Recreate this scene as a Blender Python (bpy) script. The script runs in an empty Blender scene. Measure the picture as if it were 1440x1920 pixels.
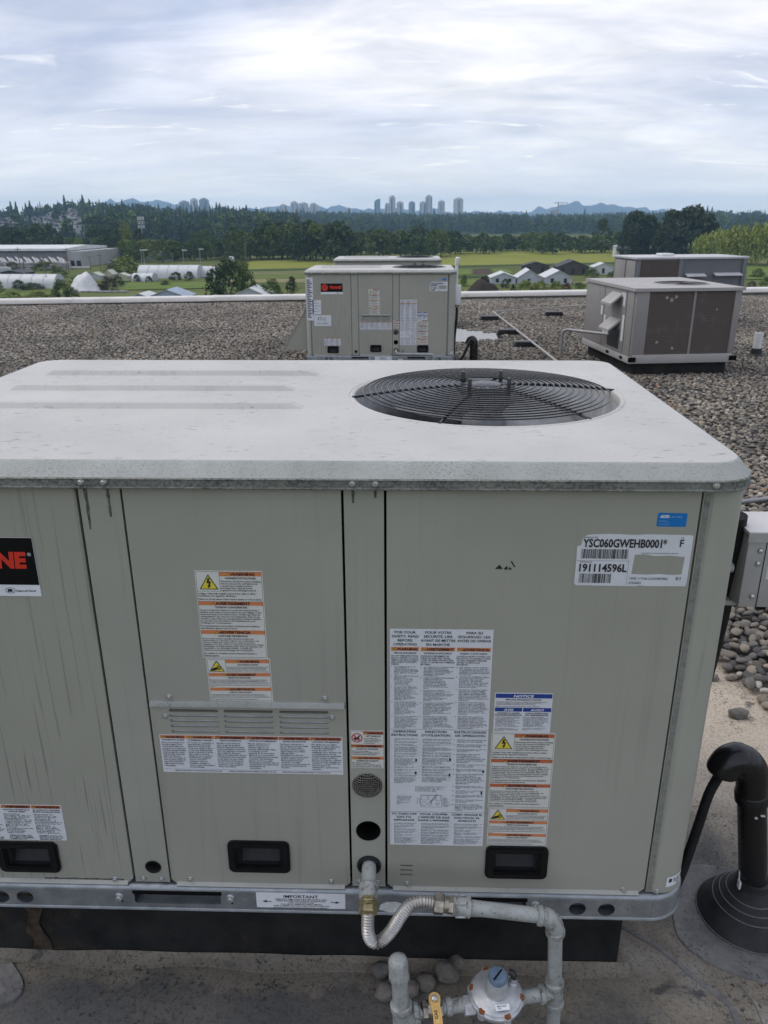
import bpy, bmesh, math, random
import numpy as np
from mathutils import Vector, Matrix, Euler
from mathutils.geometry import tessellate_polygon

# ------------------------------------------------------------------ camera, sky, sun, exposure
SC = bpy.context.scene
COL = SC.collection
PI = math.pi
R = math.radians
CAM = Vector((0.0230, -1.32914, 1.44411))
yaw, pitch, roll = -0.030616, 0.358034, -0.003925
fwd = Vector((math.sin(yaw)*math.cos(pitch), math.cos(yaw)*math.cos(pitch), -math.sin(pitch)))
rgt = Vector((math.cos(yaw), -math.sin(yaw), 0))
upv = rgt.cross(fwd)
r2 = rgt*math.cos(roll) + upv*math.sin(roll)
u2 = upv*math.cos(roll) - rgt*math.sin(roll)
cd = bpy.data.cameras.new('camera')
cam = bpy.data.objects.new('camera', cd)
COL.objects.link(cam)
mw = Matrix((r2, u2, -fwd)).transposed().to_4x4()
mw.translation = CAM
cam.matrix_world = mw
cd.sensor_fit = 'HORIZONTAL'
cd.sensor_width = 36.0
cd.lens = 1465.28/1440*36
cd.clip_start = 0.05
cd.clip_end = 20000
cd.dof.use_dof = True
cd.dof.focus_distance = 1.62
cd.dof.aperture_fstop = 20.0
SC.camera = cam

SUN_EL, SUN_AZ = R(56), R(-78)            # elevation, azimuth from +Y towards +X
W = bpy.data.worlds.new('World')
SC.world = W
W.use_nodes = True
wn, wl = W.node_tree.nodes, W.node_tree.links
wn.clear()
def wnode(t, **k):
    n = wn.new(t)
    for a, b in k.items(): setattr(n, a, b)
    return n
wout = wnode('ShaderNodeOutputWorld')
bg = wnode('ShaderNodeBackground')
bg.inputs['Strength'].default_value = 0.10
sky = wnode('ShaderNodeTexSky', sky_type='NISHITA', sun_disc=False, sun_elevation=SUN_EL, sun_rotation=SUN_AZ)
sky.air_density, sky.dust_density, sky.ozone_density = 1.0, 2.0, 1.0
tc = wnode('ShaderNodeTexCoord')
sx = wnode('ShaderNodeSeparateXYZ')
wl.new(tc.outputs['Generated'], sx.inputs[0])
def wmath(op, a, b=None, clamp=False):
    n = wnode('ShaderNodeMath', operation=op, use_clamp=clamp)
    for i, v in enumerate((a, b)):
        if v is None: continue
        if isinstance(v, (int, float)): n.inputs[i].default_value = v
        else: wl.new(v, n.inputs[i])
    return n.outputs[0]
zz = wmath('ADD', wmath('MAXIMUM', sx.outputs['Z'], 0.0), 0.16)
px = wmath('DIVIDE', sx.outputs['X'], zz)
py = wmath('DIVIDE', sx.outputs['Y'], zz)
cx = wnode('ShaderNodeCombineXYZ')
wl.new(px, cx.inputs[0]); wl.new(py, cx.inputs[1])
def wnoise(scale, loc, detail=6, rough=0.55, sxy=(1, 1), dist=0.0, rot=0.0):
    m = wnode('ShaderNodeMapping')
    m.inputs['Location'].default_value = loc
    m.inputs['Scale'].default_value = (sxy[0], sxy[1], 1)
    m.inputs['Rotation'].default_value = (0, 0, rot)
    wl.new(cx.outputs[0], m.inputs[0])
    n = wnode('ShaderNodeTexNoise')
    n.inputs['Scale'].default_value = scale
    n.inputs['Detail'].default_value = detail
    n.inputs['Roughness'].default_value = rough
    n.inputs['Distortion'].default_value = dist
    wl.new(m.outputs[0], n.inputs['Vector'])
    return n.outputs['Fac']
def wramp(fac, stops):
    r = wnode('ShaderNodeValToRGB')
    e = r.color_ramp.elements
    while len(e) < len(stops): e.new(0.5)
    for el, (p, c) in zip(e, stops):
        el.position = p
        el.color = (c, c, c, 1) if isinstance(c, (int, float)) else (*c, 1)
    wl.new(fac, r.inputs[0])
    return r.outputs[0]
def wmix(fac, a, b, blend='MIX'):
    n = wnode('ShaderNodeMix', data_type='RGBA', blend_type=blend)
    n.clamp_factor = True
    for i, v in ((0, fac), (6, a), (7, b)):
        if isinstance(v, (int, float)): n.inputs[i].default_value = v
        elif isinstance(v, tuple): n.inputs[i].default_value = (*v, 1)
        else: wl.new(v, n.inputs[i])
    return n.outputs[2]
# overcast deck: broad grey-lavender undersides, brighter white breaks, a little blue showing low down
n1 = wnoise(0.62, (3.1, 1.7, 0), 6, 0.55, (0.75, 1.2), 0.7, 0.3)
n2 = wnoise(1.9, (7.0, 2.4, 0), 6, 0.56, (0.7, 1.3), 0.8, 0.4)
n3 = wnoise(1.2, (1.2, 9.6, 0), 6, 0.55, (0.75, 1.4), 0.5, -0.1)
base = wramp(n1, [(0.38, (5.4, 6.1, 8.0)), (0.48, (6.9, 7.4, 8.9)), (0.57, (8.5, 8.7, 9.7)), (0.70, (10.6, 10.5, 10.7))])
soft = wramp(n2, [(0.36, (0.84, 0.865, 0.91)), (0.50, (1.0, 1.0, 1.0)), (0.64, (1.14, 1.13, 1.11))])
base = wmix(1.0, base, soft, 'MULTIPLY')
gap = wramp(n3, [(0.50, 0.0), (0.70, 0.30)])
base = wmix(gap, base, sky.outputs[0])
n4 = wnoise(3.4, (2.3, 5.1, 0), 6, 0.6, (0.6, 1.5), 0.6, 0.1)
band = wramp(sx.outputs['Z'], [(0.03, 0.0), (0.07, 1.0), (0.14, 0.8), (0.20, 0.0)])
base = wmix(wmath('MULTIPLY', wramp(n4, [(0.60, 0.0), (0.70, 0.9)]), band), base, (12.0, 11.9, 11.6))
hor = wramp(sx.outputs['Z'], [(0.0, 1.0), (0.16, 0.0)])
hz = wnode('ShaderNodeMath', operation='MULTIPLY'); wl.new(hor, hz.inputs[0]); hz.inputs[1].default_value = 0.72
base = wmix(hz.outputs[0], base, (11.5, 11.6, 11.4))
wl.new(base, bg.inputs['Color'])
wl.new(bg.outputs[0], wout.inputs['Surface'])

sl = bpy.data.lights.new('sun', 'SUN')
sl.energy = 1.5
sl.angle = R(38)
sl.color = (1.0, 0.94, 0.86)
sun = bpy.data.objects.new('sun', sl)
COL.objects.link(sun)
sdir = Vector((math.sin(SUN_AZ)*math.cos(SUN_EL), math.cos(SUN_AZ)*math.cos(SUN_EL), math.sin(SUN_EL)))
sun.rotation_euler = sdir.to_track_quat('Z', 'Y').to_euler()
vs = SC.view_settings
vs.view_transform = 'Standard'
vs.look = 'None'
vs.exposure = 0.06
vs.gamma = 1.0
vs.use_curve_mapping = False
cy = SC.cycles
cy.max_bounces = 6
cy.diffuse_bounces = 3
cy.glossy_bounces = 3
cy.transmission_bounces = 3
cy.transparent_max_bounces = 6
cy.volume_bounces = 1
cy.use_denoising = True
cy.caustics_reflective = False
cy.caustics_refractive = False

# ------------------------------------------------------------------ materials
MATS = {}
class NT:
    """a small wrapper that builds one Principled material from procedural nodes"""
    def __init__(s, name, rough=0.5, metal=0.0, spec=0.5):
        s.m = bpy.data.materials.new(name)
        s.m.use_nodes = True
        s.n, s.l = s.m.node_tree.nodes, s.m.node_tree.links
        s.b = s.n['Principled BSDF']
        s.b.inputs['Roughness'].default_value = rough
        s.b.inputs['Metallic'].default_value = metal
        s.b.inputs['Specular IOR Level'].default_value = spec
        s.tc = s.n.new('ShaderNodeTexCoord')
        MATS[name] = s.m
    def put(s, sock, v):
        if isinstance(v, (int, float)): sock.default_value = v
        elif isinstance(v, tuple): sock.default_value = (*v, 1) if len(v) == 3 and sock.type == 'RGBA' else v
        else: s.l.new(v, sock)
    def noise(s, scale, detail=4, rough=0.55, sc=(1, 1, 1), loc=(0, 0, 0), dist=0, coord='Object'):
        mp = s.n.new('ShaderNodeMapping')
        mp.inputs['Scale'].default_value = sc
        mp.inputs['Location'].default_value = loc
        s.l.new(s.tc.outputs[coord], mp.inputs[0])
        n = s.n.new('ShaderNodeTexNoise')
        n.inputs['Scale'].default_value = scale
        n.inputs['Detail'].default_value = detail
        n.inputs['Roughness'].default_value = rough
        n.inputs['Distortion'].default_value = dist
        s.l.new(mp.outputs[0], n.inputs['Vector'])
        return n.outputs['Fac']
    def voro(s, scale, feature='DISTANCE_TO_EDGE', sc=(1, 1, 1), rnd=1.0, vec=None):
        mp = s.n.new('ShaderNodeMapping')
        mp.inputs['Scale'].default_value = sc
        s.l.new(vec or s.tc.outputs['Object'], mp.inputs[0])
        n = s.n.new('ShaderNodeTexVoronoi')
        n.feature = feature
        n.inputs['Scale'].default_value = scale
        n.inputs['Randomness'].default_value = rnd
        s.l.new(mp.outputs[0], n.inputs['Vector'])
        return n.outputs['Distance']
    def ramp(s, fac, stops, interp='LINEAR'):
        r = s.n.new('ShaderNodeValToRGB')
        r.color_ramp.interpolation = interp
        e = r.color_ramp.elements
        while len(e) < len(stops): e.new(0.5)
        for el, (p, c) in zip(e, stops):
            el.position = p
            el.color = (c, c, c, 1) if isinstance(c, (int, float)) else (*c, 1)
        s.l.new(fac, r.inputs[0])
        return r.outputs[0]
    def mix(s, fac, a, b, blend='MIX'):
        n = s.n.new('ShaderNodeMix')
        n.data_type = 'RGBA'
        n.blend_type = blend
        s.put(n.inputs[0], fac); s.put(n.inputs[6], a); s.put(n.inputs[7], b)
        return n.outputs[2]
    def math(s, op, a, b=0.0, clamp=False):
        n = s.n.new('ShaderNodeMath')
        n.operation = op
        n.use_clamp = clamp
        s.put(n.inputs[0], a); s.put(n.inputs[1], b)
        return n.outputs[0]
    def xyz(s, coord='Object'):
        n = s.n.new('ShaderNodeSeparateXYZ')
        s.l.new(s.tc.outputs[coord], n.inputs[0])
        return n.outputs
    def rnd(s):
        return s.n.new('ShaderNodeObjectInfo').outputs['Random']
    def bump(s, h, strength=0.3, dist=0.01):
        n = s.n.new('ShaderNodeBump')
        n.inputs['Strength'].default_value = strength
        n.inputs['Distance'].default_value = dist
        s.l.new(h, n.inputs['Height'])
        s.l.new(n.outputs[0], s.b.inputs['Normal'])
    def col(s, v): s.put(s.b.inputs['Base Color'], v); return s
    def rgh(s, v): s.put(s.b.inputs['Roughness'], v); return s

def simple(name, c, rough=0.5, metal=0.0, spec=0.5, var=0.15, scale=12.0, bump=0.0, bscale=150.0, bdist=0.001, rv=0.1):
    t = NT(name, rough, metal, spec)
    n = t.noise(scale, 5, 0.6)
    lo = tuple(x*(1-var) for x in c); hi = tuple(min(1, x*(1+var)) for x in c)
    t.col(t.ramp(n, [(0.32, lo), (0.68, hi)]))
    if rv: t.rgh(t.ramp(t.noise(scale*2.3, 4), [(0.3, max(0, rough-rv)), (0.7, min(1, rough+rv))]))
    if bump: t.bump(t.noise(bscale, 4, 0.6), bump, bdist)
    return t.m

def painted(name, c, streak=0.5, speck=0.5, rough=0.45, seed=0.0, drips=0.0):
    """weathered sheet-metal paint: runs of dirt down the sheet, mildew specks, patchy gloss"""
    t = NT(name, rough)
    dark = tuple(x*0.42 for x in c)
    n = t.noise(2.2, 4, 0.6, loc=(seed, 0, seed))
    colr = t.ramp(n, [(0.3, tuple(x*0.93 for x in c)), (0.7, tuple(x*1.06 for x in c))])
    st = t.noise(1.0, 5, 0.62, sc=(46, 1, 1.1), loc=(seed*3, 0, seed))
    area = t.ramp(t.noise(1.6, 3, 0.5, loc=(seed+5, 2, 1)), [(0.42, 0.0), (0.66, 1.0)])
    sm = t.math('MULTIPLY', t.ramp(st, [(0.54, 0.0), (0.72, streak)]), area)
    colr = t.mix(sm, colr, dark)
    if drips:
        dr = t.noise(1.0, 4, 0.6, sc=(150, 1, 2.0), loc=(seed*7+2, 0, 3), dist=0.35)
        dra = t.ramp(t.xyz()[2], [(0.30, 1.0), (0.95, 0.35)])
        colr = t.mix(t.math('MULTIPLY', t.ramp(dr, [(0.585, 0.0), (0.68, drips)]), dra), colr, tuple(x*0.30 for x in c))
    sp = t.noise(260, 2, 0.5)
    spa = t.ramp(t.noise(3.0, 4, 0.6, loc=(1, seed, 4)), [(0.45, 0.0), (0.7, 1.0)])
    colr = t.mix(t.math('MULTIPLY', t.ramp(sp, [(0.66, 0.0), (0.72, speck)]), spa), colr, tuple(x*0.3 for x in c))
    t.col(colr)
    t.rgh(t.ramp(t.noise(9, 4), [(0.3, rough-0.08), (0.7, rough+0.15)]))
    t.bump(t.math('ADD', t.math('MULTIPLY', t.noise(420, 3, 0.6), 0.05), t.noise(5.5, 3, 0.5, loc=(seed, 3, 1))), 0.35, 0.006)
    return t.m

PAINT = (0.340, 0.338, 0.285)
painted('panel_paint', PAINT, 0.45, 0.5, 0.42, 0.0)
painted('panel_paint_runs', (0.334, 0.333, 0.278), 0.85, 0.5, 0.45, 4.0, 0.65)
painted('panel_paint_clean', (0.338, 0.337, 0.286), 0.25, 0.35, 0.40, 9.0)
painted('post_paint', (0.350, 0.352, 0.298), 0.5, 0.7, 0.42, 2.0)
# mildew-black sheet edge
t = NT('mildew_edge', 0.8)
m_ = t.noise(110, 7, 0.8); m2_ = t.noise(14, 4, 0.6, sc=(1, 1, 3))
t.col(t.mix(t.math('MULTIPLY', t.ramp(m_, [(0.36, 0.9), (0.64, 0.1)]), t.ramp(m2_, [(0.30, 0.25), (0.65, 0.9)])), (0.26, 0.27, 0.24), (0.07, 0.07, 0.06)))
t.bump(m_, 0.15, 0.0008)
# chalky lid top
t = NT('lid_chalk', 0.62)
n_ = t.noise(3.0, 5, 0.6)
c_ = t.ramp(n_, [(0.3, (0.44, 0.432, 0.41)), (0.5, (0.485, 0.475, 0.45)), (0.72, (0.53, 0.518, 0.49))])
d1 = t.noise(30, 6, 0.75, sc=(1, 2.0, 1)); d1a = t.ramp(t.noise(6, 4, 0.65, loc=(3, 1, 0)), [(0.44, 0.0), (0.62, 1.0)])
c_ = t.mix(t.math('MULTIPLY', t.ramp(d1, [(0.57, 0.0), (0.64, 0.7)]), d1a), c_, (0.14, 0.135, 0.13))
d2 = t.noise(7, 5, 0.65, loc=(8, 3, 0), sc=(1, 1.6, 1))
c_ = t.mix(t.ramp(d2, [(0.58, 0.0), (0.80, 0.35)]), c_, (0.25, 0.245, 0.24))
d3 = t.noise(130, 3, 0.6)
c_ = t.mix(t.ramp(d3, [(0.66, 0.0), (0.71, 0.55)]), c_, (0.12, 0.12, 0.11))
t.col(c_); t.bump(t.noise(160, 4, 0.6), 0.10, 0.001)
# lid slope: greener with black specks
t = NT('lid_slope', 0.6)
c_ = t.ramp(t.noise(8, 4, 0.6), [(0.3, (0.27, 0.285, 0.265)), (0.7, (0.36, 0.372, 0.352))])
s_ = t.noise(210, 5, 0.8); a_ = t.ramp(t.noise(6, 5, 0.6, loc=(2, 2, 0)), [(0.35, 0.25), (0.7, 1.0)])
c_ = t.mix(t.math('MULTIPLY', t.ramp(s_, [(0.50, 0.0), (0.66, 0.75)]), a_), c_, (0.07, 0.07, 0.06))
t.col(c_); t.bump(s_, 0.2, 0.001)
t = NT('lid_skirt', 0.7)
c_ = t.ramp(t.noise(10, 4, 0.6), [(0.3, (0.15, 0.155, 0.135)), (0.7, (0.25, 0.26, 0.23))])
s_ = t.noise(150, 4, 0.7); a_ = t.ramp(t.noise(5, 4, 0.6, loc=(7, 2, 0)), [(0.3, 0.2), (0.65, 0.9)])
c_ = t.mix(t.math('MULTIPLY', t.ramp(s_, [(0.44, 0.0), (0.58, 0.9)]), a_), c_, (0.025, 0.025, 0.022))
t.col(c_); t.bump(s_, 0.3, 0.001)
# galvanised rail
t = NT('galvanised', 0.38, 0.7)
v_ = t.noise(26, 5, 0.65)
c_ = t.ramp(v_, [(0.3, (0.25, 0.275, 0.30)), (0.55, (0.34, 0.36, 0.38)), (0.75, (0.45, 0.465, 0.48))])
w_ = t.noise(120, 4, 0.7); wa_ = t.ramp(t.noise(9, 3, 0.5), [(0.45, 0.0), (0.7, 0.7)])
c_ = t.mix(t.math('MULTIPLY', t.ramp(w_, [(0.56, 0.0), (0.68, 0.7)]), wa_), c_, (0.42, 0.43, 0.44))
t.col(c_); t.rgh(t.ramp(t.noise(30, 4), [(0.3, 0.33), (0.7, 0.55)])); t.bump(t.noise(60, 4), 0.08, 0.001)
simple('white_oxide', (0.62, 0.63, 0.63), 0.8, 0, 0.3, 0.15, 60, 0.3, 200)
simple('screw_zinc', (0.55, 0.56, 0.56), 0.35, 0.85, 0.5, 0.25, 90)
simple('black_plastic', (0.006, 0.006, 0.0065), 0.45, 0, 0.3, 0.2, 40, 0.05, 400)
simple('handle_pocket', (0.022, 0.022, 0.025), 0.5, 0, 0.3, 0.15, 30)
simple('black_void', (0.006, 0.006, 0.006), 0.9, 0, 0.1, 0.2, 20, rv=0)
simple('gasket_black', (0.014, 0.014, 0.014), 0.7, 0, 0.3, 0.2, 40)
simple('guard_wire', (0.008, 0.008, 0.009), 0.25, 0.0, 0.6, 0.3, 60)
simple('fan_metal', (0.26, 0.265, 0.27), 0.4, 0.3, 0.5, 0.2, 25)
simple('motor_paint', (0.025, 0.025, 0.028), 0.4, 0.1, 0.5, 0.3, 40)
simple('shroud_paint', (0.60, 0.61, 0.62), 0.5, 0.2, 0.5, 0.2, 25)
simple('mesh_wire', (0.20, 0.185, 0.165), 0.5, 0.7, 0.5, 0.3, 120)
simple('label_white', (0.66, 0.68, 0.71), 0.38, 0, 0.5, 0.04, 25)
simple('label_cream', (0.64, 0.64, 0.60), 0.40, 0, 0.5, 0.05, 25)
simple('ink_black', (0.020, 0.020, 0.026), 0.45, 0, 0.4, 0.05, 25, rv=0)
simple('ink_orange', (0.62, 0.215, 0.085), 0.42, 0, 0.5, 0.06, 25)
simple('ink_rust', (0.47, 0.13, 0.055), 0.42, 0, 0.5, 0.06, 25)
simple('ink_yellow', (0.70, 0.58, 0.06), 0.42, 0, 0.5, 0.05, 25)
simple('ink_blue', (0.015, 0.05, 0.26), 0.42, 0, 0.5, 0.05, 25)
simple('ink_red', (0.52, 0.02, 0.03), 0.42, 0, 0.5, 0.05, 25)
simple('logo_red', (0.62, 0.035, 0.02), 0.40, 0, 0.5, 0.05, 25)
simple('sky_blue_film', (0.005, 0.17, 0.50), 0.35, 0, 0.5, 0.06, 40)
simple('film_white', (0.75, 0.77, 0.8), 0.4, 0, 0.5, 0.05, 25)
simple('film_pale_blue', (0.30, 0.50, 0.72), 0.4, 0, 0.5, 0.05, 25)
simple('badge_black', (0.004, 0.004, 0.0045), 0.5, 0, 0.2, 0.05, 25)
# pipes
t = NT('pipe_paint', 0.42)
c_ = t.ramp(t.noise(14, 5, 0.6), [(0.3, (0.30, 0.32, 0.312)), (0.7, (0.385, 0.405, 0.392))])
r_ = t.noise(16, 6, 0.72, loc=(1.3, 0, 2))
c_ = t.mix(t.ramp(r_, [(0.62, 0.0), (0.66, 0.9)]), c_, (0.26, 0.105, 0.025))
c_ = t.mix(t.ramp(t.noise(24, 6, 0.7, loc=(5, 2, 1)), [(0.50, 0.0), (0.68, 0.6)]), c_, (0.16, 0.15, 0.12))
s_ = t.noise(130, 4, 0.7)
c_ = t.mix(t.ramp(s_, [(0.59, 0.0), (0.67, 0.75)]), c_, (0.07, 0.065, 0.055))
t.col(c_); t.bump(t.noise(90, 4, 0.6), 0.15, 0.001)
t = NT('fitting_paint', 0.5)
c_ = t.ramp(t.noise(22, 5, 0.6), [(0.3, (0.27, 0.285, 0.275)), (0.7, (0.36, 0.372, 0.358))])
s_ = t.noise(60, 6, 0.75)
c_ = t.mix(t.ramp(s_, [(0.50, 0.0), (0.62, 0.8)]), c_, (0.10, 0.088, 0.065))
t.col(c_); t.bump(s_, 0.25, 0.001)
simple('stainless', (0.55, 0.53, 0.50), 0.42, 0.85, 0.5, 0.12, 60)
simple('brass', (0.42, 0.36, 0.20), 0.35, 0.9, 0.5, 0.25, 60)
simple('brass_nut', (0.40, 0.36, 0.30), 0.33, 0.9, 0.5, 0.3, 60)
simple('cast_aluminium', (0.50, 0.51, 0.525), 0.45, 0.45, 0.5, 0.2, 40, 0.2, 300)
simple('rust', (0.24, 0.085, 0.03), 0.8, 0.2, 0.3, 0.4, 150, 0.3, 300)
simple('regulator_blue', (0.13, 0.19, 0.27), 0.45, 0, 0.5, 0.2, 60)
simple('valve_yellow', (0.66, 0.42, 0.13), 0.45, 0, 0.5, 0.08, 60)
simple('abs_black', (0.008, 0.008, 0.009), 0.26, 0, 0.5, 0.1, 8, 0, 200, rv=0.04)
simple('rubber_boot', (0.020, 0.020, 0.021), 0.62, 0, 0.4, 0.35, 25, 0.15, 250)
simple('boot_edge', (0.16, 0.16, 0.155), 0.6, 0, 0.4, 0.2, 60)
simple('grey_box', (0.42, 0.41, 0.40), 0.42, 0.1, 0.5, 0.08, 15)
simple('box_lid', (0.62, 0.60, 0.575), 0.4, 0, 0.5, 0.04, 15)
simple('white_plastic', (0.66, 0.66, 0.65), 0.4, 0, 0.5, 0.06, 15)
# roofing
t = NT('curb_felt', 0.85, 0, 0.25)
c_ = t.ramp(t.noise(9, 5, 0.65), [(0.35, (0.012, 0.0125, 0.013)), (0.7, (0.030, 0.030, 0.029))])
z_ = t.xyz()
lo_ = t.ramp(z_[2], [(0.0, 0.0), (1.0, 0.0)])
s_ = t.noise(5, 5, 0.65, loc=(4, 1, 0))
c_ = t.mix(t.ramp(s_, [(0.60, 0.0), (0.74, 0.7)]), c_, (0.075, 0.052, 0.034))
t.col(c_); t.bump(t.noise(220, 4, 0.7), 0.5, 0.002)
t = NT('membrane', 0.8, 0, 0.3)
p_ = t.xyz()
f_ = t.noise(150, 7, 0.72)
broad = t.noise(4.5, 6, 0.62, dist=0.4)
g_ = t.ramp(broad, [(0.30, (0.075, 0.074, 0.076)), (0.43, (0.150, 0.140, 0.122)), (0.56, (0.235, 0.205, 0.160)), (0.70, (0.33, 0.305, 0.27))])
# dried silt: a tan sheet with its own ragged edge beside the gravel, and washed along the curb
dx = t.math('SUBTRACT', p_[0], 1.10); dy = t.math('SUBTRACT', p_[1], 1.12)
d_ = t.math('SQRT', t.math('ADD', t.math('MULTIPLY', dx, dx), t.math('MULTIPLY', t.math('MULTIPLY', dy, dy), 0.62)))
d_ = t.math('ADD', d_, t.math('MULTIPLY', t.math('SUBTRACT', t.noise(5, 5, 0.6), 0.5), 0.5))
g_ = t.mix(t.ramp(d_, [(0.24, 0.92), (0.52, 0.0)]), g_, (0.53, 0.45, 0.35))
e_ = t.math('ADD', t.math('MULTIPLY', t.math('SUBTRACT', t.noise(7, 5, 0.65, loc=(2, 0, 0)), 0.5), 0.3), t.math('ABSOLUTE', t.math('SUBTRACT', p_[1], 0.06)))
g_ = t.mix(t.ramp(e_, [(0.0, 0.75), (0.10, 0.0)]), g_, (0.225, 0.195, 0.150))
fr_ = t.math('ADD', p_[1], t.math('MULTIPLY', t.math('SUBTRACT', t.noise(6, 5, 0.6, loc=(5, 1, 0)), 0.5), 0.22))
lf_ = t.math('MULTIPLY', t.ramp(fr_, [(-0.0, 0.75), (0.04, 0.0)]), t.ramp(p_[0], [(0.05, 1.0), (0.25, 0.0)]))
g_ = t.mix(lf_, g_, (0.075, 0.077, 0.081))
# alligator cracks
wq = t.n.new('ShaderNodeVectorMath'); wq.operation = 'ADD'
t.l.new(t.tc.outputs['Object'], wq.inputs[0])
nq = t.n.new('ShaderNodeTexNoise'); nq.inputs['Scale'].default_value = 22; nq.inputs['Detail'].default_value = 5
t.l.new(t.tc.outputs['Object'], nq.inputs['Vector'])
sq = t.n.new('ShaderNodeVectorMath'); sq.operation = 'SCALE'; sq.inputs['Scale'].default_value = 0.05
t.l.new(nq.outputs['Color'], sq.inputs[0]); t.l.new(sq.outputs[0], wq.inputs[1])
ck = t.voro(44, sc=(0.7, 1.5, 1), vec=wq.outputs[0])
cka = t.math('MULTIPLY', t.ramp(t.noise(16, 5, 0.7, loc=(9, 9, 0)), [(0.50, 0.0), (0.60, 1.0)]), t.math('MULTIPLY', t.ramp(fr_, [(0.0, 0.5), (0.03, 1.0), (0.075, 0.0)]), t.ramp(p_[0], [(0.2, 1.0), (0.5, 0.15), (0.9, 0.0)])))
g_ = t.mix(t.math('MULTIPLY', t.ramp(ck, [(0.01, 0.85), (0.05, 0.0)]), cka), g_, (0.012, 0.012, 0.012))
g_ = t.mix(t.ramp(f_, [(0.50, 0.0), (0.70, 0.75)]), g_, (0.030, 0.030, 0.030))
pit = t.noise(85, 4, 0.72, loc=(4, 8, 2)); pa_ = t.ramp(t.noise(3.2, 4, 0.6, loc=(3, 6, 0)), [(0.38, 0.15), (0.60, 1.0)])
g_ = t.mix(t.math('MULTIPLY', t.ramp(pit, [(0.55, 0.0), (0.64, 0.85)]), pa_), g_, (0.022, 0.022, 0.023))
bl_ = t.noise(5.5, 5, 0.62, loc=(11, 4, 0), dist=0.8)
g_ = t.mix(t.ramp(bl_, [(0.60, 0.0), (0.66, 0.75)]), g_, (0.045, 0.046, 0.050))
g_ = t.mix(t.ramp(t.noise(900, 2, 0.5, loc=(3, 3, 3)), [(0.66, 0.0), (0.76, 0.6)]), g_, (0.26, 0.25, 0.235))
t.col(g_)
hh = t.math('ADD', t.math('MULTIPLY', f_, 0.6), t.math('MULTIPLY', t.math('SUBTRACT', t.ramp(ck, [(0.0, 0.0), (0.05, 1.0)]), 1.0), cka))
t.bump(hh, 0.5, 0.004)
simple('membrane_seam', (0.20, 0.185, 0.162), 0.9, 0, 0.2, 0.55, 22, 0.5, 150, 0.003)
simple('tar', (0.03, 0.03, 0.03), 0.55, 0, 0.4, 0.4, 30, 0.3, 120, 0.003)
simple('gravel_bed', (0.075, 0.068, 0.060), 0.95, 0, 0.2, 0.4, 30, 0.6, 60, 0.02)
t = NT('pebble', 0.72, 0, 0.35)
rn = t.rnd()
st = [(0.0, (0.095, 0.090, 0.086)), (0.16, (0.215, 0.185, 0.145)), (0.30, (0.155, 0.145, 0.130)), (0.45, (0.285, 0.255, 0.210)), (0.60, (0.185, 0.175, 0.163)), (0.74, (0.33, 0.285, 0.225)), (0.86, (0.125, 0.110, 0.095)), (0.95, (0.46, 0.43, 0.38)), (0.99, (0.36, 0.22, 0.13))]
c_ = t.ramp(rn, st, 'CONSTANT')
v_ = t.ramp(t.noise(1.3, 5, 0.65), [(0.3, 0.72), (0.7, 1.25)])
c_ = t.mix(1.0, c_, v_, 'MULTIPLY')
c_ = t.mix(t.ramp(t.noise(7, 4, 0.7), [(0.58, 0.0), (0.70, 0.4)]), c_, (0.06, 0.055, 0.05))
oi_ = t.n.new('ShaderNodeObjectInfo'); nz_ = t.n.new('ShaderNodeTexNoise'); nz_.inputs['Scale'].default_value = 0.7; nz_.inputs['Detail'].default_value = 4
t.l.new(oi_.outputs['Location'], nz_.inputs['Vector'])
c_ = t.mix(1.0, c_, t.ramp(nz_.outputs['Fac'], [(0.34, (0.72, 0.71, 0.70)), (0.64, (1.18, 1.16, 1.12))]), 'MULTIPLY')
t.col(c_); t.bump(t.noise(9, 4, 0.6), 0.15, 0.05)
t = NT('stone', 0.9, 0, 0.2)
c_ = t.ramp(t.noise(38, 6, 0.68), [(0.3, (0.105, 0.10, 0.09)), (0.55, (0.19, 0.18, 0.16)), (0.75, (0.28, 0.265, 0.235))])
c_ = t.mix(0.35, c_, t.ramp(t.rnd(), [(0.0, (0.10, 0.10, 0.10)), (0.5, (0.22, 0.20, 0.17)), (1.0, (0.36, 0.29, 0.23))]))
c_ = t.mix(t.ramp(t.noise(150, 4, 0.7), [(0.56, 0.0), (0.66, 0.6)]), c_, (0.04, 0.038, 0.033))
t.col(c_); t.bump(t.noise(90, 6, 0.75), 0.8, 0.004)
t = NT('puddle_water', 0.12, 0, 0.4)
t.col((0.05, 0.048, 0.045))
simple('coping_metal', (0.66, 0.635, 0.585), 0.45, 0, 0.5, 0.1, 2.5)
simple('parapet_face', (0.20, 0.19, 0.175), 0.85, 0, 0.3, 0.2, 4)
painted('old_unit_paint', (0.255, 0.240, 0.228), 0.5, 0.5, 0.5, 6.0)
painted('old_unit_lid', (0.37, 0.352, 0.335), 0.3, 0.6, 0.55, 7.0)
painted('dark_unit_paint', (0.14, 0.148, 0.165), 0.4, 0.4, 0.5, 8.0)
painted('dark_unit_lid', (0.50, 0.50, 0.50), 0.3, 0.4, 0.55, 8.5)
t = NT('coil_fins', 0.7, 0.0, 0.3)
wv = t.n.new('ShaderNodeTexWave'); wv.bands_direction = 'Z'; wv.inputs['Scale'].default_value = 18
wv.inputs['Distortion'].default_value = 0.6
t.l.new(t.tc.outputs['Object'], wv.inputs['Vector'])
c_ = t.ramp(wv.outputs['Fac'], [(0.2, (0.075, 0.062, 0.055)), (0.8, (0.115, 0.098, 0.087))])
c_ = t.mix(t.ramp(t.noise(7, 4, 0.6), [(0.55, 0.0), (0.75, 0.5)]), c_, (0.17, 0.155, 0.145))
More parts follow.
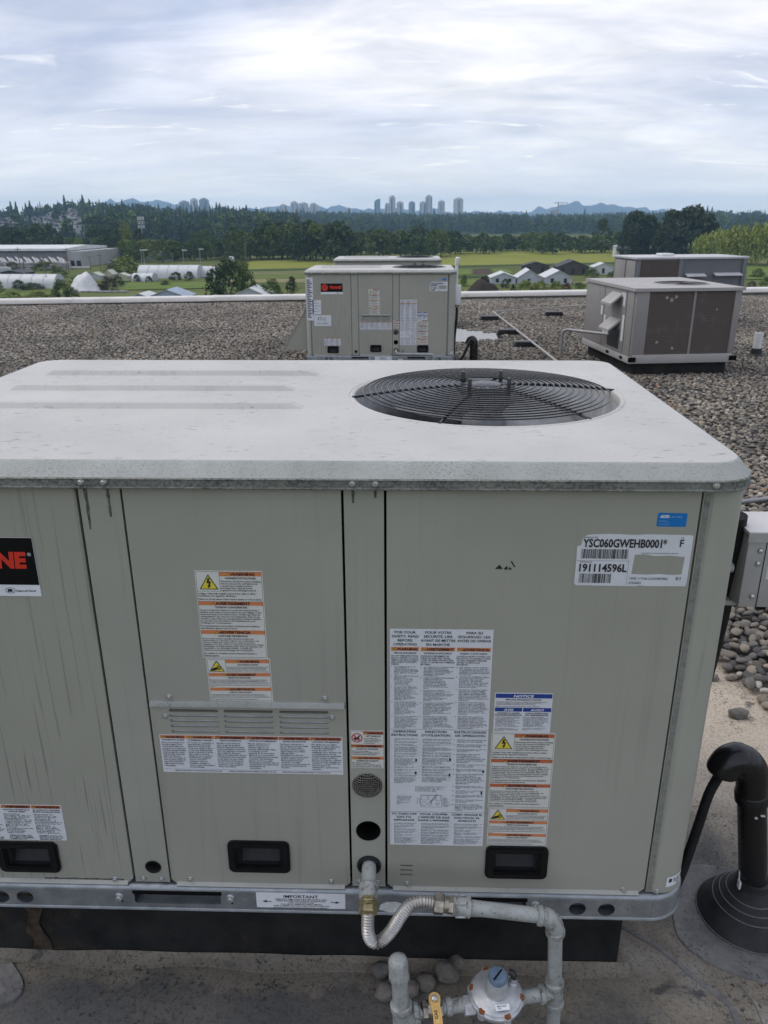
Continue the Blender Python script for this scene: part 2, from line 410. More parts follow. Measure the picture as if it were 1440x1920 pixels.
t.col(c_)
# landscape
def ground_mat(name, a, b, s=0.05, c=None):
    t = NT(name, 0.95, 0, 0.15)
    colr = t.ramp(t.noise(s, 6, 0.65), [(0.32, a), (0.68, b)])
    if c: colr = t.mix(t.ramp(t.noise(s*5, 5, 0.7, loc=(7, 3, 0)), [(0.5, 0.0), (0.66, 0.7)]), colr, c)
    t.col(colr)
    t.bump(t.noise(1.2, 4, 0.7), 0.6, 0.4)
ground_mat('land', (0.070, 0.095, 0.020), (0.130, 0.145, 0.036), 0.04, (0.05, 0.06, 0.02))
ground_mat('field_hay', (0.180, 0.200, 0.028), (0.235, 0.235, 0.045), 0.03)
ground_mat('field_hedge', (0.030, 0.055, 0.016), (0.05, 0.075, 0.022), 0.1)
ground_mat('field_olive', (0.115, 0.130, 0.042), (0.185, 0.175, 0.070), 0.12, (0.07, 0.10, 0.03))
ground_mat('field_crop', (0.085, 0.140, 0.020), (0.145, 0.190, 0.038), 0.12, (0.16, 0.16, 0.05))
ground_mat('field_straw', (0.21, 0.19, 0.085), (0.25, 0.22, 0.11), 0.15, (0.10, 0.13, 0.04))
ground_mat('field_soil', (0.060, 0.040, 0.030), (0.085, 0.058, 0.042), 0.2)
ground_mat('field_grass', (0.090, 0.125, 0.030), (0.135, 0.155, 0.045), 0.15, (0.17, 0.16, 0.06))
ground_mat('field_gravel', (0.22, 0.215, 0.21), (0.34, 0.33, 0.32), 0.2)
ground_mat('soil_heap', (0.035, 0.026, 0.021), (0.060, 0.045, 0.036), 0.5)
ground_mat('hill_ground', (0.020, 0.038, 0.020), (0.034, 0.052, 0.026), 0.01)
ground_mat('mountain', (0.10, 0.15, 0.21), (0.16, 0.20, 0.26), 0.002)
def leaf_mat(name, a, b):
    t = NT(name, 0.75, 0, 0.25)
    n = t.noise(0.55, 4, 0.6)
    c1 = t.ramp(n, [(0.34, a), (0.66, b)])
    c1 = t.mix(1.0, c1, t.ramp(t.rnd(), [(0.0, 0.75), (1.0, 1.25)]), 'MULTIPLY')
    t.col(c1)
    t.b.inputs['Subsurface Weight'].default_value = 0.0
    return t.m
leaf_mat('leaf_dark', (0.030, 0.056, 0.018), (0.078, 0.108, 0.032))
leaf_mat('leaf_mid', (0.062, 0.098, 0.022), (0.14, 0.18, 0.042))
leaf_mat('leaf_light', (0.115, 0.150, 0.022), (0.21, 0.235, 0.045))
leaf_mat('leaf_tall', (0.020, 0.032, 0.012), (0.050, 0.066, 0.022))
leaf_mat('leaf_willow', (0.17, 0.215, 0.035), (0.28, 0.30, 0.07))
leaf_mat('leaf_conifer', (0.014, 0.034, 0.026), (0.038, 0.064, 0.042))
leaf_mat('leaf_brown', (0.075, 0.070, 0.035), (0.12, 0.10, 0.05))
leaf_mat('leaf_red', (0.09, 0.035, 0.025), (0.14, 0.06, 0.035))
leaf_mat('leaf_plum', (0.030, 0.016, 0.018), (0.050, 0.028, 0.026))
simple('bark', (0.06, 0.05, 0.04), 0.9, 0, 0.2, 0.3, 3)
simple('warehouse_wall', (0.20, 0.195, 0.20), 0.7, 0, 0.4, 0.1, 0.3)
simple('warehouse_end', (0.33, 0.325, 0.32), 0.7, 0, 0.4, 0.1, 0.3)
simple('warehouse_roof', (0.62, 0.63, 0.62), 0.6, 0, 0.4, 0.1, 0.3)
simple('poly_white', (0.56, 0.57, 0.57), 0.5, 0, 0.4, 0.06, 0.5)
simple('poly_blue', (0.30, 0.36, 0.45), 0.5, 0, 0.4, 0.1, 0.5)
simple('tent_wall', (0.42, 0.44, 0.48), 0.6, 0, 0.4, 0.1, 0.5)
simple('barn_brown', (0.075, 0.060, 0.055), 0.8, 0, 0.3, 0.2, 0.8)
simple('barn_roof', (0.050, 0.050, 0.056), 0.7, 0, 0.3, 0.2, 0.8)
simple('shed_cream', (0.45, 0.45, 0.36), 0.7, 0, 0.3, 0.1, 0.8)
simple('house_wall', (0.52, 0.52, 0.54), 0.7, 0, 0.3, 0.1, 0.3)
simple('house_roof', (0.13, 0.12, 0.12), 0.8, 0, 0.3, 0.2, 0.3)
simple('tower_wall', (0.46, 0.40, 0.365), 0.6, 0, 0.4, 0.1, 0.05)
simple('tower_glass', (0.14, 0.17, 0.19), 0.3, 0, 0.5, 0.1, 0.05)
simple('steel_grey', (0.30, 0.30, 0.30), 0.5, 0.3, 0.5, 0.1, 1)
simple('pole_wood', (0.16, 0.135, 0.11), 0.85, 0, 0.3, 0.2, 1)
simple('orange_plastic', (0.62, 0.20, 0.06), 0.5)
simple('tarp_white', (0.56, 0.56, 0.56), 0.6, 0, 0.4, 0.1, 0.8)
simple('lumber', (0.36, 0.345, 0.345), 0.8, 0, 0.3, 0.25, 0.7)
simple('window_dark', (0.02, 0.022, 0.025), 0.2, 0, 0.5, 0.2, 1)
simple('crane_red', (0.35, 0.16, 0.10), 0.6)
simple('dirt', (0.055, 0.052, 0.045), 0.85, 0, 0.2, 0.4, 200)
simple('felt_rust', (0.055, 0.042, 0.03), 0.85, 0, 0.2, 0.6, 30)
simple('fluff', (0.34, 0.325, 0.30), 0.9, 0, 0.1, 0.3, 60)
painted('lip_paint', (0.36, 0.365, 0.335), 0.7, 0.9, 0.5, 3.0)
simple('grime', (0.11, 0.105, 0.09), 0.9, 0, 0.2, 0.6, 120)
simple('motor_disc', (0.07, 0.072, 0.075), 0.35, 0.3, 0.5, 0.2, 60)
t = NT('membrane_patch', 0.8, 0, 0.3)
c_ = t.ramp(t.noise(9, 6, 0.66, dist=0.5), [(0.30, (0.085, 0.085, 0.088)), (0.50, (0.16, 0.157, 0.152)), (0.70, (0.25, 0.238, 0.22))])
p1_ = t.noise(95, 5, 0.75)
c_ = t.mix(t.math('MULTIPLY', t.ramp(p1_, [(0.52, 0.0), (0.64, 0.85)]), t.ramp(t.noise(7, 4, 0.6, loc=(2, 2, 2)), [(0.40, 0.1), (0.60, 1.0)])), c_, (0.03, 0.03, 0.032))
t.col(c_); t.bump(p1_, 0.4, 0.003)

# ------------------------------------------------------------------ geometry helpers
def rrect(x0, x1, y0, y1, r, n=5):
    """rounded rectangle, counter-clockwise"""
    r = min(r, (x1-x0)/2-1e-5, (y1-y0)/2-1e-5)
    pts = []
    for cx_, cy_, a0 in ((x1-r, y0+r, -PI/2), (x1-r, y1-r, 0), (x0+r, y1-r, PI/2), (x0+r, y0+r, PI)):
        for i in range(n+1):
            a = a0 + PI/2*i/n
            pts.append((cx_+r*math.cos(a), cy_+r*math.sin(a)))
    return pts
def circ(x, y, r, n=28, ry=None):
    return [(x+r*math.cos(2*PI*i/n), y+(ry or r)*math.sin(2*PI*i/n)) for i in range(n)]
def frame_of(d):
    d = Vector(d).normalized()
    a = Vector((0, 0, 1)) if abs(d.z) < 0.9 else Vector((1, 0, 0))
    u = d.cross(a).normalized()
    return u, d.cross(u).normalized()

class MB:
    """collects polygons; build() links them as ONE mesh object"""
    def __init__(s): s.v, s.f, s.mi = [], [], []
    def add(s, vs_, fs, m=0):
        o = len(s.v)
        s.v += [tuple(p) for p in vs_]
        s.f += [tuple(i+o for i in f) for f in fs]
        s.mi += [m]*len(fs)
        return s
    def poly(s, pts, m=0): return s.add(pts, [tuple(range(len(pts)))], m)
    def box(s, x0, x1, y0, y1, z0, z1, m=0, bev=0.0, rot=None, c=None):
        if bev <= 0:
            vs_ = [(x, y, z) for x in (x0, x1) for y in (y0, y1) for z in (z0, z1)]
            fs = [(0, 1, 3, 2), (4, 6, 7, 5), (0, 4, 5, 1), (2, 3, 7, 6), (0, 2, 6, 4), (1, 5, 7, 3)]
        else:
            b = bmesh.new()
            bmesh.ops.create_cube(b, size=1)
            for v in b.verts:
                v.co = Vector(((x0+x1)/2+v.co.x*(x1-x0), (y0+y1)/2+v.co.y*(y1-y0), (z0+z1)/2+v.co.z*(z1-z0)))
            bmesh.ops.bevel(b, geom=b.edges[:], offset=bev, segments=2, affect='EDGES', profile=0.5)
            b.verts.index_update()
            vs_ = [v.co.copy() for v in b.verts]
            fs = [tuple(v.index for v in f.verts) for f in b.faces]
            b.free()
        if rot is not None:
            cc = Vector(c or ((x0+x1)/2, (y0+y1)/2, (z0+z1)/2))
            vs_ = [rot @ (Vector(v)-cc) + cc for v in vs_]
        return s.add(vs_, fs, m)
    def loft(s, rings, m=0, cap0=True, cap1=True, closed=True):
        n = len(rings[0])
        vs_ = [p for r in rings for p in r]
        fs = []
        for k in range(len(rings)-1):
            for i in range(n if closed else n-1):
                j = (i+1) % n
                fs.append((k*n+i, k*n+j, (k+1)*n+j, (k+1)*n+i))
        if closed and cap0: fs.append(tuple(reversed(range(n))))
        if closed and cap1: fs.append(tuple((len(rings)-1)*n+i for i in range(n)))
        return s.add(vs_, fs, m)
    def tube(s, pts, r, n=12, m=0, caps=True):
        pts = [Vector(p) for p in pts]
        rs = r if isinstance(r, (list, tuple)) else [r]*len(pts)
        u, w = None, None
        rings = []
        for i, p in enumerate(pts):
            d = (pts[min(i+1, len(pts)-1)]-pts[max(i-1, 0)])
            if d.length < 1e-9: d = Vector((0, 0, 1))
            d.normalize()
            if u is None: u, w = frame_of(d)
            else:
                u = (u - d*u.dot(d)).normalized()
                w = d.cross(u)
            rings.append([p + (u*math.cos(2*PI*k/n) + w*math.sin(2*PI*k/n))*rs[i] for k in range(n)])
        return s.loft(rings, m, caps, caps)
    def lathe(s, prof, o=(0, 0, 0), axis=(0, 0, 1), n=24, m=0, caps=True):
        """prof: list of (radius, height along axis)"""
        u, w = frame_of(axis)
        a = Vector(axis).normalized()
        o = Vector(o)
        rings = [[o + a*h + (u*math.cos(2*PI*k/n)+w*math.sin(2*PI*k/n))*max(r, 1e-5) for k in range(n)] for r, h in prof]
        return s.loft(rings, m, caps, caps)
    def torus(s, c, R_, r, n=48, k=6, axis=(0, 0, 1), m=0, a0=0.0, a1=2*PI):
        u, w = frame_of(axis)
        c = Vector(c)
        full = abs(a1-a0-2*PI) < 1e-6
        pts = [c + (u*math.cos(a0+(a1-a0)*i/n)+w*math.sin(a0+(a1-a0)*i/n))*R_ for i in range(n+1)]
        return s.tube(pts, r, k, m, not full)
    def plate(s, outer, holes, a, b, m=0, mapf=None, side=True, backface=True):
        """flat plate with holes; 2-D outline (p,q) -> mapf(p,q,depth); faces at depth a (front) and b (back)"""
        mapf = mapf or (lambda p, q, d: (p, d, q))
        loops = [outer] + list(holes)
        flat = [p for l in loops for p in l]
        tris = tessellate_polygon([[Vector((p[0], p[1], 0)) for p in l] for l in loops])
        nf = len(flat)
        vs_ = [mapf(p[0], p[1], a) for p in flat] + [mapf(p[0], p[1], b) for p in flat]
        fs = [tuple(t_) for t_ in tris]
        if backface: fs += [tuple(i+nf for i in reversed(t_)) for t_ in tris]
        if side:
            o = 0
            for l in loops:
                for i in range(len(l)):
                    j = (i+1) % len(l)
                    fs.append((o+i, o+j, nf+o+j, nf+o+i))
                o += len(l)
        return s.add(vs_, fs, m)
    def prism(s, poly, a, b, mapf, m=0):
        return s.plate(poly, [], a, b, m, mapf)
    def xf(s, mat):
        s.v = [tuple(mat @ Vector(p)) for p in s.v]
        return s
    def build(s, name, mats, parent=None, loc=None, rot=None, smooth=35, recalc=True):
        me = bpy.data.meshes.new(name)
        me.from_pydata(s.v, [], s.f)
        ms = mats if isinstance(mats, (list, tuple)) else [mats]
        for m in ms: me.materials.append(MATS[m])
        if len(ms) > 1: me.polygons.foreach_set('material_index', s.mi)
        if recalc:
            b = bmesh.new(); b.from_mesh(me)
            bmesh.ops.remove_doubles(b, verts=b.verts, dist=1e-6)
            bmesh.ops.recalc_face_normals(b, faces=b.faces)
            b.to_mesh(me); b.free()
        if smooth:
            me.shade_smooth()
            me.set_sharp_from_angle(angle=R(smooth))
        me.update()
        return link(name, me, parent, loc, rot)

def link(name, me, parent=None, loc=None, rot=None):
    o = bpy.data.objects.new(name, me)
    COL.objects.link(o)
    if parent: o.parent = parent
    if loc: o.location = loc
    if rot: o.rotation_euler = rot
    return o
def thing(name, label, cat, loc=(0, 0, 0), rz=0.0, group=None):
    o = bpy.data.objects.new(name, None)
    o.empty_display_size = 0.1
    COL.objects.link(o)
    o.location = loc
    o.rotation_euler = (0, 0, rz)
    return tag(o, label, cat, group)
def tag(o, label, cat, group=None):
    o['label'] = label
    o['category'] = cat
    if group: o['group'] = group
    return o
def struct(o):
    o['kind'] = 'structure'
    return o
def dup(root, loc, rz=0.0, label=None, skip=(), sc=None):
    r = root.copy(); COL.objects.link(r)
    r.location = loc; r.rotation_euler = (0, 0, rz)
    if sc: r.scale = sc
    if label: r['label'] = label
    for ch in list(root.children):
        if ch.name.split('.')[0] in skip: continue
        c = ch.copy(); COL.objects.link(c); c.parent = r
        for g in ch.children:
            d = g.copy(); COL.objects.link(d); d.parent = c
    return r
def spline(pts, n=8):
    """Catmull-Rom through the points"""
    P_ = [Vector(p) for p in pts]
    P_ = [P_[0]*2-P_[1]] + P_ + [P_[-1]*2-P_[-2]]
    out = []
    for i in range(1, len(P_)-2):
        a, b, c, d = P_[i-1:i+3]
        for k in range(n):
            t_ = k/n
            out.append(0.5*((2*b)+(c-a)*t_+(2*a-5*b+4*c-d)*t_*t_+(3*b-3*c+d-a)*t_**3))
    out.append(P_[-2])
    return out
def elbow(a, c, b, n=8):
    """quarter bend from a to b around the corner c"""
    a, b, c = Vector(a), Vector(b), Vector(c)
    return [a*(1-t_)**2 + c*2*t_*(1-t_) + b*t_**2 for t_ in [i/n for i in range(n+1)]]

# ---------------------------------------------------------------- lettering
_tc = {}
def glyphs(txt, bold=0.0, shear=0.0, res=2, lead=1.0, align='LEFT'):
    key = (txt, bold, shear, res, lead, align)
    if key in _tc: return _tc[key]
    cu = bpy.data.curves.new('t', 'FONT')
    cu.body = txt
    cu.size = 1.0
    cu.resolution_u = res
    cu.offset = bold
    cu.shear = shear
    cu.space_line = lead
    cu.align_x = align
    cu.fill_mode = 'FRONT'
    ob = bpy.data.objects.new('t', cu)
    COL.objects.link(ob)
    dg = bpy.context.evaluated_depsgraph_get()
    me = bpy.data.meshes.new_from_object(ob.evaluated_get(dg))
    vs_ = np.empty(len(me.vertices)*3, 'f')
    me.vertices.foreach_get('co', vs_)
    fs = [tuple(p.vertices) for p in me.polygons]
    bpy.data.objects.remove(ob); bpy.data.curves.remove(cu); bpy.data.meshes.remove(me)
    _tc[key] = (vs_.reshape(-1, 3)[:, :2].copy(), fs)
    return _tc[key]

class Sticker:
    """flat printed film; u runs right, v runs down from the top-left corner (metres)"""
    def __init__(s, w, h, base='label_white', hole=None, outline=None, round_=0.001):
        s.w, s.h = w, h
        s.mats, s.mb = [], MB()
        s.base, s.hole, s.outline, s.rd = base, hole, outline, round_
    def mi(s, m):
        if m not in s.mats: s.mats.append(m)
        return s.mats.index(m)
    def rect(s, u0, u1, v0, v1, m, lay=1):
        d = -0.0003*lay
        s.mb.add([(u0, d, -v0), (u1, d, -v0), (u1, d, -v1), (u0, d, -v1)], [(0, 1, 2, 3)], s.mi(m))
    def frame(s, u0, u1, v0, v1, t_, m='ink_black', lay=1):
        s.rect(u0, u1, v0, v0+t_, m, lay); s.rect(u0, u1, v1-t_, v1, m, lay)
        s.rect(u0, u0+t_, v0+t_, v1-t_, m, lay); s.rect(u1-t_, u1, v0+t_, v1-t_, m, lay)
    def shape(s, pts, m, lay=1, holes=()):
        d = -0.0003*lay
        s.mb.plate(pts, holes, d, d, s.mi(m), lambda p, q, e: (p, e, -q), side=False, backface=False)
    def fit(s, txt, u0, u1, v0, v1, m='ink_black', bold=0.02, shear=0.0, lay=3, res=2):
        """stretch one line to the box u0..u1, v0 (cap top)..v1 (baseline)"""
        p, fs = glyphs(txt, bold, shear, res)
        mn, mx = p.min(0), p.max(0)
        cap = 0.70
        k = (u1-u0)/(mx[0]-mn[0])
        kv = (v1-v0)/cap
        vs_ = [(u0+(a-mn[0])*k, -0.0003*lay, -(v1-b*kv)) for a, b in p]
        s.mb.add(vs_, fs, s.mi(m))
    def line(s, txt, uc, v0, cap, m='ink_black', bold=0.02, wide=1.0, maxw=None, align='C', lay=3, shear=0.0):
        """one line of a given cap height, centred at uc (or starting there)"""
        p, fs = glyphs(txt, bold, shear, 2)
        mn, mx = p.min(0), p.max(0)
        kv = cap/0.70
        k = kv*wide
        if maxw and (mx[0]-mn[0])*k > maxw: k = maxw/(mx[0]-mn[0])
        wd = (mx[0]-mn[0])*k
        u0 = uc-wd/2 if align == 'C' else (uc-wd if align == 'R' else uc)
        s.mb.add([(u0+(a-mn[0])*k, -0.0003*lay, -(v0+cap-b*kv)) for a, b in p], fs, s.mi(m))
    def body(s, txt, u0, u1, v0, v1, m='ink_black', bold=0.008, align='LEFT', lay=3):
        """a block of small print filling the box"""
        p, fs = glyphs(txt, bold, 0.0, 1, 1.0, align)
        mn, mx = p.min(0), p.max(0)
        k = (u1-u0)/(mx[0]-mn[0]); kv = (v1-v0)/(mx[1]-mn[1])
        s.mb.add([(u0+(a-mn[0])*k, -0.0003*lay, -(v0+(mx[1]-b)*kv)) for a, b in p], fs, s.mi(m))
    def wrap(s, txt, u0, u1, v0, v1, nlines, m='ink_black', bold=0.008):
        """flow text into nlines lines, keeping its size even"""
        words_ = txt.split()
        tot = sum(len(w_)+1 for w_ in words_)
        per = tot/nlines
        lines, cur = [], ''
        for w_ in words_:
            if len(cur)+len(w_) > per and cur: lines.append(cur.strip()); cur = ''
            cur += w_+' '
        if cur.strip(): lines.append(cur.strip())
        s.body('\n'.join(lines), u0, u1, v0, v1, m, bold)
    def warn(s, u, v, h, lay=3):
        """small alert triangle"""
        w_ = h*1.1
        s.shape([(u, v+h), (u+w_, v+h), (u+w_/2, v)], 'ink_black', lay)
        s.shape([(u+w_*.16, v+h*.9), (u+w_*.84, v+h*.9), (u+w_/2, v+h*.2)], 'ink_yellow', lay+1)
        s.rect(u+w_*.46, u+w_*.54, v+h*.42, v+h*.68, 'ink_black', lay+2)
        s.rect(u+w_*.46, u+w_*.54, v+h*.75, v+h*.83, 'ink_black', lay+2)
    def band(s, u0, u1, v0, v1, word, m='ink_orange', ink='ink_black', tri=True, cap=0.66, wide=1.15):
        s.rect(u0, u1, v0, v1, m, 1)
        h = v1-v0
        p, _ = glyphs(word, 0.035, 0.0, 2)
        wd = (p[:, 0].max()-p[:, 0].min())*h*cap/0.70*wide
        tw = h*0.95 if tri else 0
        wd = min(wd, (u1-u0)*0.92-tw)
        c = (u0+u1)/2 + tw/2
        s.fit(word, c-wd/2, c+wd/2, v0+h*(1-cap)/2, v1-h*(1-cap)/2, ink, 0.035)
        if tri: s.warn(c-wd/2-tw*1.05, v0+h*.08, h*.82)
    def tri(s, u, v, w_, h):
        s.shape([(u, v+h), (u+w_, v+h), (u+w_/2, v)], 'ink_black', 2)
        s.shape([(u+w_*.075, v+h*.95), (u+w_*.925, v+h*.95), (u+w_/2, v+h*.105)], 'ink_yellow', 3)
    def put(s, parent, name, x, z, y=-0.0006, rot=0.0, label=None):
        b = MB()
        out = s.outline or rrect(0, s.w, -s.h, 0, s.rd, 3)
        b.plate(out, [s.hole] if s.hole else [], 0.0, 0.0005)
        o = b.build(name, s.base, parent, (x, y, z), (0, rot, 0), smooth=0)
        if s.mats: s.mb.build('print', s.mats, o, smooth=0, recalc=False)
        if label: o['label'] = label
        return o

# ------------------------------------------------------------------ the roof
ROOF = -0.286
def par_y(x): return 17.05 + 0.133*x          # the parapet runs slightly askew to the units
b = MB()
nx, ny = 60, 60
vs_ = []
rnd = random.Random(3)
xs = [-11 + 0.5*i for i in range(20)] + [-1.2 + 0.05*i for i in range(60)] + [1.8 + 0.5*i for i in range(20)]
ys = [-2.5 + 0.25*i for i in range(10)] + [-0.0 + 0.05*i for i in range(45)] + [2.25 + 0.8*i for i in range(20)]
from mathutils import noise as mnoise
def roof_h(x, y):
    if -1.6 < x < 2 and -0.8 < y < 2.4:
        return 0.004*mnoise.noise(Vector((x*5, y*5, 1.3))) + 0.0012*mnoise.noise(Vector((x*17, y*17, 4)))
    return 0.0
for y in ys:
    for x in xs: vs_.append((x, y, ROOF - 0.004 + roof_h(x, y)))
w_ = len(xs)
b.add(vs_, [(j*w_+i, j*w_+i+1, (j+1)*w_+i+1, (j+1)*w_+i) for j in range(len(ys)-1) for i in range(w_-1) if ys[j+1] < par_y(xs[i])+0.3])
roof = struct(b.build('roof_membrane', 'membrane'))

# lapped seams and patches of the membrane: raised edges
def ribbon(name, pts, wdt, th, mat_, n=6):
    P_ = spline([(p[0], p[1], 0) for p in pts], n)
    m = MB()
    rings = []
    rr = random.Random(len(pts)*7+int(abs(pts[0][0])*100))
    for i, p in enumerate(P_):
        d = P_[min(i+1, len(P_)-1)]-P_[max(i-1, 0)]
        nrm = Vector((-d.y, d.x, 0)).normalized()
        wv_ = wdt*(0.75+0.5*rr.random())
        z = ROOF - 0.004 + roof_h(p.x, p.y)
        rings.append([p-nrm*wv_/2+Vector((0, 0, z-0.0075)), p-nrm*wv_*0.25+Vector((0, 0, z+th)), p+nrm*wv_*0.3+Vector((0, 0, z+th*0.8)), p+nrm*wv_/2+Vector((0, 0, z-0.0075))])
    m.loft(rings)
    return m.build(name, mat_, roof, smooth=50)
for pts, w, th, mt in (
    ([(0.56, 0.26), (0.592, 0.223), (0.675, 0.153), (0.730, 0.080), (0.788, 0.0125), (0.792, -0.04), (0.80, -0.2)], 0.022, 0.0025, 'membrane_patch'),
    ([(0.838, 0.062), (0.852, 0.014), (0.852, -0.04), (0.85, -0.2)], 0.014, 0.003, 'membrane_seam'),
    ([(0.815, 0.420), (0.76, 0.48), (0.74, 0.58)], 0.014, 0.003, 'membrane_seam'),
    ([(0.62, 0.06), (0.55, -0.04), (0.50, -0.16)], 0.006, 0.0012, 'membrane'),
): ribbon('membrane_lap', pts, w, th, mt)
def patch(pts, up=0.0035, mat_='membrane_patch'):
    """a lapped sheet: thick edge, following the roof"""
    P_ = [(p.x, p.y) for p in spline([(x, y, 0) for x, y in pts]+[(pts[0][0], pts[0][1], 0)], 5)][:-1]
    n = len(P_)
    cx_, cy_ = sum(p[0] for p in P_)/n, sum(p[1] for p in P_)/n
    m = MB()
    rings = []
    for k, (f_, dz) in enumerate(((1.012, -0.006), (1.0, up), (0.985, up+0.0012), (0.95, up), (0.75, up), (0.5, up), (0.25, up), (0.01, up))):
        ring_ = []
        for i, (x, y) in enumerate(P_):
            j_ = 1+0.012*mnoise.noise(Vector((i*0.9, k*0.2, 5)))
            xx, yy = cx_+(x-cx_)*f_*j_, cy_+(y-cy_)*f_*j_
            ring_.append((xx, yy, ROOF-0.004+roof_h(xx, yy)+dz))
        rings.append(ring_)
    m.loft(rings)
    m.build('membrane_patch', mat_, roof, smooth=50)
patch([(0.735, 0.255), (0.730, 0.19), (0.771, 0.126), (0.846, 0.083), (0.93, 0.06), (1.05, 0.05), (1.15, 0.12), (1.16, 0.25), (1.09, 0.34), (1.01, 0.37), (0.958, 0.424), (0.866, 0.438), (0.80, 0.405), (0.755, 0.33)])
patch([(-1.25, 0.13), (-1.08, 0.128), (-0.998, 0.105), (-0.958, 0.08), (-0.905, 0.03), (-0.892, 0.002), (-0.897, -0.021), (-0.926, -0.0395), (-0.98, -0.06), (-1.10, -0.11), (-1.25, -0.12)], 0.005)

# river-stone ballast
def pebble_mesh(i, lvl=2):
    rr = random.Random(100+i)
    bm_ = bmesh.new()
    bmesh.ops.create_icosphere(bm_, subdivisions=lvl, radius=1.0)
    o = Vector((rr.random()*50, rr.random()*50, rr.random()*50))
    sx_, sy_, sz_ = 1.0, rr.uniform(0.62, 0.85), rr.uniform(0.42, 0.62)
    for v in bm_.verts:
        k = 1 + 0.22*mnoise.noise(v.co*1.1+o) + 0.07*mnoise.noise(v.co*2.7+o)
        v.co = Vector((v.co.x*sx_*k, v.co.y*sy_*k, v.co.z*sz_*k))
    me = bpy.data.meshes.new('pebble')
    bm_.to_mesh(me); bm_.free()
    me.materials.append(MATS['pebble'])
    me.shade_smooth()
    return me
PEB = [pebble_mesh(i) for i in range(10)]
gravel_edge = [(1.44, 0.85), (1.405, 1.10), (1.385, 1.22), (1.360, 1.36), (1.310, 1.53), (1.29, 1.75), (1.22, 2.05), (1.0, 2.15)]
def edge_x(y):
    for (x0, y0), (x1, y1) in zip(gravel_edge, gravel_edge[1:]):
        if y0 <= y <= y1: return x0+(x1-x0)*(y-y0)/(y1-y0)
    return 9.0 if y < 0.85 else -99
PUD = [(0.62, 10.75), (0.75, 11.9), (0.95, 12.1), (1.30, 11.75), (1.62, 11.25), (1.55, 11.0), (1.10, 10.75), (0.85, 10.6)]
def inside(poly, x, y):
    c = False
    for (x0, y0), (x1, y1) in zip(poly, poly[1:]+poly[:1]):
        if (y0 > y) != (y1 > y) and x < (x1-x0)*(y-y0)/(y1-y0)+x0: c = not c
    return c
def gravelly(x, y):
    if y > par_y(x)-0.06: return False
    if inside(PUD, x, y): return False
    if -1.5 < x and y < 2.15 and x < 6:
        if x > 1.5 and y > 0.9: return True
        return y >= 0.85 and x > edge_x(y)
    return True
def near_zone(x, y):
    lx = 1.28 + (y-1.46)*0.459 - 0.07
    rx = 1.387 + (y-1.204)*0.425 + 0.05
    return 1.02 < y < 2.95 and lx < x < rx and x > edge_x(y)+0.0
grav = struct(bpy.data.objects.new('roof_gravel', None)); COL.objects.link(grav)
# a dark bed that the stones lie in
b = MB()
cells, bed = [], []
def grid_cells(x0, x1, y0, y1, s):
    out = []
    for i in range(int(round((x1-x0)/s))):
        for j in range(int(round((y1-y0)/s))):
            out.append((x0+i*s, y0+j*s, s))
    return out
for (x, y, s) in grid_cells(1.0, 3.0, 0.8, 3.8, 0.05) + [c for c in grid_cells(-10.5, 10.5, -1.7, 19.3, 0.25) if not (1.0 <= c[0] < 3.0 and 0.8 <= c[1] < 3.8)]:
    cx_, cy_ = x+s/2, y+s/2
    if not gravelly(cx_, cy_): continue
    bed.append((x, y, s))
    if not near_zone(cx_, cy_): cells.append((x, y, s))
for x, y, s in bed:
    if s < 0.1 and 0.8 < y < 2.2 and x < edge_x(y)+0.09: continue
    b.poly([(x, y, ROOF+0.001), (x+s, y, ROOF+0.001), (x+s, y+s, ROOF+0.001), (x, y+s, ROOF+0.001)])
bedo = b.build('gravel_bed', 'gravel_bed', grav, smooth=0)
# the nearest stones one by one
rr = random.Random(11)
placed = []
tries = 0
while len(placed) < 300 and tries < 60000:
    tries += 1
    y = 1.05 + 1.85*rr.random()**1.15
    x = 1.15 + 1.1*rr.random()
    if not near_zone(x, y): continue
    if any((x-a)**2+(y-c)**2 < (0.026+0.006*lv)**2 for a, c, lv in placed): continue
    placed.append((x, y, rr.random()))
for k, (x, y, lv) in enumerate(placed):
    o = link('pebble', PEB[k % 10], grav)
    s = rr.uniform(0.017, 0.030)
    o.scale = (s*rr.uniform(0.9, 1.25), s, s*rr.uniform(0.85, 1.1))
    o.location = (x, y, ROOF+0.006+s*0.35+(0.016 if lv > 0.6 else 0.0))
    o.rotation_euler = (rr.uniform(-0.5, 0.5), rr.uniform(-0.5, 0.5), rr.uniform(0, 6.3))
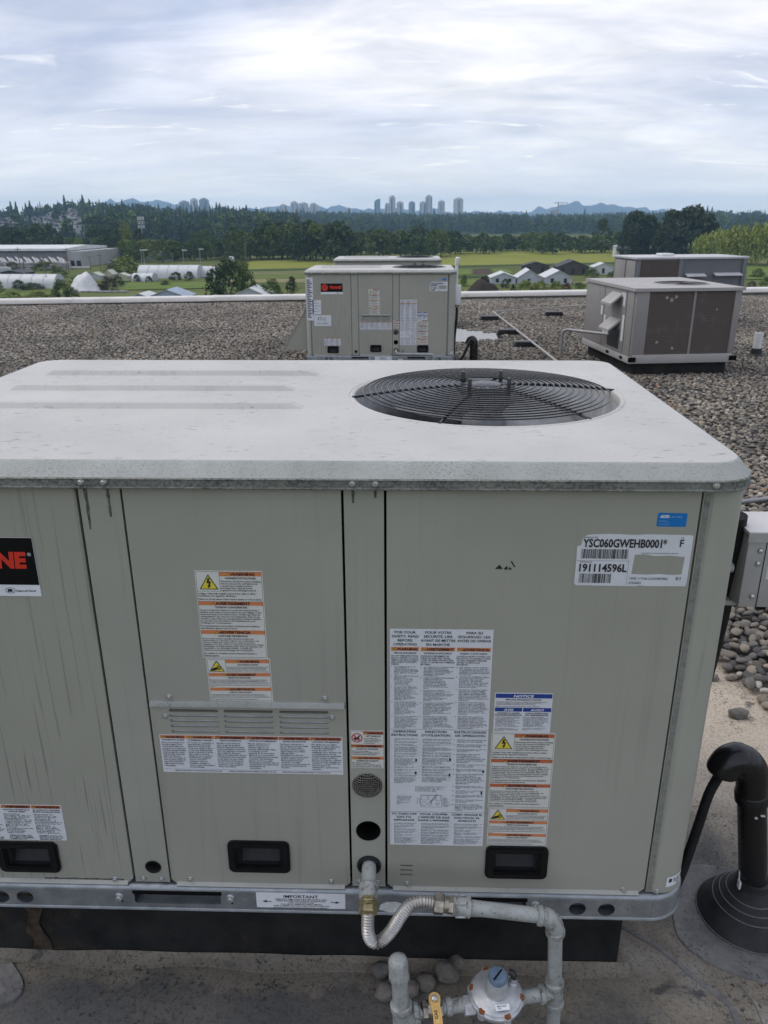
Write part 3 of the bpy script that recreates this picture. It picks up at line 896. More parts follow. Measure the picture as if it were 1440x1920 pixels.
# all the others: one scattered layer
PC = bpy.data.collections.new('pebble_shapes')
for i, me in enumerate(PEB[:6]):
    lo = pebble_mesh(i, 1)
    o = bpy.data.objects.new('pebble_shape', lo)
    PC.objects.link(o)
b = MB()
for x, y, s in cells:
    b.poly([(x, y, ROOF+0.012), (x+s, y, ROOF+0.012), (x+s, y+s, ROOF+0.012), (x, y+s, ROOF+0.012)])
gv = b.build('gravel', 'gravel_bed', grav, smooth=0)
gv['kind'] = 'stuff'
def scatter(obj, coll, density, smin, smax, rotx=0.5, seed=1, on_points=False, upright=False):
    ng = bpy.data.node_groups.new('scatter', 'GeometryNodeTree')
    ng.interface.new_socket('Geometry', in_out='INPUT', socket_type='NodeSocketGeometry')
    ng.interface.new_socket('Geometry', in_out='OUTPUT', socket_type='NodeSocketGeometry')
    N, L = ng.nodes, ng.links
    gi, go = N.new('NodeGroupInput'), N.new('NodeGroupOutput')
    ci = N.new('GeometryNodeCollectionInfo')
    ci.inputs['Collection'].default_value = coll
    ci.inputs['Separate Children'].default_value = True
    ci.inputs['Reset Children'].default_value = True
    ip = N.new('GeometryNodeInstanceOnPoints')
    if on_points:
        mp = N.new('GeometryNodeMeshToPoints')
        L.new(gi.outputs[0], mp.inputs[0]); L.new(mp.outputs[0], ip.inputs['Points'])
    else:
        dp = N.new('GeometryNodeDistributePointsOnFaces')
        dp.inputs['Density'].default_value = density
        dp.inputs['Seed'].default_value = seed
        L.new(gi.outputs[0], dp.inputs['Mesh']); L.new(dp.outputs['Points'], ip.inputs['Points'])
    L.new(ci.outputs[0], ip.inputs['Instance'])
    ip.inputs['Pick Instance'].default_value = True
    rv = N.new('FunctionNodeRandomValue'); rv.data_type = 'FLOAT_VECTOR'
    rv.inputs['Min'].default_value = (-rotx, -rotx, 0); rv.inputs['Max'].default_value = (rotx, rotx, 6.283)
    er = N.new('FunctionNodeEulerToRotation')
    L.new(rv.outputs['Value'], er.inputs[0]); L.new(er.outputs[0], ip.inputs['Rotation'])
    sv = N.new('FunctionNodeRandomValue'); sv.data_type = 'FLOAT'
    sv.inputs[2].default_value = smin; sv.inputs[3].default_value = smax
    sv.inputs['Seed'].default_value = 5
    L.new(sv.outputs[1], ip.inputs['Scale'])
    L.new(ip.outputs[0], go.inputs[0])
    md = obj.modifiers.new('scatter', 'NODES')
    md.node_group = ng
scatter(gv, PC, 760.0, 0.014, 0.029)
# rain water standing in a low spot
b = MB()
b.poly([(x, y, ROOF+0.012) for x, y in [(0.55, 10.6), (0.68, 12.05), (1.0, 12.25), (1.4, 11.85), (1.75, 11.3), (1.62, 10.9), (1.12, 10.62), (0.85, 10.45)]])
struct(b.build('puddle', 'puddle_water', smooth=0))

# parapet with its metal coping, in lengths
par = thing('parapet_wall', 'low roof-edge parapet with pale metal coping beyond the gravel', 'wall')
a_ = math.atan(0.133)
b = MB()
mapp = lambda p, q, d: (p, par_y(p)+d, q)
b.loft([[(x, par_y(x)+d, z) for d, z in ((0, ROOF-0.3), (0, -0.20), (0.30, -0.20), (0.30, ROOF-0.3))] for x in (-13, 13)])
b.build('wall', 'parapet_face', par)
x = -13.0
k = 0
while x < 13:
    x1 = x + (3.05 if k % 3 else 2.6)
    m = MB()
    prof = [(-0.035, -0.232), (-0.05, -0.225), (-0.045, -0.165), (-0.02, -0.135), (0.10, -0.125), (0.30, -0.130), (0.36, -0.15), (0.36, -0.24), (0.345, -0.24)]
    m.loft([[(xx, par_y(xx)+d, z+0.002*(k % 2)+0.0022*xx) for d, z in prof] for xx in (x+0.003, x1-0.003)])
    m.build('coping', 'coping_metal', par)
    s_ = MB()
    s_.loft([[(xx, par_y(xx)+d*1.02-0.002, z+0.006+0.0022*xx) for d, z in prof] for xx in (x1-0.05, x1+0.05)])
    s_.build('coping_joint', 'coping_metal', par)
    x = x1
    k += 1
# the building under the roof
bl = thing('building', 'flat-roofed building whose ballasted roof the units stand on', 'building')
b = MB()
b.loft([[(-13, -3, z), (13, -3, z), (13, par_y(13)+0.32, z), (-13, par_y(-13)+0.32, z)] for z in (-16.0, ROOF-0.35)])
b.build('wall', 'parapet_face', bl, smooth=0)

# ------------------------------------------------------------------ the packaged rooftop unit
FX, FY = 0.216, 0.597                    # fan centre
_scr = None
def screw(parent, x, z, y=0.0, s=1.0):
    global _scr
    if _scr is None:
        m = MB()
        m.lathe([(0.0056, 0.0), (0.0060, -0.0010), (0.0054, -0.0016)], axis=(0, 1, 0), n=14)
        m.lathe([(0.0040, -0.0014), (0.0040, -0.0052), (0.0034, -0.0058)], axis=(0, 1, 0), n=6)
        o = m.build('screw', 'screw_zinc', parent, (x, y, z), smooth=30)
        _scr = o.data
    else: o = link('screw', _scr, parent, (x, y, z))
    o.scale = (s, s, s)
    return o
def handle(parent, x0, x1, z0, z1):
    """recessed lift handle: rim with a pocket behind it"""
    cx_, cz = (x0+x1)/2, (z0+z1)/2
    iw, ih = 0.0475, 0.0255
    m = MB()
    m.plate(rrect(x0, x1, z0, z1, 0.013, 5), [rrect(cx_-iw, cx_+iw, cz-ih, cz+ih, 0.003, 3)], -0.0055, 0.002)
    m.plate(rrect(x0+0.004, x1-0.004, z0+0.004, z1-0.004, 0.011, 5), [rrect(cx_-iw-0.004, cx_+iw+0.004, cz-ih-0.004, cz+ih+0.004, 0.005, 3)], -0.0085, -0.004)
    o = m.build('handle', 'black_plastic', parent, smooth=40)
    p = MB()
    a = 0.036
    p.add([(cx_-iw, 0.001, cz-ih), (cx_+iw, 0.001, cz-ih), (cx_+iw, 0.001, cz+ih), (cx_-iw, 0.001, cz+ih),
           (cx_-iw+0.006, 0.012, cz-ih), (cx_+iw-0.006, 0.012, cz-ih), (cx_+iw-0.006, a, cz+ih-0.002), (cx_-iw+0.006, a, cz+ih-0.002)],
          [(0, 1, 5, 4), (1, 2, 6, 5), (2, 3, 7, 6), (3, 0, 4, 7), (4, 5, 6, 7)])
    p.build('pocket', 'handle_pocket', o, smooth=0)
    return o
def hole_rect(h): return rrect((h[0]+h[1])/2-0.049, (h[0]+h[1])/2+0.049, (h[2]+h[3])/2-0.027, (h[2]+h[3])/2+0.027, 0.003, 3)
HL, HM, HR_ = (-0.874, -0.738, 0.087, 0.170), (-0.361, -0.226, 0.099, 0.184), (0.199, 0.333, 0.096, 0.183)

def front_panel(parent, x0, x1, z0, z1, mat_, holes, lip=True):
    m = MB()
    c = 0.012
    out = [(x0+c, z0), (x1-c, z0), (x1, z0+c), (x1, z1), (x0, z1), (x0, z0+c)] if lip else [(x0, z0), (x1, z0), (x1, z1), (x0, z1)]
    m.plate(out, holes, 0.0, 0.010)
    if lip:      # the foot of the sheet kicks out a little
        m.loft([[(x, -0.0002, z0+0.006), (x, -0.0065, z0), (x, -0.0055, z0-0.003), (x, 0.004, z0-0.001), (x, 0.004, z0+0.006)] for x in (x0+c, x1-c)], 1)
    return m.build('access_panel', [mat_, 'lip_paint'], parent)

def make_unit():
    U = thing('rooftop_unit', 'grey-green packaged rooftop unit covered in warning labels, filling the foreground', 'rooftop unit', (0, 0, 0), 0, 'rooftop units')
    Z0, Z1 = 0.058, 0.9985
    # ---- dark inside and the outer sides
    m = MB()
    m.box(-1.09, 0.592, 0.045, 1.07, 0.05, 0.78)
    m.box(-1.09, -0.14, 0.045, 1.07, 0.78, 1.0)
    m.box(-1.05, 0.55, 0.0115, 0.047, 0.50, 1.0)
    m.box(-1.05, -0.50, 0.0115, 0.047, 0.20, 0.50)
    m.box(-0.07, -0.04, 0.0135, 0.047, 0.38, 0.50)
    m.box(0.35, 0.55, 0.0115, 0.047, 0.06, 0.50)
    m.build('casing', 'black_void', U, smooth=0)
    m = MB()
    m.box(-1.107, -1.097, 0.05, 1.085, Z0, Z1)
    m.box(-1.09, 0.59, 1.075, 1.086, Z0, Z1)
    m.build('side_panel', 'panel_paint_clean', U)
    m = MB()
    m.box(0.600, 0.625, 0.13, 1.08, Z0, Z1)
    m.build('coil', 'coil_fins', U)
    # ---- fronts
    front_panel(U, -1.0540, -0.5806, Z0, Z1, 'panel_paint_runs', [hole_rect(HL)])
    for x0, x1, hs in ((-0.5758, -0.4990, [circ(-0.5323, 0.1032, 0.0165)]), (-0.0908, -0.0180, [circ(-0.0549, 0.3351, 0.0300), circ(-0.0541, 0.2141, 0.0268), circ(-0.0534, 0.1205, 0.0240)])):
        m = MB()
        m.plate([(x0, Z0+0.002), (x1, Z0+0.002), (x1, Z1), (x0, Z1)], hs, 0.0015, 0.012)
        m.build('mullion', 'post_paint', U)
    front_panel(U, -0.4942, -0.0956, 0.530, Z1, 'panel_paint_clean', [], lip=False)
    louv = []
    for c0, c1 in ((-0.4555, -0.3552), (-0.3441, -0.2438), (-0.2314, -0.1318)):
        for z in (0.5140, 0.5020, 0.4895, 0.4770, 0.4640):
            louv.append((c0, c1, z))
    front_panel(U, -0.4942, -0.0956, Z0, 0.5265, 'panel_paint', [hole_rect(HM)] + [rrect(a, c, z-0.0032, z+0.0032, 0.0031, 3) for a, c, z in louv])
    for a, c, z in louv:
        m = MB()
        m.add([(a, 0.004, z-0.0036), (c, 0.004, z-0.0036), (c, 0.0105, z+0.0015), (a, 0.0105, z+0.0015), (a, 0.004, z-0.0046), (c, 0.004, z-0.0046), (c, 0.0112, z+0.0005), (a, 0.0112, z+0.0005)],
              [(0, 1, 2, 3), (4, 7, 6, 5), (0, 4, 5, 1), (3, 2, 6, 7)])
        if z < 0.51: m.build('louvre', 'shroud_paint', U, smooth=0)
    m = MB()      # drip ledge over the louvres
    m.loft([[(x, 0.0, 0.5385), (x, -0.003, 0.5385), (x, -0.0085, 0.5300), (x, -0.0085, 0.5275), (x, 0.0, 0.5290)] for x in (-0.4915, -0.0985)])
    m.build('drip_ledge', 'lid_slope', U)
    slots = [rrect(0.0142, 0.0423, z-0.0028, z+0.0028, 0.0027, 3) for z in (0.1215, 0.1088, 0.0963)]
    front_panel(U, -0.0130, 0.5486, Z0, Z1, 'panel_paint_clean', [hole_rect(HR_)] + slots)
    # ---- corner posts
    def post(sgn, xe, xi):
        m = MB()
        r = 0.052
        path = [(xi, 0.0030), (xi+sgn*0.0145, 0.0030), (xi+sgn*0.0175, 0.0)]
        for i in range(9):
            a = -PI/2 + PI/2*i/8
            path.append((xe-sgn*r+sgn*r*math.cos(a), r+r*math.sin(a)))
        path.append((xe, 0.13))
        inner = [(p[0]-sgn*0.008, p[1]+0.010) for p in reversed(path)]
        inner[-1] = (xi, 0.013)
        ring = path + inner
        m.loft([[(p[0], p[1], z) for p in ring] for z in (Z0+0.001, Z1)])
        m.build('corner_post', 'post_paint', U, smooth=30)
        g = MB()
        g.box(*sorted((xi+sgn*0.002, xi+sgn*0.0125)), 0.0022, 0.0032, Z0+0.003, Z1-0.002)
        g.build('joint_groove', 'mildew_edge', U)
    post(1, 0.639, 0.5535)
    post(-1, -1.118, -1.0585)
    # ---- lid
    def ring(off, z, n=10, r=0.075):
        return [(x, y, z) for x, y in rrect(-1.127+off*0.6, 0.648-off*0.6, -0.012+off, 1.118-off*0.8, max(r-off*0.5, 0.01), n)]
    m = MB()
    m.loft([ring(0.004, 0.9945), ring(-0.006, 0.9940), ring(-0.007, 0.9965), ring(0.000, 0.9985), ring(0.0005, 1.0105)], 2, False, False)
    m.loft([ring(0.0005, 1.0105), ring(-0.004, 1.0118), ring(-0.001, 1.0140)], 2, False, False)
    m.loft([ring(-0.001, 1.0140), ring(0.024, 1.0340), ring(0.0275, 1.0363), ring(0.0315, 1.0375)], 1, False, False)
    m.loft([ring(0.0315, 1.0375), ring(0.037, 1.0380)], 0, False, False)
    top = [(p[0], p[1]) for p in ring(0.037, 1.038)]
    fanhole = circ(FX, FY, 0.3385, 72)
    m.plate(top, [fanhole], 1.038, 1.038, 0, lambda p, q, d: (p, q, d), side=False, backface=False)
    # pressed ring round the fan opening
    prof = [(0.3385, 1.0380), (0.3365, 1.0364), (0.3345, 1.0368), (0.3325, 1.0387), (0.3290, 1.0392), (0.3240, 1.0372), (0.3205, 1.0300), (0.3195, 1.0180)]
    m.loft([[(FX+r_*math.cos(2*PI*k/72), FY+r_*math.sin(2*PI*k/72), z) for k in range(72)] for r_, z in prof], 0, False, False)
    # three long pressed ribs
    for (x0, x1, yc) in ((-0.995, -0.222, 0.852), (-0.998, -0.262, 0.645), (-0.975, -0.216, 0.443)):
        hw, tw, h = 0.0175, 0.0100, 0.0120
        rings = []
        for xx, k in ((x0, 0.0), (x0+0.020, 1.0), (x1-0.030, 1.0), (x1, 0.0)):
            rings.append([(xx, yc-hw, 1.0376), (xx, yc-tw-(hw-tw)*(1-k)*.5, 1.0376+h*k), (xx, yc+tw, 1.0376+h*k), (xx, yc+hw, 1.0376)])
        m.loft(rings, 0)
    m.build('lid', ['lid_chalk', 'lid_slope', 'lid_skirt'], U, smooth=24)
    # ---- fan well, fan and guard
    m = MB()
    m.loft([[(FX+r_*math.cos(2*PI*k/64), FY+r_*math.sin(2*PI*k/64), z) for k in range(64)] for r_, z in ((0.3198, 1.0200), (0.317, 0.985), (0.317, 0.895), (0.326, 0.88))], 0, False, False)
    m.build('fan_shroud', 'shroud_paint', U, smooth=40)
    F_ = MB()
    F_.lathe([(0.02, 0.80), (0.062, 0.80), (0.066, 0.82), (0.066, 0.925), (0.060, 0.935), (0.02, 0.94)], (FX, FY, 0), n=28, m=1)
    F_.lathe([(0.052, 0.945), (0.056, 0.95), (0.056, 0.972), (0.048, 0.984), (0.02, 0.988)], (FX, FY, 0), n=28, m=0)
    for k in range(4):
        a0 = R(28+90*k)
        rings = []
        for i in range(7):
            rr_ = 0.05+0.245*i/6
            hw = R(24 + 10*math.sin(i/6*PI)) * (1.0 if i < 5 else 0.93)
            row = []
            for j in range(7):
                t_ = j/6*2-1
                a = a0 + hw*t_ + 0.10*i/6
                row.append((FX+rr_*math.cos(a), FY+rr_*math.sin(a), 0.945+0.036*t_*(0.6+0.4*i/6)-0.008*t_*t_))
            rings.append(row)
        F_.loft(rings, 0, closed=False)
        F_.loft([[(p[0], p[1], p[2]-0.0022) for p in r_] for r_ in rings], 0, closed=False)
    F_.build('fan', ['fan_metal', 'motor_paint'], U, smooth=40)
    def gz(r_): return 1.0420 + 0.0215*(1-(r_/0.318)**2)
    G_ = MB()
    r_ = 0.076
    while r_ < 0.304:
        G_.torus((FX, FY, gz(r_)+0.0028), r_, 0.0018, 64 if r_ > 0.12 else 40, 6)
        r_ += 0.0151
    gd = G_.build('fan_guard', 'guard_wire', U, smooth=60)
    for a in (8, 68, 128, 188, 248, 308):
        m = MB()
        ca, sa = math.cos(R(a)), math.sin(R(a))
        m.tube([(FX+ca*q, FY+sa*q, gz(q)-0.0018) for q in (0.05, 0.10, 0.16, 0.22, 0.27, 0.305, 0.331)], 0.0036, 6)
        m.build('guard_arm', 'guard_wire', gd)
    m = MB()
    m.lathe([(0.030, 1.044), (0.070, 1.046), (0.073, 1.054), (0.066, 1.060), (0.044, 1.063), (0.040, 1.059), (0.010, 1.059)], (FX, FY, 0), n=32)
    for k in range(8):
        a = PI/4*k
        m.box(FX-0.004, FX+0.004, FY+0.028, FY+0.060, 1.058, 1.0635, rot=Matrix.Rotation(a, 3, 'Z'), c=(FX, FY, 1.060))
    m.build('motor_cap', 'motor_paint', U, smooth=35)
    m = MB()
    m.lathe([(0.010, 1.058), (0.038, 1.059), (0.039, 1.063), (0.034, 1.0655), (0.030, 1.0645), (0.024, 1.0665), (0.005, 1.0665)], (FX, FY, 0), n=28)
    m.build('motor_disc', 'motor_disc', U, smooth=35)
    for k in range(4):
        a = PI/4 + PI/2*k + 0.1
        m = MB()
        m.lathe([(0.0050, 1.045), (0.0050, 1.084), (0.0042, 1.086)], (FX+0.068*math.cos(a), FY+0.068*math.sin(a), 0), n=10)
        m.build('stud', 'guard_wire', U)
    # ---- base rail with fork pockets and drain holes
    path = [(-1.125, 0.0)] + [(x, 0.0) for x in (-0.5, 0.1)] + [(0.568, 0.0)]
    for i in range(1, 11):
        a = -PI/2+PI/2*i/10
        path.append((0.568+0.076*math.cos(a), 0.076+0.076*math.sin(a)))
    path += [(0.644, 0.4), (0.644, 1.10)]
    def sweep(mm, prof, pth, mi=0):
        rings = []
        for i, (x, y) in enumerate(pth):
            x0, y0 = pth[max(i-1, 0)]; x1, y1 = pth[min(i+1, len(pth)-1)]
            dx_, dy_ = x1-x0, y1-y0
            L_ = math.hypot(dx_, dy_); nx_, ny_ = dy_/L_, -dx_/L_
            if pth is path and i < 3: nx_, ny_ = 0, -1
            rings.append([(x+nx_*o, y+ny_*o, z) for o, z in prof])
        mm.loft(rings, mi)
    YR, DZ = -0.0085, -0.0127
    xr = lambda x: 0.023+(x-0.023)*1.0088
    m = MB()
    sweep(m, [(-0.020, 0.0548), (-0.001, 0.0545), (0.0045, 0.0525), (0.0075, 0.0485), (0.0085, 0.0440), (0.0085, 0.0395), (0.0070, 0.0395), (0.0070, 0.0435), (0.0060, 0.0475), (0.0030, 0.0505), (-0.020, 0.0530)], path)
    sweep(m, [(0.0085, -0.0045), (0.0100, -0.0070), (0.0107, -0.0105), (0.0085, -0.0130), (-0.020, -0.0130), (-0.020, -0.0112), (0.0075, -0.0108), (0.0088, -0.0095), (0.0083, -0.0075), (0.0070, -0.0045)], path)
    sweep(m, [(0.0085, 0.0397), (0.0085, -0.0047), (0.0070, -0.0047), (0.0070, 0.0397)], path[3:])
    hs = [circ(xr(-0.8226), 0.0305+DZ, 0.0190, 28, 0.0180), circ(xr(-0.8770), 0.0300+DZ, 0.0190, 28, 0.0180), circ(xr(0.4030), 0.0295+DZ, 0.0186, 28, 0.0180), circ(xr(0.4660), 0.0290+DZ, 0.0186, 28, 0.0180),
          rrect(xr(-0.575), xr(-0.382), 0.0195+DZ, 0.0505+DZ, 0.006), rrect(xr(0.087), xr(0.290), 0.0205+DZ, 0.0505+DZ, 0.006), circ(xr(-0.6030), 0.0235+DZ, 0.0028, 10), circ(xr(-0.3570), 0.0245+DZ, 0.0028, 10), circ(0.516, 0.032+DZ, 0.002, 8), circ(0.526, 0.037+DZ, 0.0016, 8),
          circ(0.0550, 0.0240+DZ, 0.004, 10)]
    m.plate([(-1.125, -0.0047), (0.568, -0.0047), (0.568, 0.0397), (-1.125, 0.0397)], hs, YR, YR+0.0015)
    for x0, x1 in ((-0.585, -0.372), (0.077, 0.300)):      # inward lip of each fork pocket
        m.loft([[(xr(x), YR+0.0003, 0.0195+DZ), (xr(x), YR+0.0003, 0.0180+DZ), (xr(x), YR+0.026, 0.0165+DZ), (xr(x), YR+0.026, 0.0180+DZ)] for x in (x0+0.012, x1-0.012)])
    rail = m.build('base_rail', 'galvanised', U, smooth=40)
    for x0, x1 in ((-0.578, -0.379), (0.084, 0.293)):
        g = MB()
        g.box(xr(x0), xr(x1), YR-0.0013, YR+0.0020, 0.0345, 0.0445, bev=0.0012)
        g.build('pocket_slot', 'black_void', rail)
    for x0, x1 in ((-0.60, -0.36), (0.06, 0.31), (-0.92, -0.78), (0.36, 0.51)):
        g = MB()
        g.loft([[(x, YR+y, z+DZ) for y, z in ((0.030, 0.010), (0.030, 0.030), (0.022, 0.0345), (0.030, 0.040), (0.038, 0.052), (0.048, 0.052), (0.048, 0.010))] for x in (xr(x0), xr(x1))])
        g.build('inner_channel', 'galvanised', rail)
    g = MB()
    outl = [(-0.032, 0.0165), (-0.028, 0.031), (-0.015, 0.038), (0.004, 0.0395), (0.014, 0.037), (0.026, 0.027), (0.037, 0.015), (0.025, 0.0095), (-0.010, 0.009)]
    g.plate([(x, z+DZ) for x, z in outl], [], YR-0.0007, YR-0.0001)
    g.build('oxide_patch', 'white_oxide', rail)
    for x, z in ((-0.6084, 0.0385), (-0.3602, 0.0405), (0.3108, 0.0392)): screw(U, xr(x), z+DZ, YR, 1.65)
    g = MB()       # grime caught along the foot of the left panel
    up_ = [(-0.78+0.0085*i, 0.0655+0.006*(0.5+0.5*mnoise.noise(Vector((i*0.55, 2, 0))))) for i in range(22)]
    g.plate([(-0.78, 0.0585), (-0.602, 0.0585)] + up_[::-1], [], -0.0003, 0.0002)
    g.build('grime', 'grime', U, smooth=0)
    # ---- screws
    for x in (-0.5622, -0.5211, -0.0740, -0.0328, 0.5663, -1.03, -0.9): screw(U, x, 1.0048, -0.0118, 1.1)
    for x, z in ((0.0297, 0.0721), (-0.5574, 0.0708), (-0.5166, 0.0705), (-0.4524, 0.0717), (-0.1378, 0.0735), (-0.0752, 0.0745), (-0.0339, 0.0738), (0.5031, 0.0669), (-0.6217, 0.0678), (-1.02, 0.068)): screw(U, x, z, 0.0005)
    screw(U, 0.5760, 0.0645, 0.0, 1.0)
    for x, z in ((-0.4518, 0.5470), (-0.1376, 0.5483), (-0.4641, 0.5011), (-0.1249, 0.5030)): screw(U, x, z)
    # ---- dirt runs under the lid screws
    t_ = MB()
    rr = random.Random(8)
    # ---- handles
    for h in (HL, HM, HR_): handle(U, *h)
    # ---- flue screen, flue hole, gas grommet, knock-out
    m = MB()
    m.torus((-0.0549, 0.001, 0.3351), 0.0300, 0.0018, 36, 6, (0, 1, 0))
    N_ = 13
    def dome(a, c):
        q = min(1.0, (a*a+c*c)/(0.0295**2))
        return -0.010*math.sqrt(max(0, 1-q))
    for k in range(N_):
        o_ = -0.0275+0.055*k/(N_-1)
        hw = math.sqrt(max(1e-8, 0.0293**2-o_*o_))
        for vert in (0, 1):
            pts = []
            for i in range(9):
                s_ = -hw+2*hw*i/8
                x_, z_ = (o_, s_) if vert else (s_, o_)
                pts.append((-0.0549+x_, dome(x_, z_)-(0.0008 if vert else 0.0), 0.3351+z_))
            m.tube(pts, 0.00085, 4, 0)
    m.build('flue_screen', 'mesh_wire', U, smooth=60)
    m = MB()
    m.lathe([(0.0268, 0.001), (0.0255, -0.0012), (0.0245, 0.001), (0.0240, 0.03), (0.0200, 0.031)], (-0.0541, 0.0015, 0.2141), (0, 1, 0), 28, caps=False)
    m.build('flue_outlet', 'black_void', U, smooth=40)
    m = MB()
    m.lathe([(0.0262, 0.002), (0.0262, -0.0030), (0.0225, -0.0055), (0.0190, -0.0040), (0.0185, 0.010)], (-0.0534, 0.0, 0.1205), (0, 1, 0), 28, caps=False)
    m.build('grommet', 'gasket_black', U, smooth=40)
    m = MB()
    m.lathe([(0.0165, 0.002), (0.0180, 0.0005), (0.0165, -0.0010), (0.0150, 0.002), (0.0145, 0.028), (0.001, 0.028)], (-0.5323, 0.0, 0.1032), (0, 1, 0), 24, caps=False)
    m.build('knockout', 'gasket_black', U, smooth=40)
    return U

# ------------------------------------------------------------------ labels on the unit
EN_V1 = "Disconnect all electric power including\nremote disconnects and follow lock\nout and tag procedures before\nservicing. Insure that all motor\ncapacitors have discharged stored"
EN_V2 = "voltage. Units with variable speed drive, refer to drive\ninstructions for capacitor discharge."
EN_V3 = "Failure to do the above could result in death or serious injury."
FR_V = "Couper toutes les tensions et ouvrir les sectionneurs à\ndistance, puis suivre les procédures de verrouillage et des\nétiquettes avant toute intervention. Vérifier que tous les\ncondensateurs des moteurs sont déchargés. Dans le cas\nd'unités comportant des entraînements à vitesse variable,\nse reporter aux instructions de l'entraînement pour\ndécharger les condensateurs."
FR_V2 = "Un manquement à la procédure ci-dessus peut entraîner\ndes blessures graves, voire la mort."
ES_V = "Desconecte toda la energía eléctrica, incluso las\ndesconexiones remotas y siga los procedimientos de\ncierre y etiquetado antes de proceder al servicio.\nAsegúrese de que todos los capacitores del motor hayan\ndescargado el voltaje almacenado. Para las unidades con\ntransmisión de velocidad variable, consulte las\ninstrucciones para la descarga del condensador."
ES_V2 = "No realizar lo antedicho puede provocar la muerte o\nlesiones graves."
EN_R = "Disconnect all electric power including remote disconnects\nand follow lock out and tag procedures before servicing.\nSecure drive sheaves to ensure rotor cannot freewheel."
EN_R2 = "Failure to do the above could result in death or serious injury."
FR_R = "Débrancher toutes les alimentations électriques, y compris les sectionneurs à distance,\net suivre les procédures de verrouillage et d'étiquetage avant d'effectuer l'entretien.\nImmobiliser les poulies d'entraînement pour empêcher le rotor de tourner en roue libre."
FR_R2 = "Un manquement à la procédure ci-dessus peut entraîner des blessures graves, voire la\nmort."
ES_R = "Desconecte toda la energía eléctrica, incluso desconexiones remotas y siga los\nprocedimientos de bloqueo y colocación de advertencias antes de hacerle servicio.\nAsegure las poleas de dirección para garantizar que el rotor no puede girar libremente."
ES_R2 = "No realizar lo antedicho puede provocar la muerte o lesiones graves."
def bolt_sign(s, u, v, w_, h):
    s.tri(u, v, w_, h)
    P_ = [(0.47, 0.24), (0.58, 0.26), (0.53, 0.46), (0.64, 0.46), (0.56, 0.74), (0.62, 0.73), (0.50, 0.92), (0.42, 0.73), (0.48, 0.74), (0.51, 0.57), (0.39, 0.58)]
    s.shape([(u+a*w_, v+c*h) for a, c in P_], 'ink_black', 4)
def rotor_sign(s, u, v, w_, h):
    s.tri(u, v, w_, h)
    P_ = [(0.10, 0.90), (0.20, 0.72), (0.36, 0.62), (0.48, 0.60), (0.56, 0.50), (0.59, 0.53), (0.54, 0.66), (0.64, 0.72), (0.64, 0.78), (0.52, 0.78), (0.44, 0.86), (0.22, 0.92)]
    s.shape([(u+a*w_, v+c*h) for a, c in P_], 'ink_black', 4)
    for r_, q in ((0.13, 0.10), (0.05, 0.03)):
        s.shape(circ(u+0.64*w_, v+0.68*h, r_*w_, 18), 'ink_black', 5, [circ(u+0.64*w_, v+0.68*h, q*w_, 18)])
    s.shape([(u+0.52*w_, v+0.42*h), (u+0.56*w_, v+0.40*h), (u+0.74*w_, v+0.58*h), (u+0.70*w_, v+0.60*h)], 'ink_black', 4)
def volt_label(parent, x, z, w, h, band, rot=0.0):
    s = Sticker(w, h, 'label_cream')
    k, q = w/0.1285, h/0.190
    U_, V_ = (lambda a: a*0.001*k), (lambda a: a*0.001*q)
    s.frame(U_(1.6), U_(126.6), V_(1.8), V_(188), 0.0005)
    s.rect(U_(1.6), U_(126.6), V_(64.5), V_(64.9), 'ink_black', 2)
    bolt_sign(s, U_(7), V_(7.5), U_(36), V_(31.5))
    s.rect(U_(46.2), U_(46.7), V_(2), V_(43.5), 'ink_black', 1); s.rect(U_(2), U_(46.5), V_(43.2), V_(43.6), 'ink_black', 1)
    s.band(U_(46.5), U_(126.2), V_(2.2), V_(11), 'WARNING', band)
    s.line('HAZARDOUS VOLTAGE!', U_(86), V_(13), V_(4.0), wide=1.2, maxw=U_(58))
    s.body(EN_V1, U_(48.5), U_(124), V_(20), V_(43.6), bold=0.016)
    s.body(EN_V2, U_(3.5), U_(113), V_(46), V_(55.5), bold=0.016)
    s.body(EN_V3, U_(3.5), U_(124), V_(58), V_(62.8), bold=0.016)
    s.band(U_(2), U_(126.2), V_(64.8), V_(73.2), 'AVERTISSEMENT', band)
    s.line('TENSION DANGEREUSE!', U_(64), V_(75.2), V_(3.8), wide=1.2, maxw=U_(62))
    s.body(FR_V, U_(3.5), U_(122), V_(81.5), V_(114), bold=0.016)
    s.body(FR_V2, U_(3.5), U_(117), V_(116), V_(126), bold=0.016)
    s.band(U_(2), U_(126.2), V_(127.5), V_(136), 'ADVERTENCIA', band)
    s.line('¡VOLTAJE PELIGROSO!', U_(64), V_(138), V_(3.8), wide=1.2, maxw=U_(58))
    s.body(ES_V, U_(3.5), U_(122), V_(144.5), V_(174.5), bold=0.016)
    s.body(ES_V2, U_(3.5), U_(108), V_(177), V_(187), bold=0.016)
    return s.put(parent, 'warning_label', x, z, rot=rot)
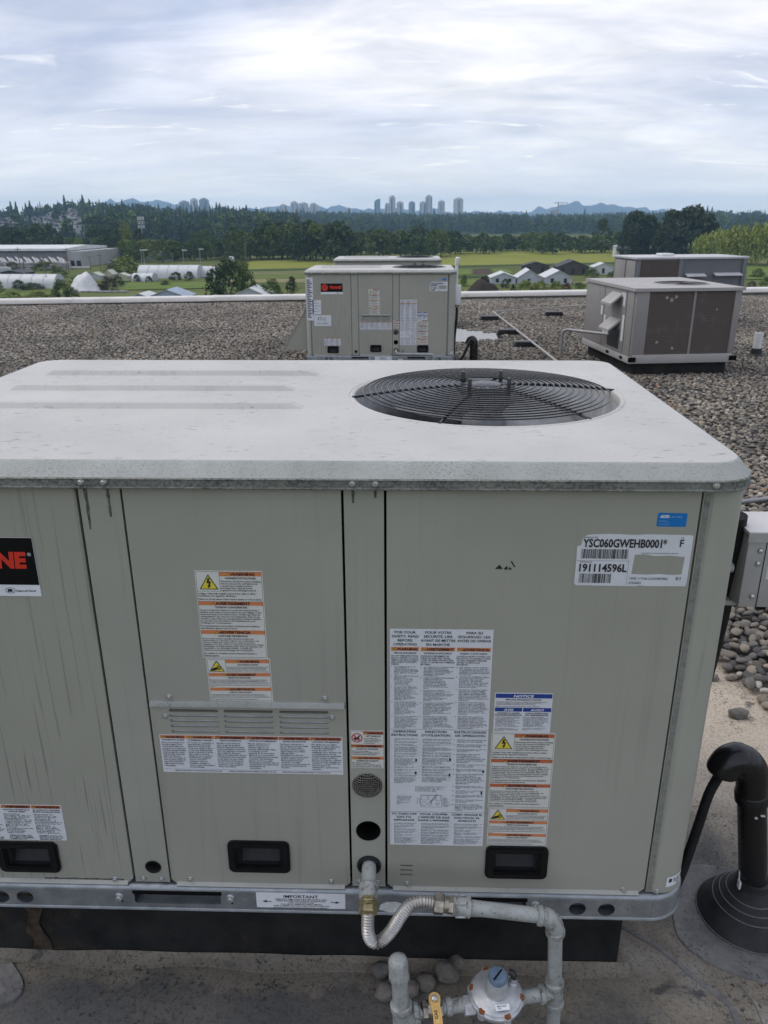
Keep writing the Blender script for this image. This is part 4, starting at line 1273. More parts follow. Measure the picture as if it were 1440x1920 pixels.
def rotor_label(parent, x, z, w, h, band, rot=0.0):
    s = Sticker(w, h, 'label_cream')
    k, q = w/0.127, h/0.100
    U_, V_ = (lambda a: a*0.001*k), (lambda a: a*0.001*q)
    s.frame(U_(2), U_(125), V_(2), V_(98), 0.0005)
    rotor_sign(s, U_(4.5), V_(4), U_(31), V_(25.5))
    s.rect(U_(37.6), U_(38.0), V_(2), V_(32), 'ink_black', 1)
    s.band(U_(38), U_(124.6), V_(2.5), V_(10.2), 'WARNING', band)
    s.line('ROTATING PARTS!', U_(82), V_(12.3), V_(3.0), wide=1.25, maxw=U_(40))
    s.body(EN_R, U_(40), U_(122), V_(17.5), V_(26.5), bold=0.014); s.body(EN_R2, U_(40), U_(123), V_(28.5), V_(31.2), bold=0.014)
    s.band(U_(2.4), U_(124.6), V_(33), V_(40.5), 'AVERTISSEMENT', band)
    s.line('PIÈCES TOURNANTES!', U_(63), V_(42.3), V_(2.9), wide=1.25, maxw=U_(46))
    s.body(FR_R, U_(4), U_(122), V_(47.5), V_(57.5), bold=0.012); s.body(FR_R2, U_(4), U_(122), V_(59), V_(65), bold=0.012)
    s.band(U_(2.4), U_(124.6), V_(67), V_(74.2), 'ADVERTENCIA', band)
    s.line('¡PIEZAS GIRATORIAS!', U_(63), V_(76), V_(2.9), wide=1.25, maxw=U_(44))
    s.body(ES_R, U_(4), U_(122), V_(81.5), V_(90.5), bold=0.012); s.body(ES_R2, U_(4), U_(96), V_(92.5), V_(95.8), bold=0.012)
    return s.put(parent, 'warning_label', x, z, rot=rot)

GAS_EN = "What to do if you smell gas: Do not try to light any appliance. Do not touch any electrical switch; do not use any phone in your building. Leave the building immediately. Immediately call your gas supplier from a phone outside the building. Follow the gas supplier's instructions. If you cannot reach your gas supplier, call the fire department. Installation and service must be performed by a qualified installer, service agency or the gas supplier."
GAS_FR = "Que faire si vous sentez une odeur de gaz: Ne pas tenter d'allumer d'appareil. Ne touchez à aucun interrupteur; ne pas vous servir des téléphones se trouvant dans le bâtiment. Évacuez le bâtiment immédiatement. Appelez immédiatement votre fournisseur de gaz depuis un voisin. Suivez les instructions du fournisseur. Si vous ne pouvez rejoindre le fournisseur de gaz, appelez le service des incendies."
GAS_ES = "Qué hacer si detecta olor a gas: No intente encender ningún aparato. No toque ningún interruptor eléctrico; no use ningún teléfono en el edificio. Salga del edificio inmediatamente. Llame de inmediato a su proveedor de gas desde un teléfono exterior. Siga las instrucciones del proveedor. Si no logra comunicarse con el proveedor de gas, llame al departamento de bomberos."
VAP_EN = "Do not store or use gasoline or other flammable vapors and liquids in the vicinity of this or any other appliance. Failure to follow the safety warnings exactly could result in serious injury, death or property damage. Be sure to read and understand the installation, operation and service instructions. Improper installation, operation or service could result in death or property damage."
VAP_FR = "Ne pas entreposer ni utiliser d'essence ni d'autres vapeurs ou liquides inflammables dans le voisinage de cet appareil, ni de tout autre appareil. Le non-respect des avertissements pourrait entraîner des blessures graves, la mort ou des dommages matériels. Lire et comprendre les instructions d'installation et d'entretien."
VAP_ES = "No almacene ni utilice gasolina ni otros vapores o líquidos inflamables cerca de este o de cualquier otro aparato. El incumplimiento de las advertencias de seguridad podría causar lesiones graves, la muerte o daños a la propiedad. Asegúrese de leer y comprender las instrucciones de instalación, operación y servicio."
OP_EN = ["This appliance does not have a pilot. It is equipped with an ignition device which automatically lights the burner. Do NOT try to light the burner by hand.",
 "BEFORE OPERATING smell all around the appliance area for gas. Be sure to smell next to the floor because some gas is heavier than air and will settle on the floor.",
 "Do not try to light any appliance. Do not touch any electrical switch. Leave your home immediately. Call your gas supplier from a neighbor's phone. Follow the gas supplier's instructions. If you cannot reach your gas supplier, call the fire department.",
 "Use only your hand to push in or turn the gas control knob. Never use tools. If the knob will not push in or turn by hand, don't try to repair it, call a qualified service technician. Force or attempted repair may result in a fire or explosion.",
 "Do not use this appliance if any part has been under water. Immediately call a qualified service technician to inspect the appliance and to replace any part of the control system and any gas control which has been under water."]
OP_FR = ["Cet appareil ne comporte pas de veilleuse. Il est muni d'un dispositif d'allumage qui allume automatiquement le brûleur. Ne tentez PAS d'allumer le brûleur manuellement.",
 "AVANT DE FAIRE FONCTIONNER, reniflez tout autour de l'appareil pour déceler une odeur de gaz. Reniflez près du plancher, car certains gaz sont plus lourds que l'air et peuvent s'accumuler au niveau du sol.",
 "Ne pas tenter d'allumer d'appareil. Ne touchez à aucun interrupteur. Évacuez le bâtiment immédiatement. Appelez votre fournisseur de gaz depuis un voisin. Suivez les instructions du fournisseur. Appelez le service des incendies.",
 "Ne poussez ou tournez la manette d'admission du gaz qu'à la main; ne jamais utiliser d'outil. Si la manette reste coincée, ne pas tenter de la réparer; appelez un technicien qualifié. Le fait de forcer la manette peut déclencher une explosion ou un incendie.",
 "N'utilisez pas cet appareil s'il a été plongé dans l'eau, même partiellement. Faites inspecter l'appareil par un technicien qualifié et remplacez toute partie du système de contrôle et toute commande qui ont été plongées dans l'eau."]
OP_ES = ["Este aparato no tiene un piloto. Está equipado con un dispositivo de encendido que enciende el quemador automáticamente. NO INTENTE encender el quemador manualmente.",
 "ANTES DE OPERAR, olfatee para detectar si hay gas alrededor del área de instalación del aparato. Asegúrese de oler cerca del piso, porque cierto gas es más pesado que el aire y se asienta en el piso.",
 "No intente encender ningún aparato. No toque ningún interruptor eléctrico. Salga del edificio inmediatamente. Llame a su proveedor de gas. Siga las instrucciones. Si no logra comunicarse, llame a los bomberos.",
 "Utilice sólo sus manos para empujar o girar la perilla de control de gas. Nunca utilice herramientas. Si la perilla no se mueve, no intente repararla, llame a un técnico de servicio calificado. La fuerza puede provocar un incendio o una explosión.",
 "No utilice este aparato si alguna de sus partes se ha sumergido en agua. Llame inmediatamente a un técnico de servicio calificado para que inspeccione el aparato y reemplace cualquier parte del sistema de control que se haya sumergido."]
ST_EN = ["STOP! Read the safety information on this label.", "Set the thermostat to lowest setting.", "Turn off all electric power to the appliance.", "This appliance is equipped with an ignition device which automatically lights the burner. Do not try to light the burner by hand.", "Remove the burner access door panel.", "Move the gas control switch to the OFF position.", "Wait five (5) minutes to clear out any gas. If you then smell gas, STOP! Follow B in the safety information above on this label. If you don't smell gas, go to the next step.", "Move the gas control switch to the ON position.", "Replace burner access door panel.", "Turn on all electric power to the appliance.", "Set the thermostat to desired setting.", "If the appliance will not operate, follow the instructions To Turn Off Gas To Appliance and call your service technician or gas supplier."]
ST_FR = ["ARRÊTEZ! Lisez les instructions de sécurité de cette étiquette.", "Réglez le thermostat à la température la plus basse.", "Coupez l'alimentation électrique de l'appareil.", "Cet appareil est muni d'un dispositif d'allumage qui allume automatiquement le brûleur. Ne tentez pas d'allumer le brûleur manuellement.", "Retirez le panneau d'accès du brûleur.", "Mettez la commande de gaz en position ARRÊT.", "Attendre cinq (5) minutes pour laisser échapper tout le gaz. Si vous sentez une odeur de gaz, ARRÊTEZ! Passez à l'étape B des instructions de sécurité. S'il n'y a pas d'odeur de gaz, passez à l'étape suivante.", "Mettez la commande de gaz en position MARCHE.", "Replacez le panneau d'accès du brûleur.", "Remettez l'alimentation électrique.", "Réglez le thermostat à la température désirée.", "Si l'appareil ne se met pas en marche, suivez les instructions intitulées Pour couper l'arrivée de gaz et appelez un technicien qualifié."]
ST_ES = ["¡ALTO! Lea la información de seguridad en esta etiqueta.", "Ajuste el termostato en la posición más baja.", "Desconecte toda la electricidad del aparato.", "Este aparato está equipado con un dispositivo de encendido que enciende el quemador automáticamente. No intente encender el quemador manualmente.", "Quite el panel de acceso del quemador.", "Mueva el interruptor de control de gas a la posición OFF.", "Espere cinco (5) minutos para que se disipe el gas. Si entonces detecta olor a gas, ¡ALTO! Siga el paso B de la información de seguridad. Si no detecta olor a gas, vaya al siguiente paso.", "Mueva el interruptor de control de gas a la posición ON.", "Vuelva a colocar el panel de acceso.", "Conecte toda la electricidad del aparato.", "Ajuste el termostato en la posición deseada.", "Si el aparato no funciona, siga las instrucciones Cómo apagar el gas hacia el aparato y llame a su técnico de servicio."]
OFF_EN = ["Set the thermostat to lowest setting.", "Turn off all electrical power to the appliance if service is to be performed.", "Remove the burner access door panel.", "Move the gas control switch to the OFF position. Do not force.", "Replace burner access door panel."]
OFF_FR = ["Réglez le thermostat à la température la plus basse.", "Coupez l'alimentation électrique de l'appareil s'il faut procéder à l'entretien.", "Retirez le panneau d'accès du brûleur.", "Mettez la commande de gaz en position ARRÊT. Ne pas forcer.", "Replacez le panneau d'accès du brûleur."]
OFF_ES = ["Ajuste el termostato en la posición más baja.", "Desconecte toda la electricidad del aparato si se debe realizar servicio.", "Quite el panel de acceso del quemador.", "Mueva el interruptor de control de gas a la posición OFF. No lo fuerce.", "Vuelva a colocar el panel de acceso del quemador."]
def listing(s, items, u0, u1, v0, v1, per, marks, gap=0.45):
    """numbered paragraphs flowed in a column"""
    n_ = [max(1, math.ceil(len(t_)/per)) for t_ in items]
    tot = sum(n_)+gap*(len(items)-1)
    lh = (v1-v0)/tot
    v = v0
    for t_, n, mk in zip(items, n_, marks):
        s.line(mk, u0, v+lh*.12, lh*.6, align='L', bold=0.01)
        full = u1-u0-0.006
        frac = 1.0 if n > 1 else min(1.0, len(t_)/per)
        s.wrap(t_, u0+0.006, u0+0.006+full*frac, v+lh*.1, v+lh*(n-0.18), n, bold=0.014)
        v += lh*(n+gap)
def big_sheet(U):
    w, h = 0.1990, 0.5265
    s = Sticker(w, h, 'label_white')
    cols = [(0.0025, 0.0565), (0.0600, 0.1265), (0.1300, 0.1955)]
    heads = [["FOR YOUR", "SAFETY, READ", "BEFORE", "OPERATING"], ["POUR VOTRE", "SÉCURITÉ, LIRE", "AVANT DE METTRE", "EN MARCHE"], ["PARA SU", "SEGURIDAD, LEA", "ANTES DE OPERAR"]]
    for (a, c), hd in zip(cols, heads):
        for i, t_ in enumerate(hd): s.line(t_, (a+c)/2, 0.0040+0.0088*i, 0.0052, wide=1.12, maxw=(c-a), bold=0.012)
    for (a, c), t_, t2, t3 in zip(cols, ('WARNING', 'AVERTISSEMENT', 'ADVERTENCIA'), ('FIRE OR EXPLOSION!', 'INCENDIE OU EXPLOSION!', '¡FUEGO O EXPLOSIÓN!'),
        ("FOLLOW THESE INSTRUCTIONS EXACTLY. FAILURE TO FOLLOW THEM COULD RESULT IN DEATH, SERIOUS INJURY OR PROPERTY DAMAGE.", "SUIVRE RIGOUREUSEMENT LES PRÉSENTES DIRECTIVES. NE PAS SUIVRE CES DIRECTIVES PEUT ÊTRE FATAL OU CAUSER DES DOMMAGES MATÉRIELS.", "SIGA ESTAS INSTRUCCIONES CON EXACTITUD. NO HACERLO PUEDE CAUSAR LA MUERTE, LESIONES GRAVES O DAÑOS A LA PROPIEDAD.")):
        s.band(a, c, 0.0395, 0.0478, t_, 'ink_orange', cap=0.62, wide=1.1)
        s.line(t2, (a+c)/2, 0.0508, 0.0032, wide=1.2, maxw=(c-a)*0.8)
        s.wrap(t3, a, c, 0.0570, 0.0790, 4, bold=0.014)
    for (a, c), it in zip(cols, (OP_EN, OP_FR, OP_ES)):
        listing(s, it, a, c, 0.0815, 0.2270, 27 if c-a < 0.06 else 33, 'ABCDE')
    s.rect(0, w, 0.2290, 0.2295, 'ink_black', 1)
    for (a, c), hd in zip(cols, (["OPERATING", "INSTRUCTIONS"], ["DIRECTIVES", "D'UTILISATION"], ["INSTRUCCIONES", "DE OPERACIÓN"])):
        for i, t_ in enumerate(hd): s.line(t_, (a+c)/2, 0.0312+0.2005+0.0085*i, 0.0052, wide=1.15, maxw=(c-a), bold=0.015)
    for (a, c), it, v1 in zip(cols, (ST_EN, ST_FR, ST_ES), (0.3640, 0.3600, 0.4330)):
        listing(s, it, a, c, 0.2510, v1, 27 if c-a < 0.06 else 34, [str(i+1)+'.' for i in range(12)])
    # switch sketch
    s.wrap("Trim control switch / commutateur de commande de gaz / interruptor de control de gas", 0.052, 0.118, 0.3700, 0.3840, 4)
    s.wrap("Gas control, shown in the off position / robinet de gaz / control de gas", 0.014, 0.046, 0.3950, 0.4180, 6)
    s.frame(0.0640, 0.1090, 0.3930, 0.4240, 0.0005); s.frame(0.0570, 0.0625, 0.4020, 0.4140, 0.0005)
    for a, c in ((0.0665, 0.0785), (0.0805, 0.0950), (0.0965, 0.1065)): s.frame(a, c, 0.3935, 0.4060, 0.0004, lay=2)
    for a, r_ in ((0.0715, 0.0052), (0.0840, 0.0042), (0.1000, 0.0038)): s.shape(circ(a, 0.4155, r_, 18), 'ink_black', 2, [circ(a, 0.4155, r_-0.0006, 18)])
    s.shape([(0.0985, 0.3890), (0.0990, 0.3893), (0.0852, 0.4130), (0.0838, 0.4122)], 'ink_black', 3)
    s.wrap("Gas inlet side of the gas control valve", 0.1105, 0.1275, 0.3990, 0.4220, 6)
    for u_, v_ in ((0.0520, 0.3010), (0.1215, 0.2985), (0.0515, 0.3330), (0.1215, 0.3370), (0.1905, 0.3270), (0.1890, 0.3820)):
        s.shape(rrect(u_, u_+0.0035, v_, v_+0.0070, 0.0012, 3), 'ink_black', 3)
    s.rect(0, w, 0.4370, 0.4375, 'ink_black', 1)
    for (a, c), hd in zip(cols, (["TO TURN OFF", "GAS TO", "APPLIANCE"], ["POUR COUPER", "L'ARRIVÉE DE GAZ", "DANS L'APPAREIL"], ["CÓMO APAGAR EL", "GAS HACIA EL", "APARATO"])):
        for i, t_ in enumerate(hd): s.line(t_, (a+c)/2, 0.4400+0.0082*i, 0.0048, wide=1.25, maxw=(c-a), bold=0.015)
    for (a, c), it in zip(cols, (OFF_EN, OFF_FR, OFF_ES)):
        listing(s, it+[ST_EN[6] if it is OFF_EN else (ST_FR[6] if it is OFF_FR else ST_ES[6])], a, c, 0.4660, 0.5230, 27 if c-a < 0.06 else 33, ['1.', '2.', '3.', '4.', '5.', '6.'])
    s.put(U, 'instruction_sheet', -0.0073, 0.7070)

def add_labels(U):
    volt_label(U, -0.3755, 0.8265, 0.1285, 0.1885, 'ink_orange', 0.0)
    rotor_label(U, -0.3695, 0.6362, 0.1268, 0.0990, 'ink_orange', -0.012)
    U.children[-1]
    big_sheet(U)
    volt_label(U, 0.1985, 0.4722, 0.1287, 0.1875, 'ink_rust')
    rotor_label(U, 0.2003, 0.2835, 0.1272, 0.1002, 'ink_orange')
    # refrigerant notice
    w, h = 0.1143, 0.0935
    s = Sticker(w, h, 'label_white')
    s.rect(0.0015, w-0.0012, 0.0015, 0.0115, 'ink_blue'); s.line('NOTICE', w/2, 0.0038, 0.0056, 'film_white', 0.03, 1.35, shear=0.15)
    s.line('IMPROPER REFRIGERANT CHARGE!', w/2, 0.0135, 0.0030, wide=1.3, maxw=0.07)
    s.body("For variable temperature and pressure readings when charging the system,\nconsult the charging charts located on the unit panel. Refer to the\nCharging chart printed on the inside of the Service Panel.", 0.003, 0.104, 0.0190, 0.0275, bold=0.014)
    s.body("Failure to do the above could result in improper system performance.", 0.003, 0.091, 0.0295, 0.0325, bold=0.014)
    for a, c, t_ in ((0.0015, 0.0555, 'AVIS'), (0.0575, w-0.0012, 'AVISO')):
        s.rect(a, c, 0.0340, 0.0430, 'ink_blue'); s.line(t_, (a+c)/2, 0.0362, 0.0050, 'film_white', 0.03, 1.3, shear=0.15)
    s.line('CHARGE DU FLUIDE', 0.0285, 0.0450, 0.0030, wide=1.15, maxw=0.045); s.line('FRIGORIGÈNE INADÉQUATE!', 0.0285, 0.0495, 0.0030, wide=1.15, maxw=0.053)
    s.line('¡CARGA INADECUADA', 0.085, 0.0450, 0.0030, wide=1.15, maxw=0.046); s.line('DEL REFRIGERANTE!', 0.085, 0.0495, 0.0030, wide=1.15, maxw=0.046)
    s.wrap("Pour une lecture précise de la température et de la pression lors du chargement du système, veuillez consulter les tableaux de charge situés sur le panneau de l'unité. Consultez les schémas de chargement.", 0.003, 0.053, 0.0545, 0.0790, 8, bold=0.014)
    s.wrap("Un manquement à la procédure pourrait causer un mauvais rendement de l'appareil.", 0.003, 0.051, 0.0815, 0.0900, 3, bold=0.014)
    s.wrap("Para realizar lecturas precisas de la temperatura y la presión al cargar el sistema, asegúrese de que el panel de acceso esté en su lugar. Consulte los cuadros de carga de refrigerante que se encuentran en el panel.", 0.0585, 0.1100, 0.0545, 0.0790, 8, bold=0.014)
    s.wrap("No realizar lo antedicho puede afectar el rendimiento del sistema.", 0.0585, 0.1040, 0.0815, 0.0870, 2, bold=0.014)
    s.put(U, 'notice_label', 0.2008, 0.5665)
    # six-column gas warning
    w, h = 0.3772, 0.0938
    s = Sticker(w, h, 'label_white')
    xs_ = [0.001, 0.0545, 0.1145, 0.1795, 0.2460, 0.3105, 0.3755]
    for i, (t_, t2, tx) in enumerate((('WARNING', 'HAZARDOUS GASES!', GAS_EN), ('WARNING', 'FLAMMABLE VAPORS!', VAP_EN), ('AVERTISSEMENT', 'GAZ DANGEREUX!', GAS_FR), ('AVERTISSEMENT', 'VAPEURS INFLAMMABLES!', VAP_FR), ('ADVERTENCIA', '¡GASES PELIGROSOS!', GAS_ES), ('ADVERTENCIA', '¡VAPORES INFLAMABLES!', VAP_ES))):
        a, c = xs_[i]+0.0006, xs_[i+1]-0.0004
        s.band(a, c, 0.0012, 0.0092, t_, 'ink_orange' if i < 2 else 'ink_rust', cap=0.6)
        s.line(t2, (a+c)/2, 0.0108, 0.0030, wide=1.2, maxw=(c-a)*0.86)
        s.wrap(tx, a+0.002, c-0.002, 0.0170, 0.0790 if i % 2 == 0 else 0.0820, 12, bold=0.016)
    s.rect(0.003, w-0.003, 0.0855, 0.0859, 'ink_black')
    for t_, c in (("REMOVE THIS PANEL TO GAIN ACCESS TO THE GAS VALVE.", 0.075), ("RETIREZ CE PANNEAU POUR ACCÉDER AU ROBINET DE GAZ.", 0.188), ("RETIRE ESTE PANEL PARA OBTENER ACCESO A LA VÁLVULA DE GAS.", 0.300)): s.line(t_, c, 0.0877, 0.0024, wide=1.3, maxw=0.10)
    s.put(U, 'warning_label', -0.4815, 0.4560)
    # hot surface
    w, h = 0.0690, 0.0935
    s = Sticker(w, h, 'label_cream')
    s.frame(0.001, w-0.001, 0.001, h-0.001, 0.0004)
    s.band(0.0265, w-0.0015, 0.0018, 0.0092, 'WARNING', 'ink_rust', cap=0.6)
    s.shape(circ(0.0135, 0.0175, 0.0112, 30), 'ink_red', 2, [circ(0.0135, 0.0175, 0.0092, 30)])
    s.shape([(0.0060, 0.0190), (0.0085, 0.0165), (0.0130, 0.0165), (0.0150, 0.0150), (0.0185, 0.0110), (0.0200, 0.0122), (0.0180, 0.0160), (0.0182, 0.0195), (0.0150, 0.0210), (0.0085, 0.0215)], 'ink_black', 3)
    s.rect(0.0075, 0.0190, 0.0222, 0.0234, 'ink_black', 3)
    s.shape([(0.0058, 0.0112), (0.0072, 0.0098), (0.0212, 0.0238), (0.0198, 0.0252)], 'ink_red', 4)
    s.line('HOT SURFACE!', 0.0470, 0.0112, 0.0032, wide=1.1, maxw=0.030)
    s.body("Do not touch surface.\nFailure to follow the above\ncould result in minor to\nmoderate injury.", 0.0285, 0.063, 0.0170, 0.0320, bold=0.014)
    s.band(0.0015, w-0.0015, 0.0340, 0.0410, 'AVERTISSEMENT', 'ink_rust', cap=0.6)
    s.line('SURFACE CHAUDE!', w/2, 0.0428, 0.0030, wide=1.2, maxw=0.044)
    s.body("Ne pas toucher la surface.\nUn manquement à la procédure ci-dessus\npourrait causer des blessures légères.", 0.003, 0.058, 0.0480, 0.0600, bold=0.014)
    s.band(0.0015, w-0.0015, 0.0635, 0.0705, 'ADVERTENCIA', 'ink_orange', cap=0.6)
    s.line('¡SUPERFICIE CALIENTE!', w/2, 0.0724, 0.0030, wide=1.2, maxw=0.046)
    s.body("No toque la superficie.\nNo cumplir con lo antedicho puede\nproducir lesiones leves o moderadas.", 0.003, 0.064, 0.0775, 0.0905, bold=0.014)
    s.put(U, 'warning_label', -0.0882, 0.4715, 0.0009)
    # model and serial plate with the middle torn away
    w, h = 0.2040, 0.1030
    outl = [(0.0, -h), (0.11, -h-0.0006), (0.118, -h+0.0012), (0.13, -h), (w-0.002, -h+0.0004), (w-0.0005, -h+0.006), (w, -0.003), (w-0.003, 0.0), (0.12, 0.0008), (0.105, -0.0008), (0.05, 0.0006), (0.015, -0.001), (0.0050, -0.006), (0.0030, -0.022), (-0.004, -0.025), (-0.0035, -0.052), (-0.0035, -h+0.004)]
    hole = [(0.1000, -0.0790), (0.13, -0.0800), (0.15, -0.0785), (0.178, -0.0800), (0.192, -0.0785), (0.1935, -0.0430), (0.165, -0.0405), (0.14, -0.0420), (0.12, -0.0385), (0.1020, -0.0400)]
    s = Sticker(w, h, 'label_white', hole, outl)
    s.fit('YSC060GWEHB0001', 0.0055, 0.1490, 0.0090, 0.0250, bold=0.028); s.fit('*', 0.1505, 0.1575, 0.0085, 0.0250, bold=0.012)
    s.line('Model Number (1P)', 0.006, 0.0045, 0.0022, align='L', maxw=0.030)
    s.fit('F', 0.1810, 0.1880, 0.0085, 0.0225, bold=0.016); s.line('Rev.', 0.185, 0.0040, 0.0020)
    rr = random.Random(4)
    for u0, u1, v0, v1 in ((0.0045, 0.0905, 0.0290, 0.0480), (0.0045, 0.0630, 0.0785, 0.0975)):
        u = u0
        while u < u1:
            wd = rr.choice((0.0006, 0.0006, 0.0012, 0.0018))
            s.rect(u, min(u+wd, u1), v0, v1, 'ink_black', 2)
            u += wd + rr.choice((0.0006, 0.0006, 0.0012, 0.0014))
    s.rect(-0.003, 0.0950, 0.0522, 0.0526, 'ink_black'); s.rect(0.0925, 0.0929, 0.052, 0.1025, 'ink_black')
    s.line('Serial Number (S)', 0.003, 0.0536, 0.0022, align='L', maxw=0.027)
    s.fit('191114596L', 0.0030, 0.0905, 0.0590, 0.0740, bold=0.030)
    s.fit('UNIT: 5 TON CONVERTIBLE', 0.0975, 0.1680, 0.0850, 0.0895, bold=0.004); s.fit('01', 0.1820, 0.1910, 0.0830, 0.0895, bold=0.004)
    s.fit('575/60/3', 0.0970, 0.1190, 0.0940, 0.0985, bold=0.004)
    s.line('Consolidated Commercial Business Systems', 0.147, 0.0345, 0.0026, maxw=0.085, bold=0.0)
    s.put(U, 'serial_plate', 0.3405, 0.9065, rot=0.004)
    # blue certification tag
    w, h = 0.0525, 0.0262
    s = Sticker(w, h, 'sky_blue_film', round_=0.0028)
    s.fit('AHRI', 0.0042, 0.0205, 0.0036, 0.0066, 'film_white', 0.05, 0.25); s.fit('CERTIFIED', 0.0215, 0.0440, 0.0056, 0.0088, 'film_pale_blue', 0.0)
    s.fit('PERFORMANCE', 0.0038, 0.0210, 0.0072, 0.0092, 'film_white', 0.06, 0.2)
    s.body("Unitary Small AC\nAHRI Standard 210/240", 0.0030, 0.0200, 0.0135, 0.0175, 'film_pale_blue')
    s.line("www.ahridirectory.org", 0.0030, 0.0205, 0.0014, 'film_pale_blue', maxw=0.034, align='L')
    s.put(U, 'certification_tag', 0.4755, 0.9488, rot=0.014)
    # maker's badge
    w, h = 0.2570, 0.1215
    s = Sticker(w, h, 'film_white')
    s.rect(0.0005, w-0.0005, 0.0005, 0.0975, 'badge_black', 1)
    cxx, cyy = 0.0470, 0.0470
    s.shape(circ(cxx, cyy, 0.0385, 40), 'logo_red', 2)
    s.shape(circ(cxx, cyy, 0.0300, 36), 'badge_black', 3, [circ(cxx, cyy, 0.0280, 36)])
    s.rect(cxx-0.016, cxx+0.016, cyy-0.0135, cyy-0.0105, 'badge_black', 3); s.rect(cxx-0.0015, cxx+0.0015, cyy-0.012, cyy+0.018, 'badge_black', 3)
    s.fit('TRANE', 0.1000, 0.2405, 0.0305, 0.0610, 'logo_red', 0.055, 0.08)
    s.line('®', 0.2470, 0.0305, 0.0070, 'film_white', 0.0)
    s.shape(circ(0.1985, 0.1095, 0.0095, 30, 0.0063), 'ink_black', 2, [circ(0.1985, 0.1095, 0.0086, 30, 0.0055)])
    s.fit('IR', 0.1930, 0.2040, 0.1065, 0.1122, 'ink_black', 0.06, 0.12)
    s.fit('Ingersoll Rand', 0.2100, 0.2470, 0.1080, 0.1115, 'ink_black', 0.02)
    s.put(U, 'maker_badge', -0.9323, 0.8912, -0.0012)
    # glass-wool notice bottom left
    w, h = 0.1975, 0.0955
    s = Sticker(w, h, 'label_white')
    for i, (t_, a1, a2, tx, b_) in enumerate((('WARNING', 'THIS PRODUCT CONTAINS', 'GLASS WOOL!', "Product contains fiberglass wool. Disturbing the insulation in this product during installation, maintenance or repair will expose you to airborne particles of glass wool fibers. Avoid inhaling and wear gloves.", "REPLACE FILTERS WITH THE SAME SIZE"),
        ('AVERTISSEMENT', 'CE PRODUIT CONTIENT DE LA', 'LAINE DE VERRE!', "Perturber l'isolation de ce produit durant l'installation, l'entretien ou la réparation vous exposera à des particules de fibre de verre. Porter l'équipement de protection individuelle approprié.", "REMPLACER LES FILTRES PAR DES FILTRES DE MÊME DIMENSION"),
        ('ADVERTENCIA', '¡EL PRODUCTO CONTIENE', 'MATERIAL DE FIBRA DE VIDRIO!', "Al mover el aislamiento de este producto durante la instalación, el mantenimiento o la reparación se expone a partículas de fibra de vidrio. Evite inhalar las partículas y utilice guantes.", "REEMPLACE LOS FILTROS CON LA MISMA MEDIDA"))):
        a, c = 0.001+0.0655*i, 0.0645+0.0655*i
        s.band(a, c, 0.0010, 0.0090, t_, 'ink_rust', cap=0.62)
        s.line(a1, (a+c)/2, 0.0115, 0.0030, wide=1.15, maxw=0.058); s.line(a2, (a+c)/2, 0.0165, 0.0030, wide=1.15, maxw=0.060)
        s.wrap(tx, a+0.002, c-0.002, 0.0230, 0.0770, 11, bold=0.016)
        s.wrap(b_, a+0.006, c-0.005, 0.0810, 0.0935, 3, bold=0.016)
    s.put(U, 'warning_label', -0.9112, 0.2696)
    # lifting notice on the rail
    w, h = 0.1985, 0.0432
    s = Sticker(w, h, 'film_white')
    s.fit('IMPORTANT', 0.0615, 0.1385, 0.0050, 0.0135, bold=0.008)
    for t_, wd, v in (("REMOVE TWO FORK LIFT BRACKETS AND", 0.115, 0.0160), ("BASE PROTECTION PRIOR TO SETTING", 0.108, 0.0208), ("UNIT ON ROOF CURB", 0.058, 0.0255), ("YOU MUST REMOVE SHEET METAL", 0.094, 0.0302), ("AND LUMBER OR YOU WILL HAVE TO RE-LIFT", 0.125, 0.0350)):
        s.fit(t_, 0.1-wd/2, 0.1+wd/2, v, v+0.0031, bold=0.012)
    s.fit("REF. INSTALLATION/OPERATION/MAINTENANCE MANUAL", 0.038, 0.160, 0.0405, 0.0427, bold=0.01)
    for sg, u in ((-1, 0.0130), (1, 0.1870)):
        s.shape([(u, 0.0245), (u-sg*0.010, 0.0210), (u-sg*0.010, 0.0280)], 'ink_black', 2); s.rect(min(u-sg*0.009, u-sg*0.021), max(u-sg*0.009, u-sg*0.021), 0.0236, 0.0254, 'ink_black', 2)
    s.shape(circ(0.0785, 0.0185, 0.0022, 12), 'rust', 4)
    s.put(U, 'lifting_notice', -0.3055, 0.0463, -0.0092)

unit = make_unit()
add_labels(unit)
# chipped paint marks on the right-hand panel and dirt runs below the lid screws
m = MB()
for q in ([(0.1880, 0.8350), (0.1965, 0.8440), (0.2030, 0.8350)], [(0.2050, 0.8340), (0.2060, 0.8375), (0.2110, 0.8420), (0.2120, 0.8340)], [(0.2130, 0.8340), (0.2200, 0.8345), (0.2150, 0.8400)], [(0.2165, 0.8505), (0.2185, 0.8520), (0.2260, 0.8395), (0.2235, 0.8390)]):
    m.plate(q, [], -0.0004, -0.0001, 0)
m.build('scratch', 'ink_black', unit, smooth=0)
rr = random.Random(21)
for x, n_ in ((-0.5622, 0.085), (-0.5211, 0.060), (-0.0740, 0.03), (-0.0328, 0.02)):
    m = MB()
    P_, Q_ = [], []
    for i in range(11):
        z = 0.9930-n_*i/10
        c = x+0.002*mnoise.noise(Vector((x*50, z*60, 0)))
        wd = 0.0035*(1-0.55*i/10)*(0.7+0.6*rr.random())
        P_.append((c-wd, z)); Q_.append((c+wd, z))
    m.plate(P_+Q_[::-1], [], 0.0009, 0.0014)
    m.build('dirt_run', 'grime', unit, smooth=0)
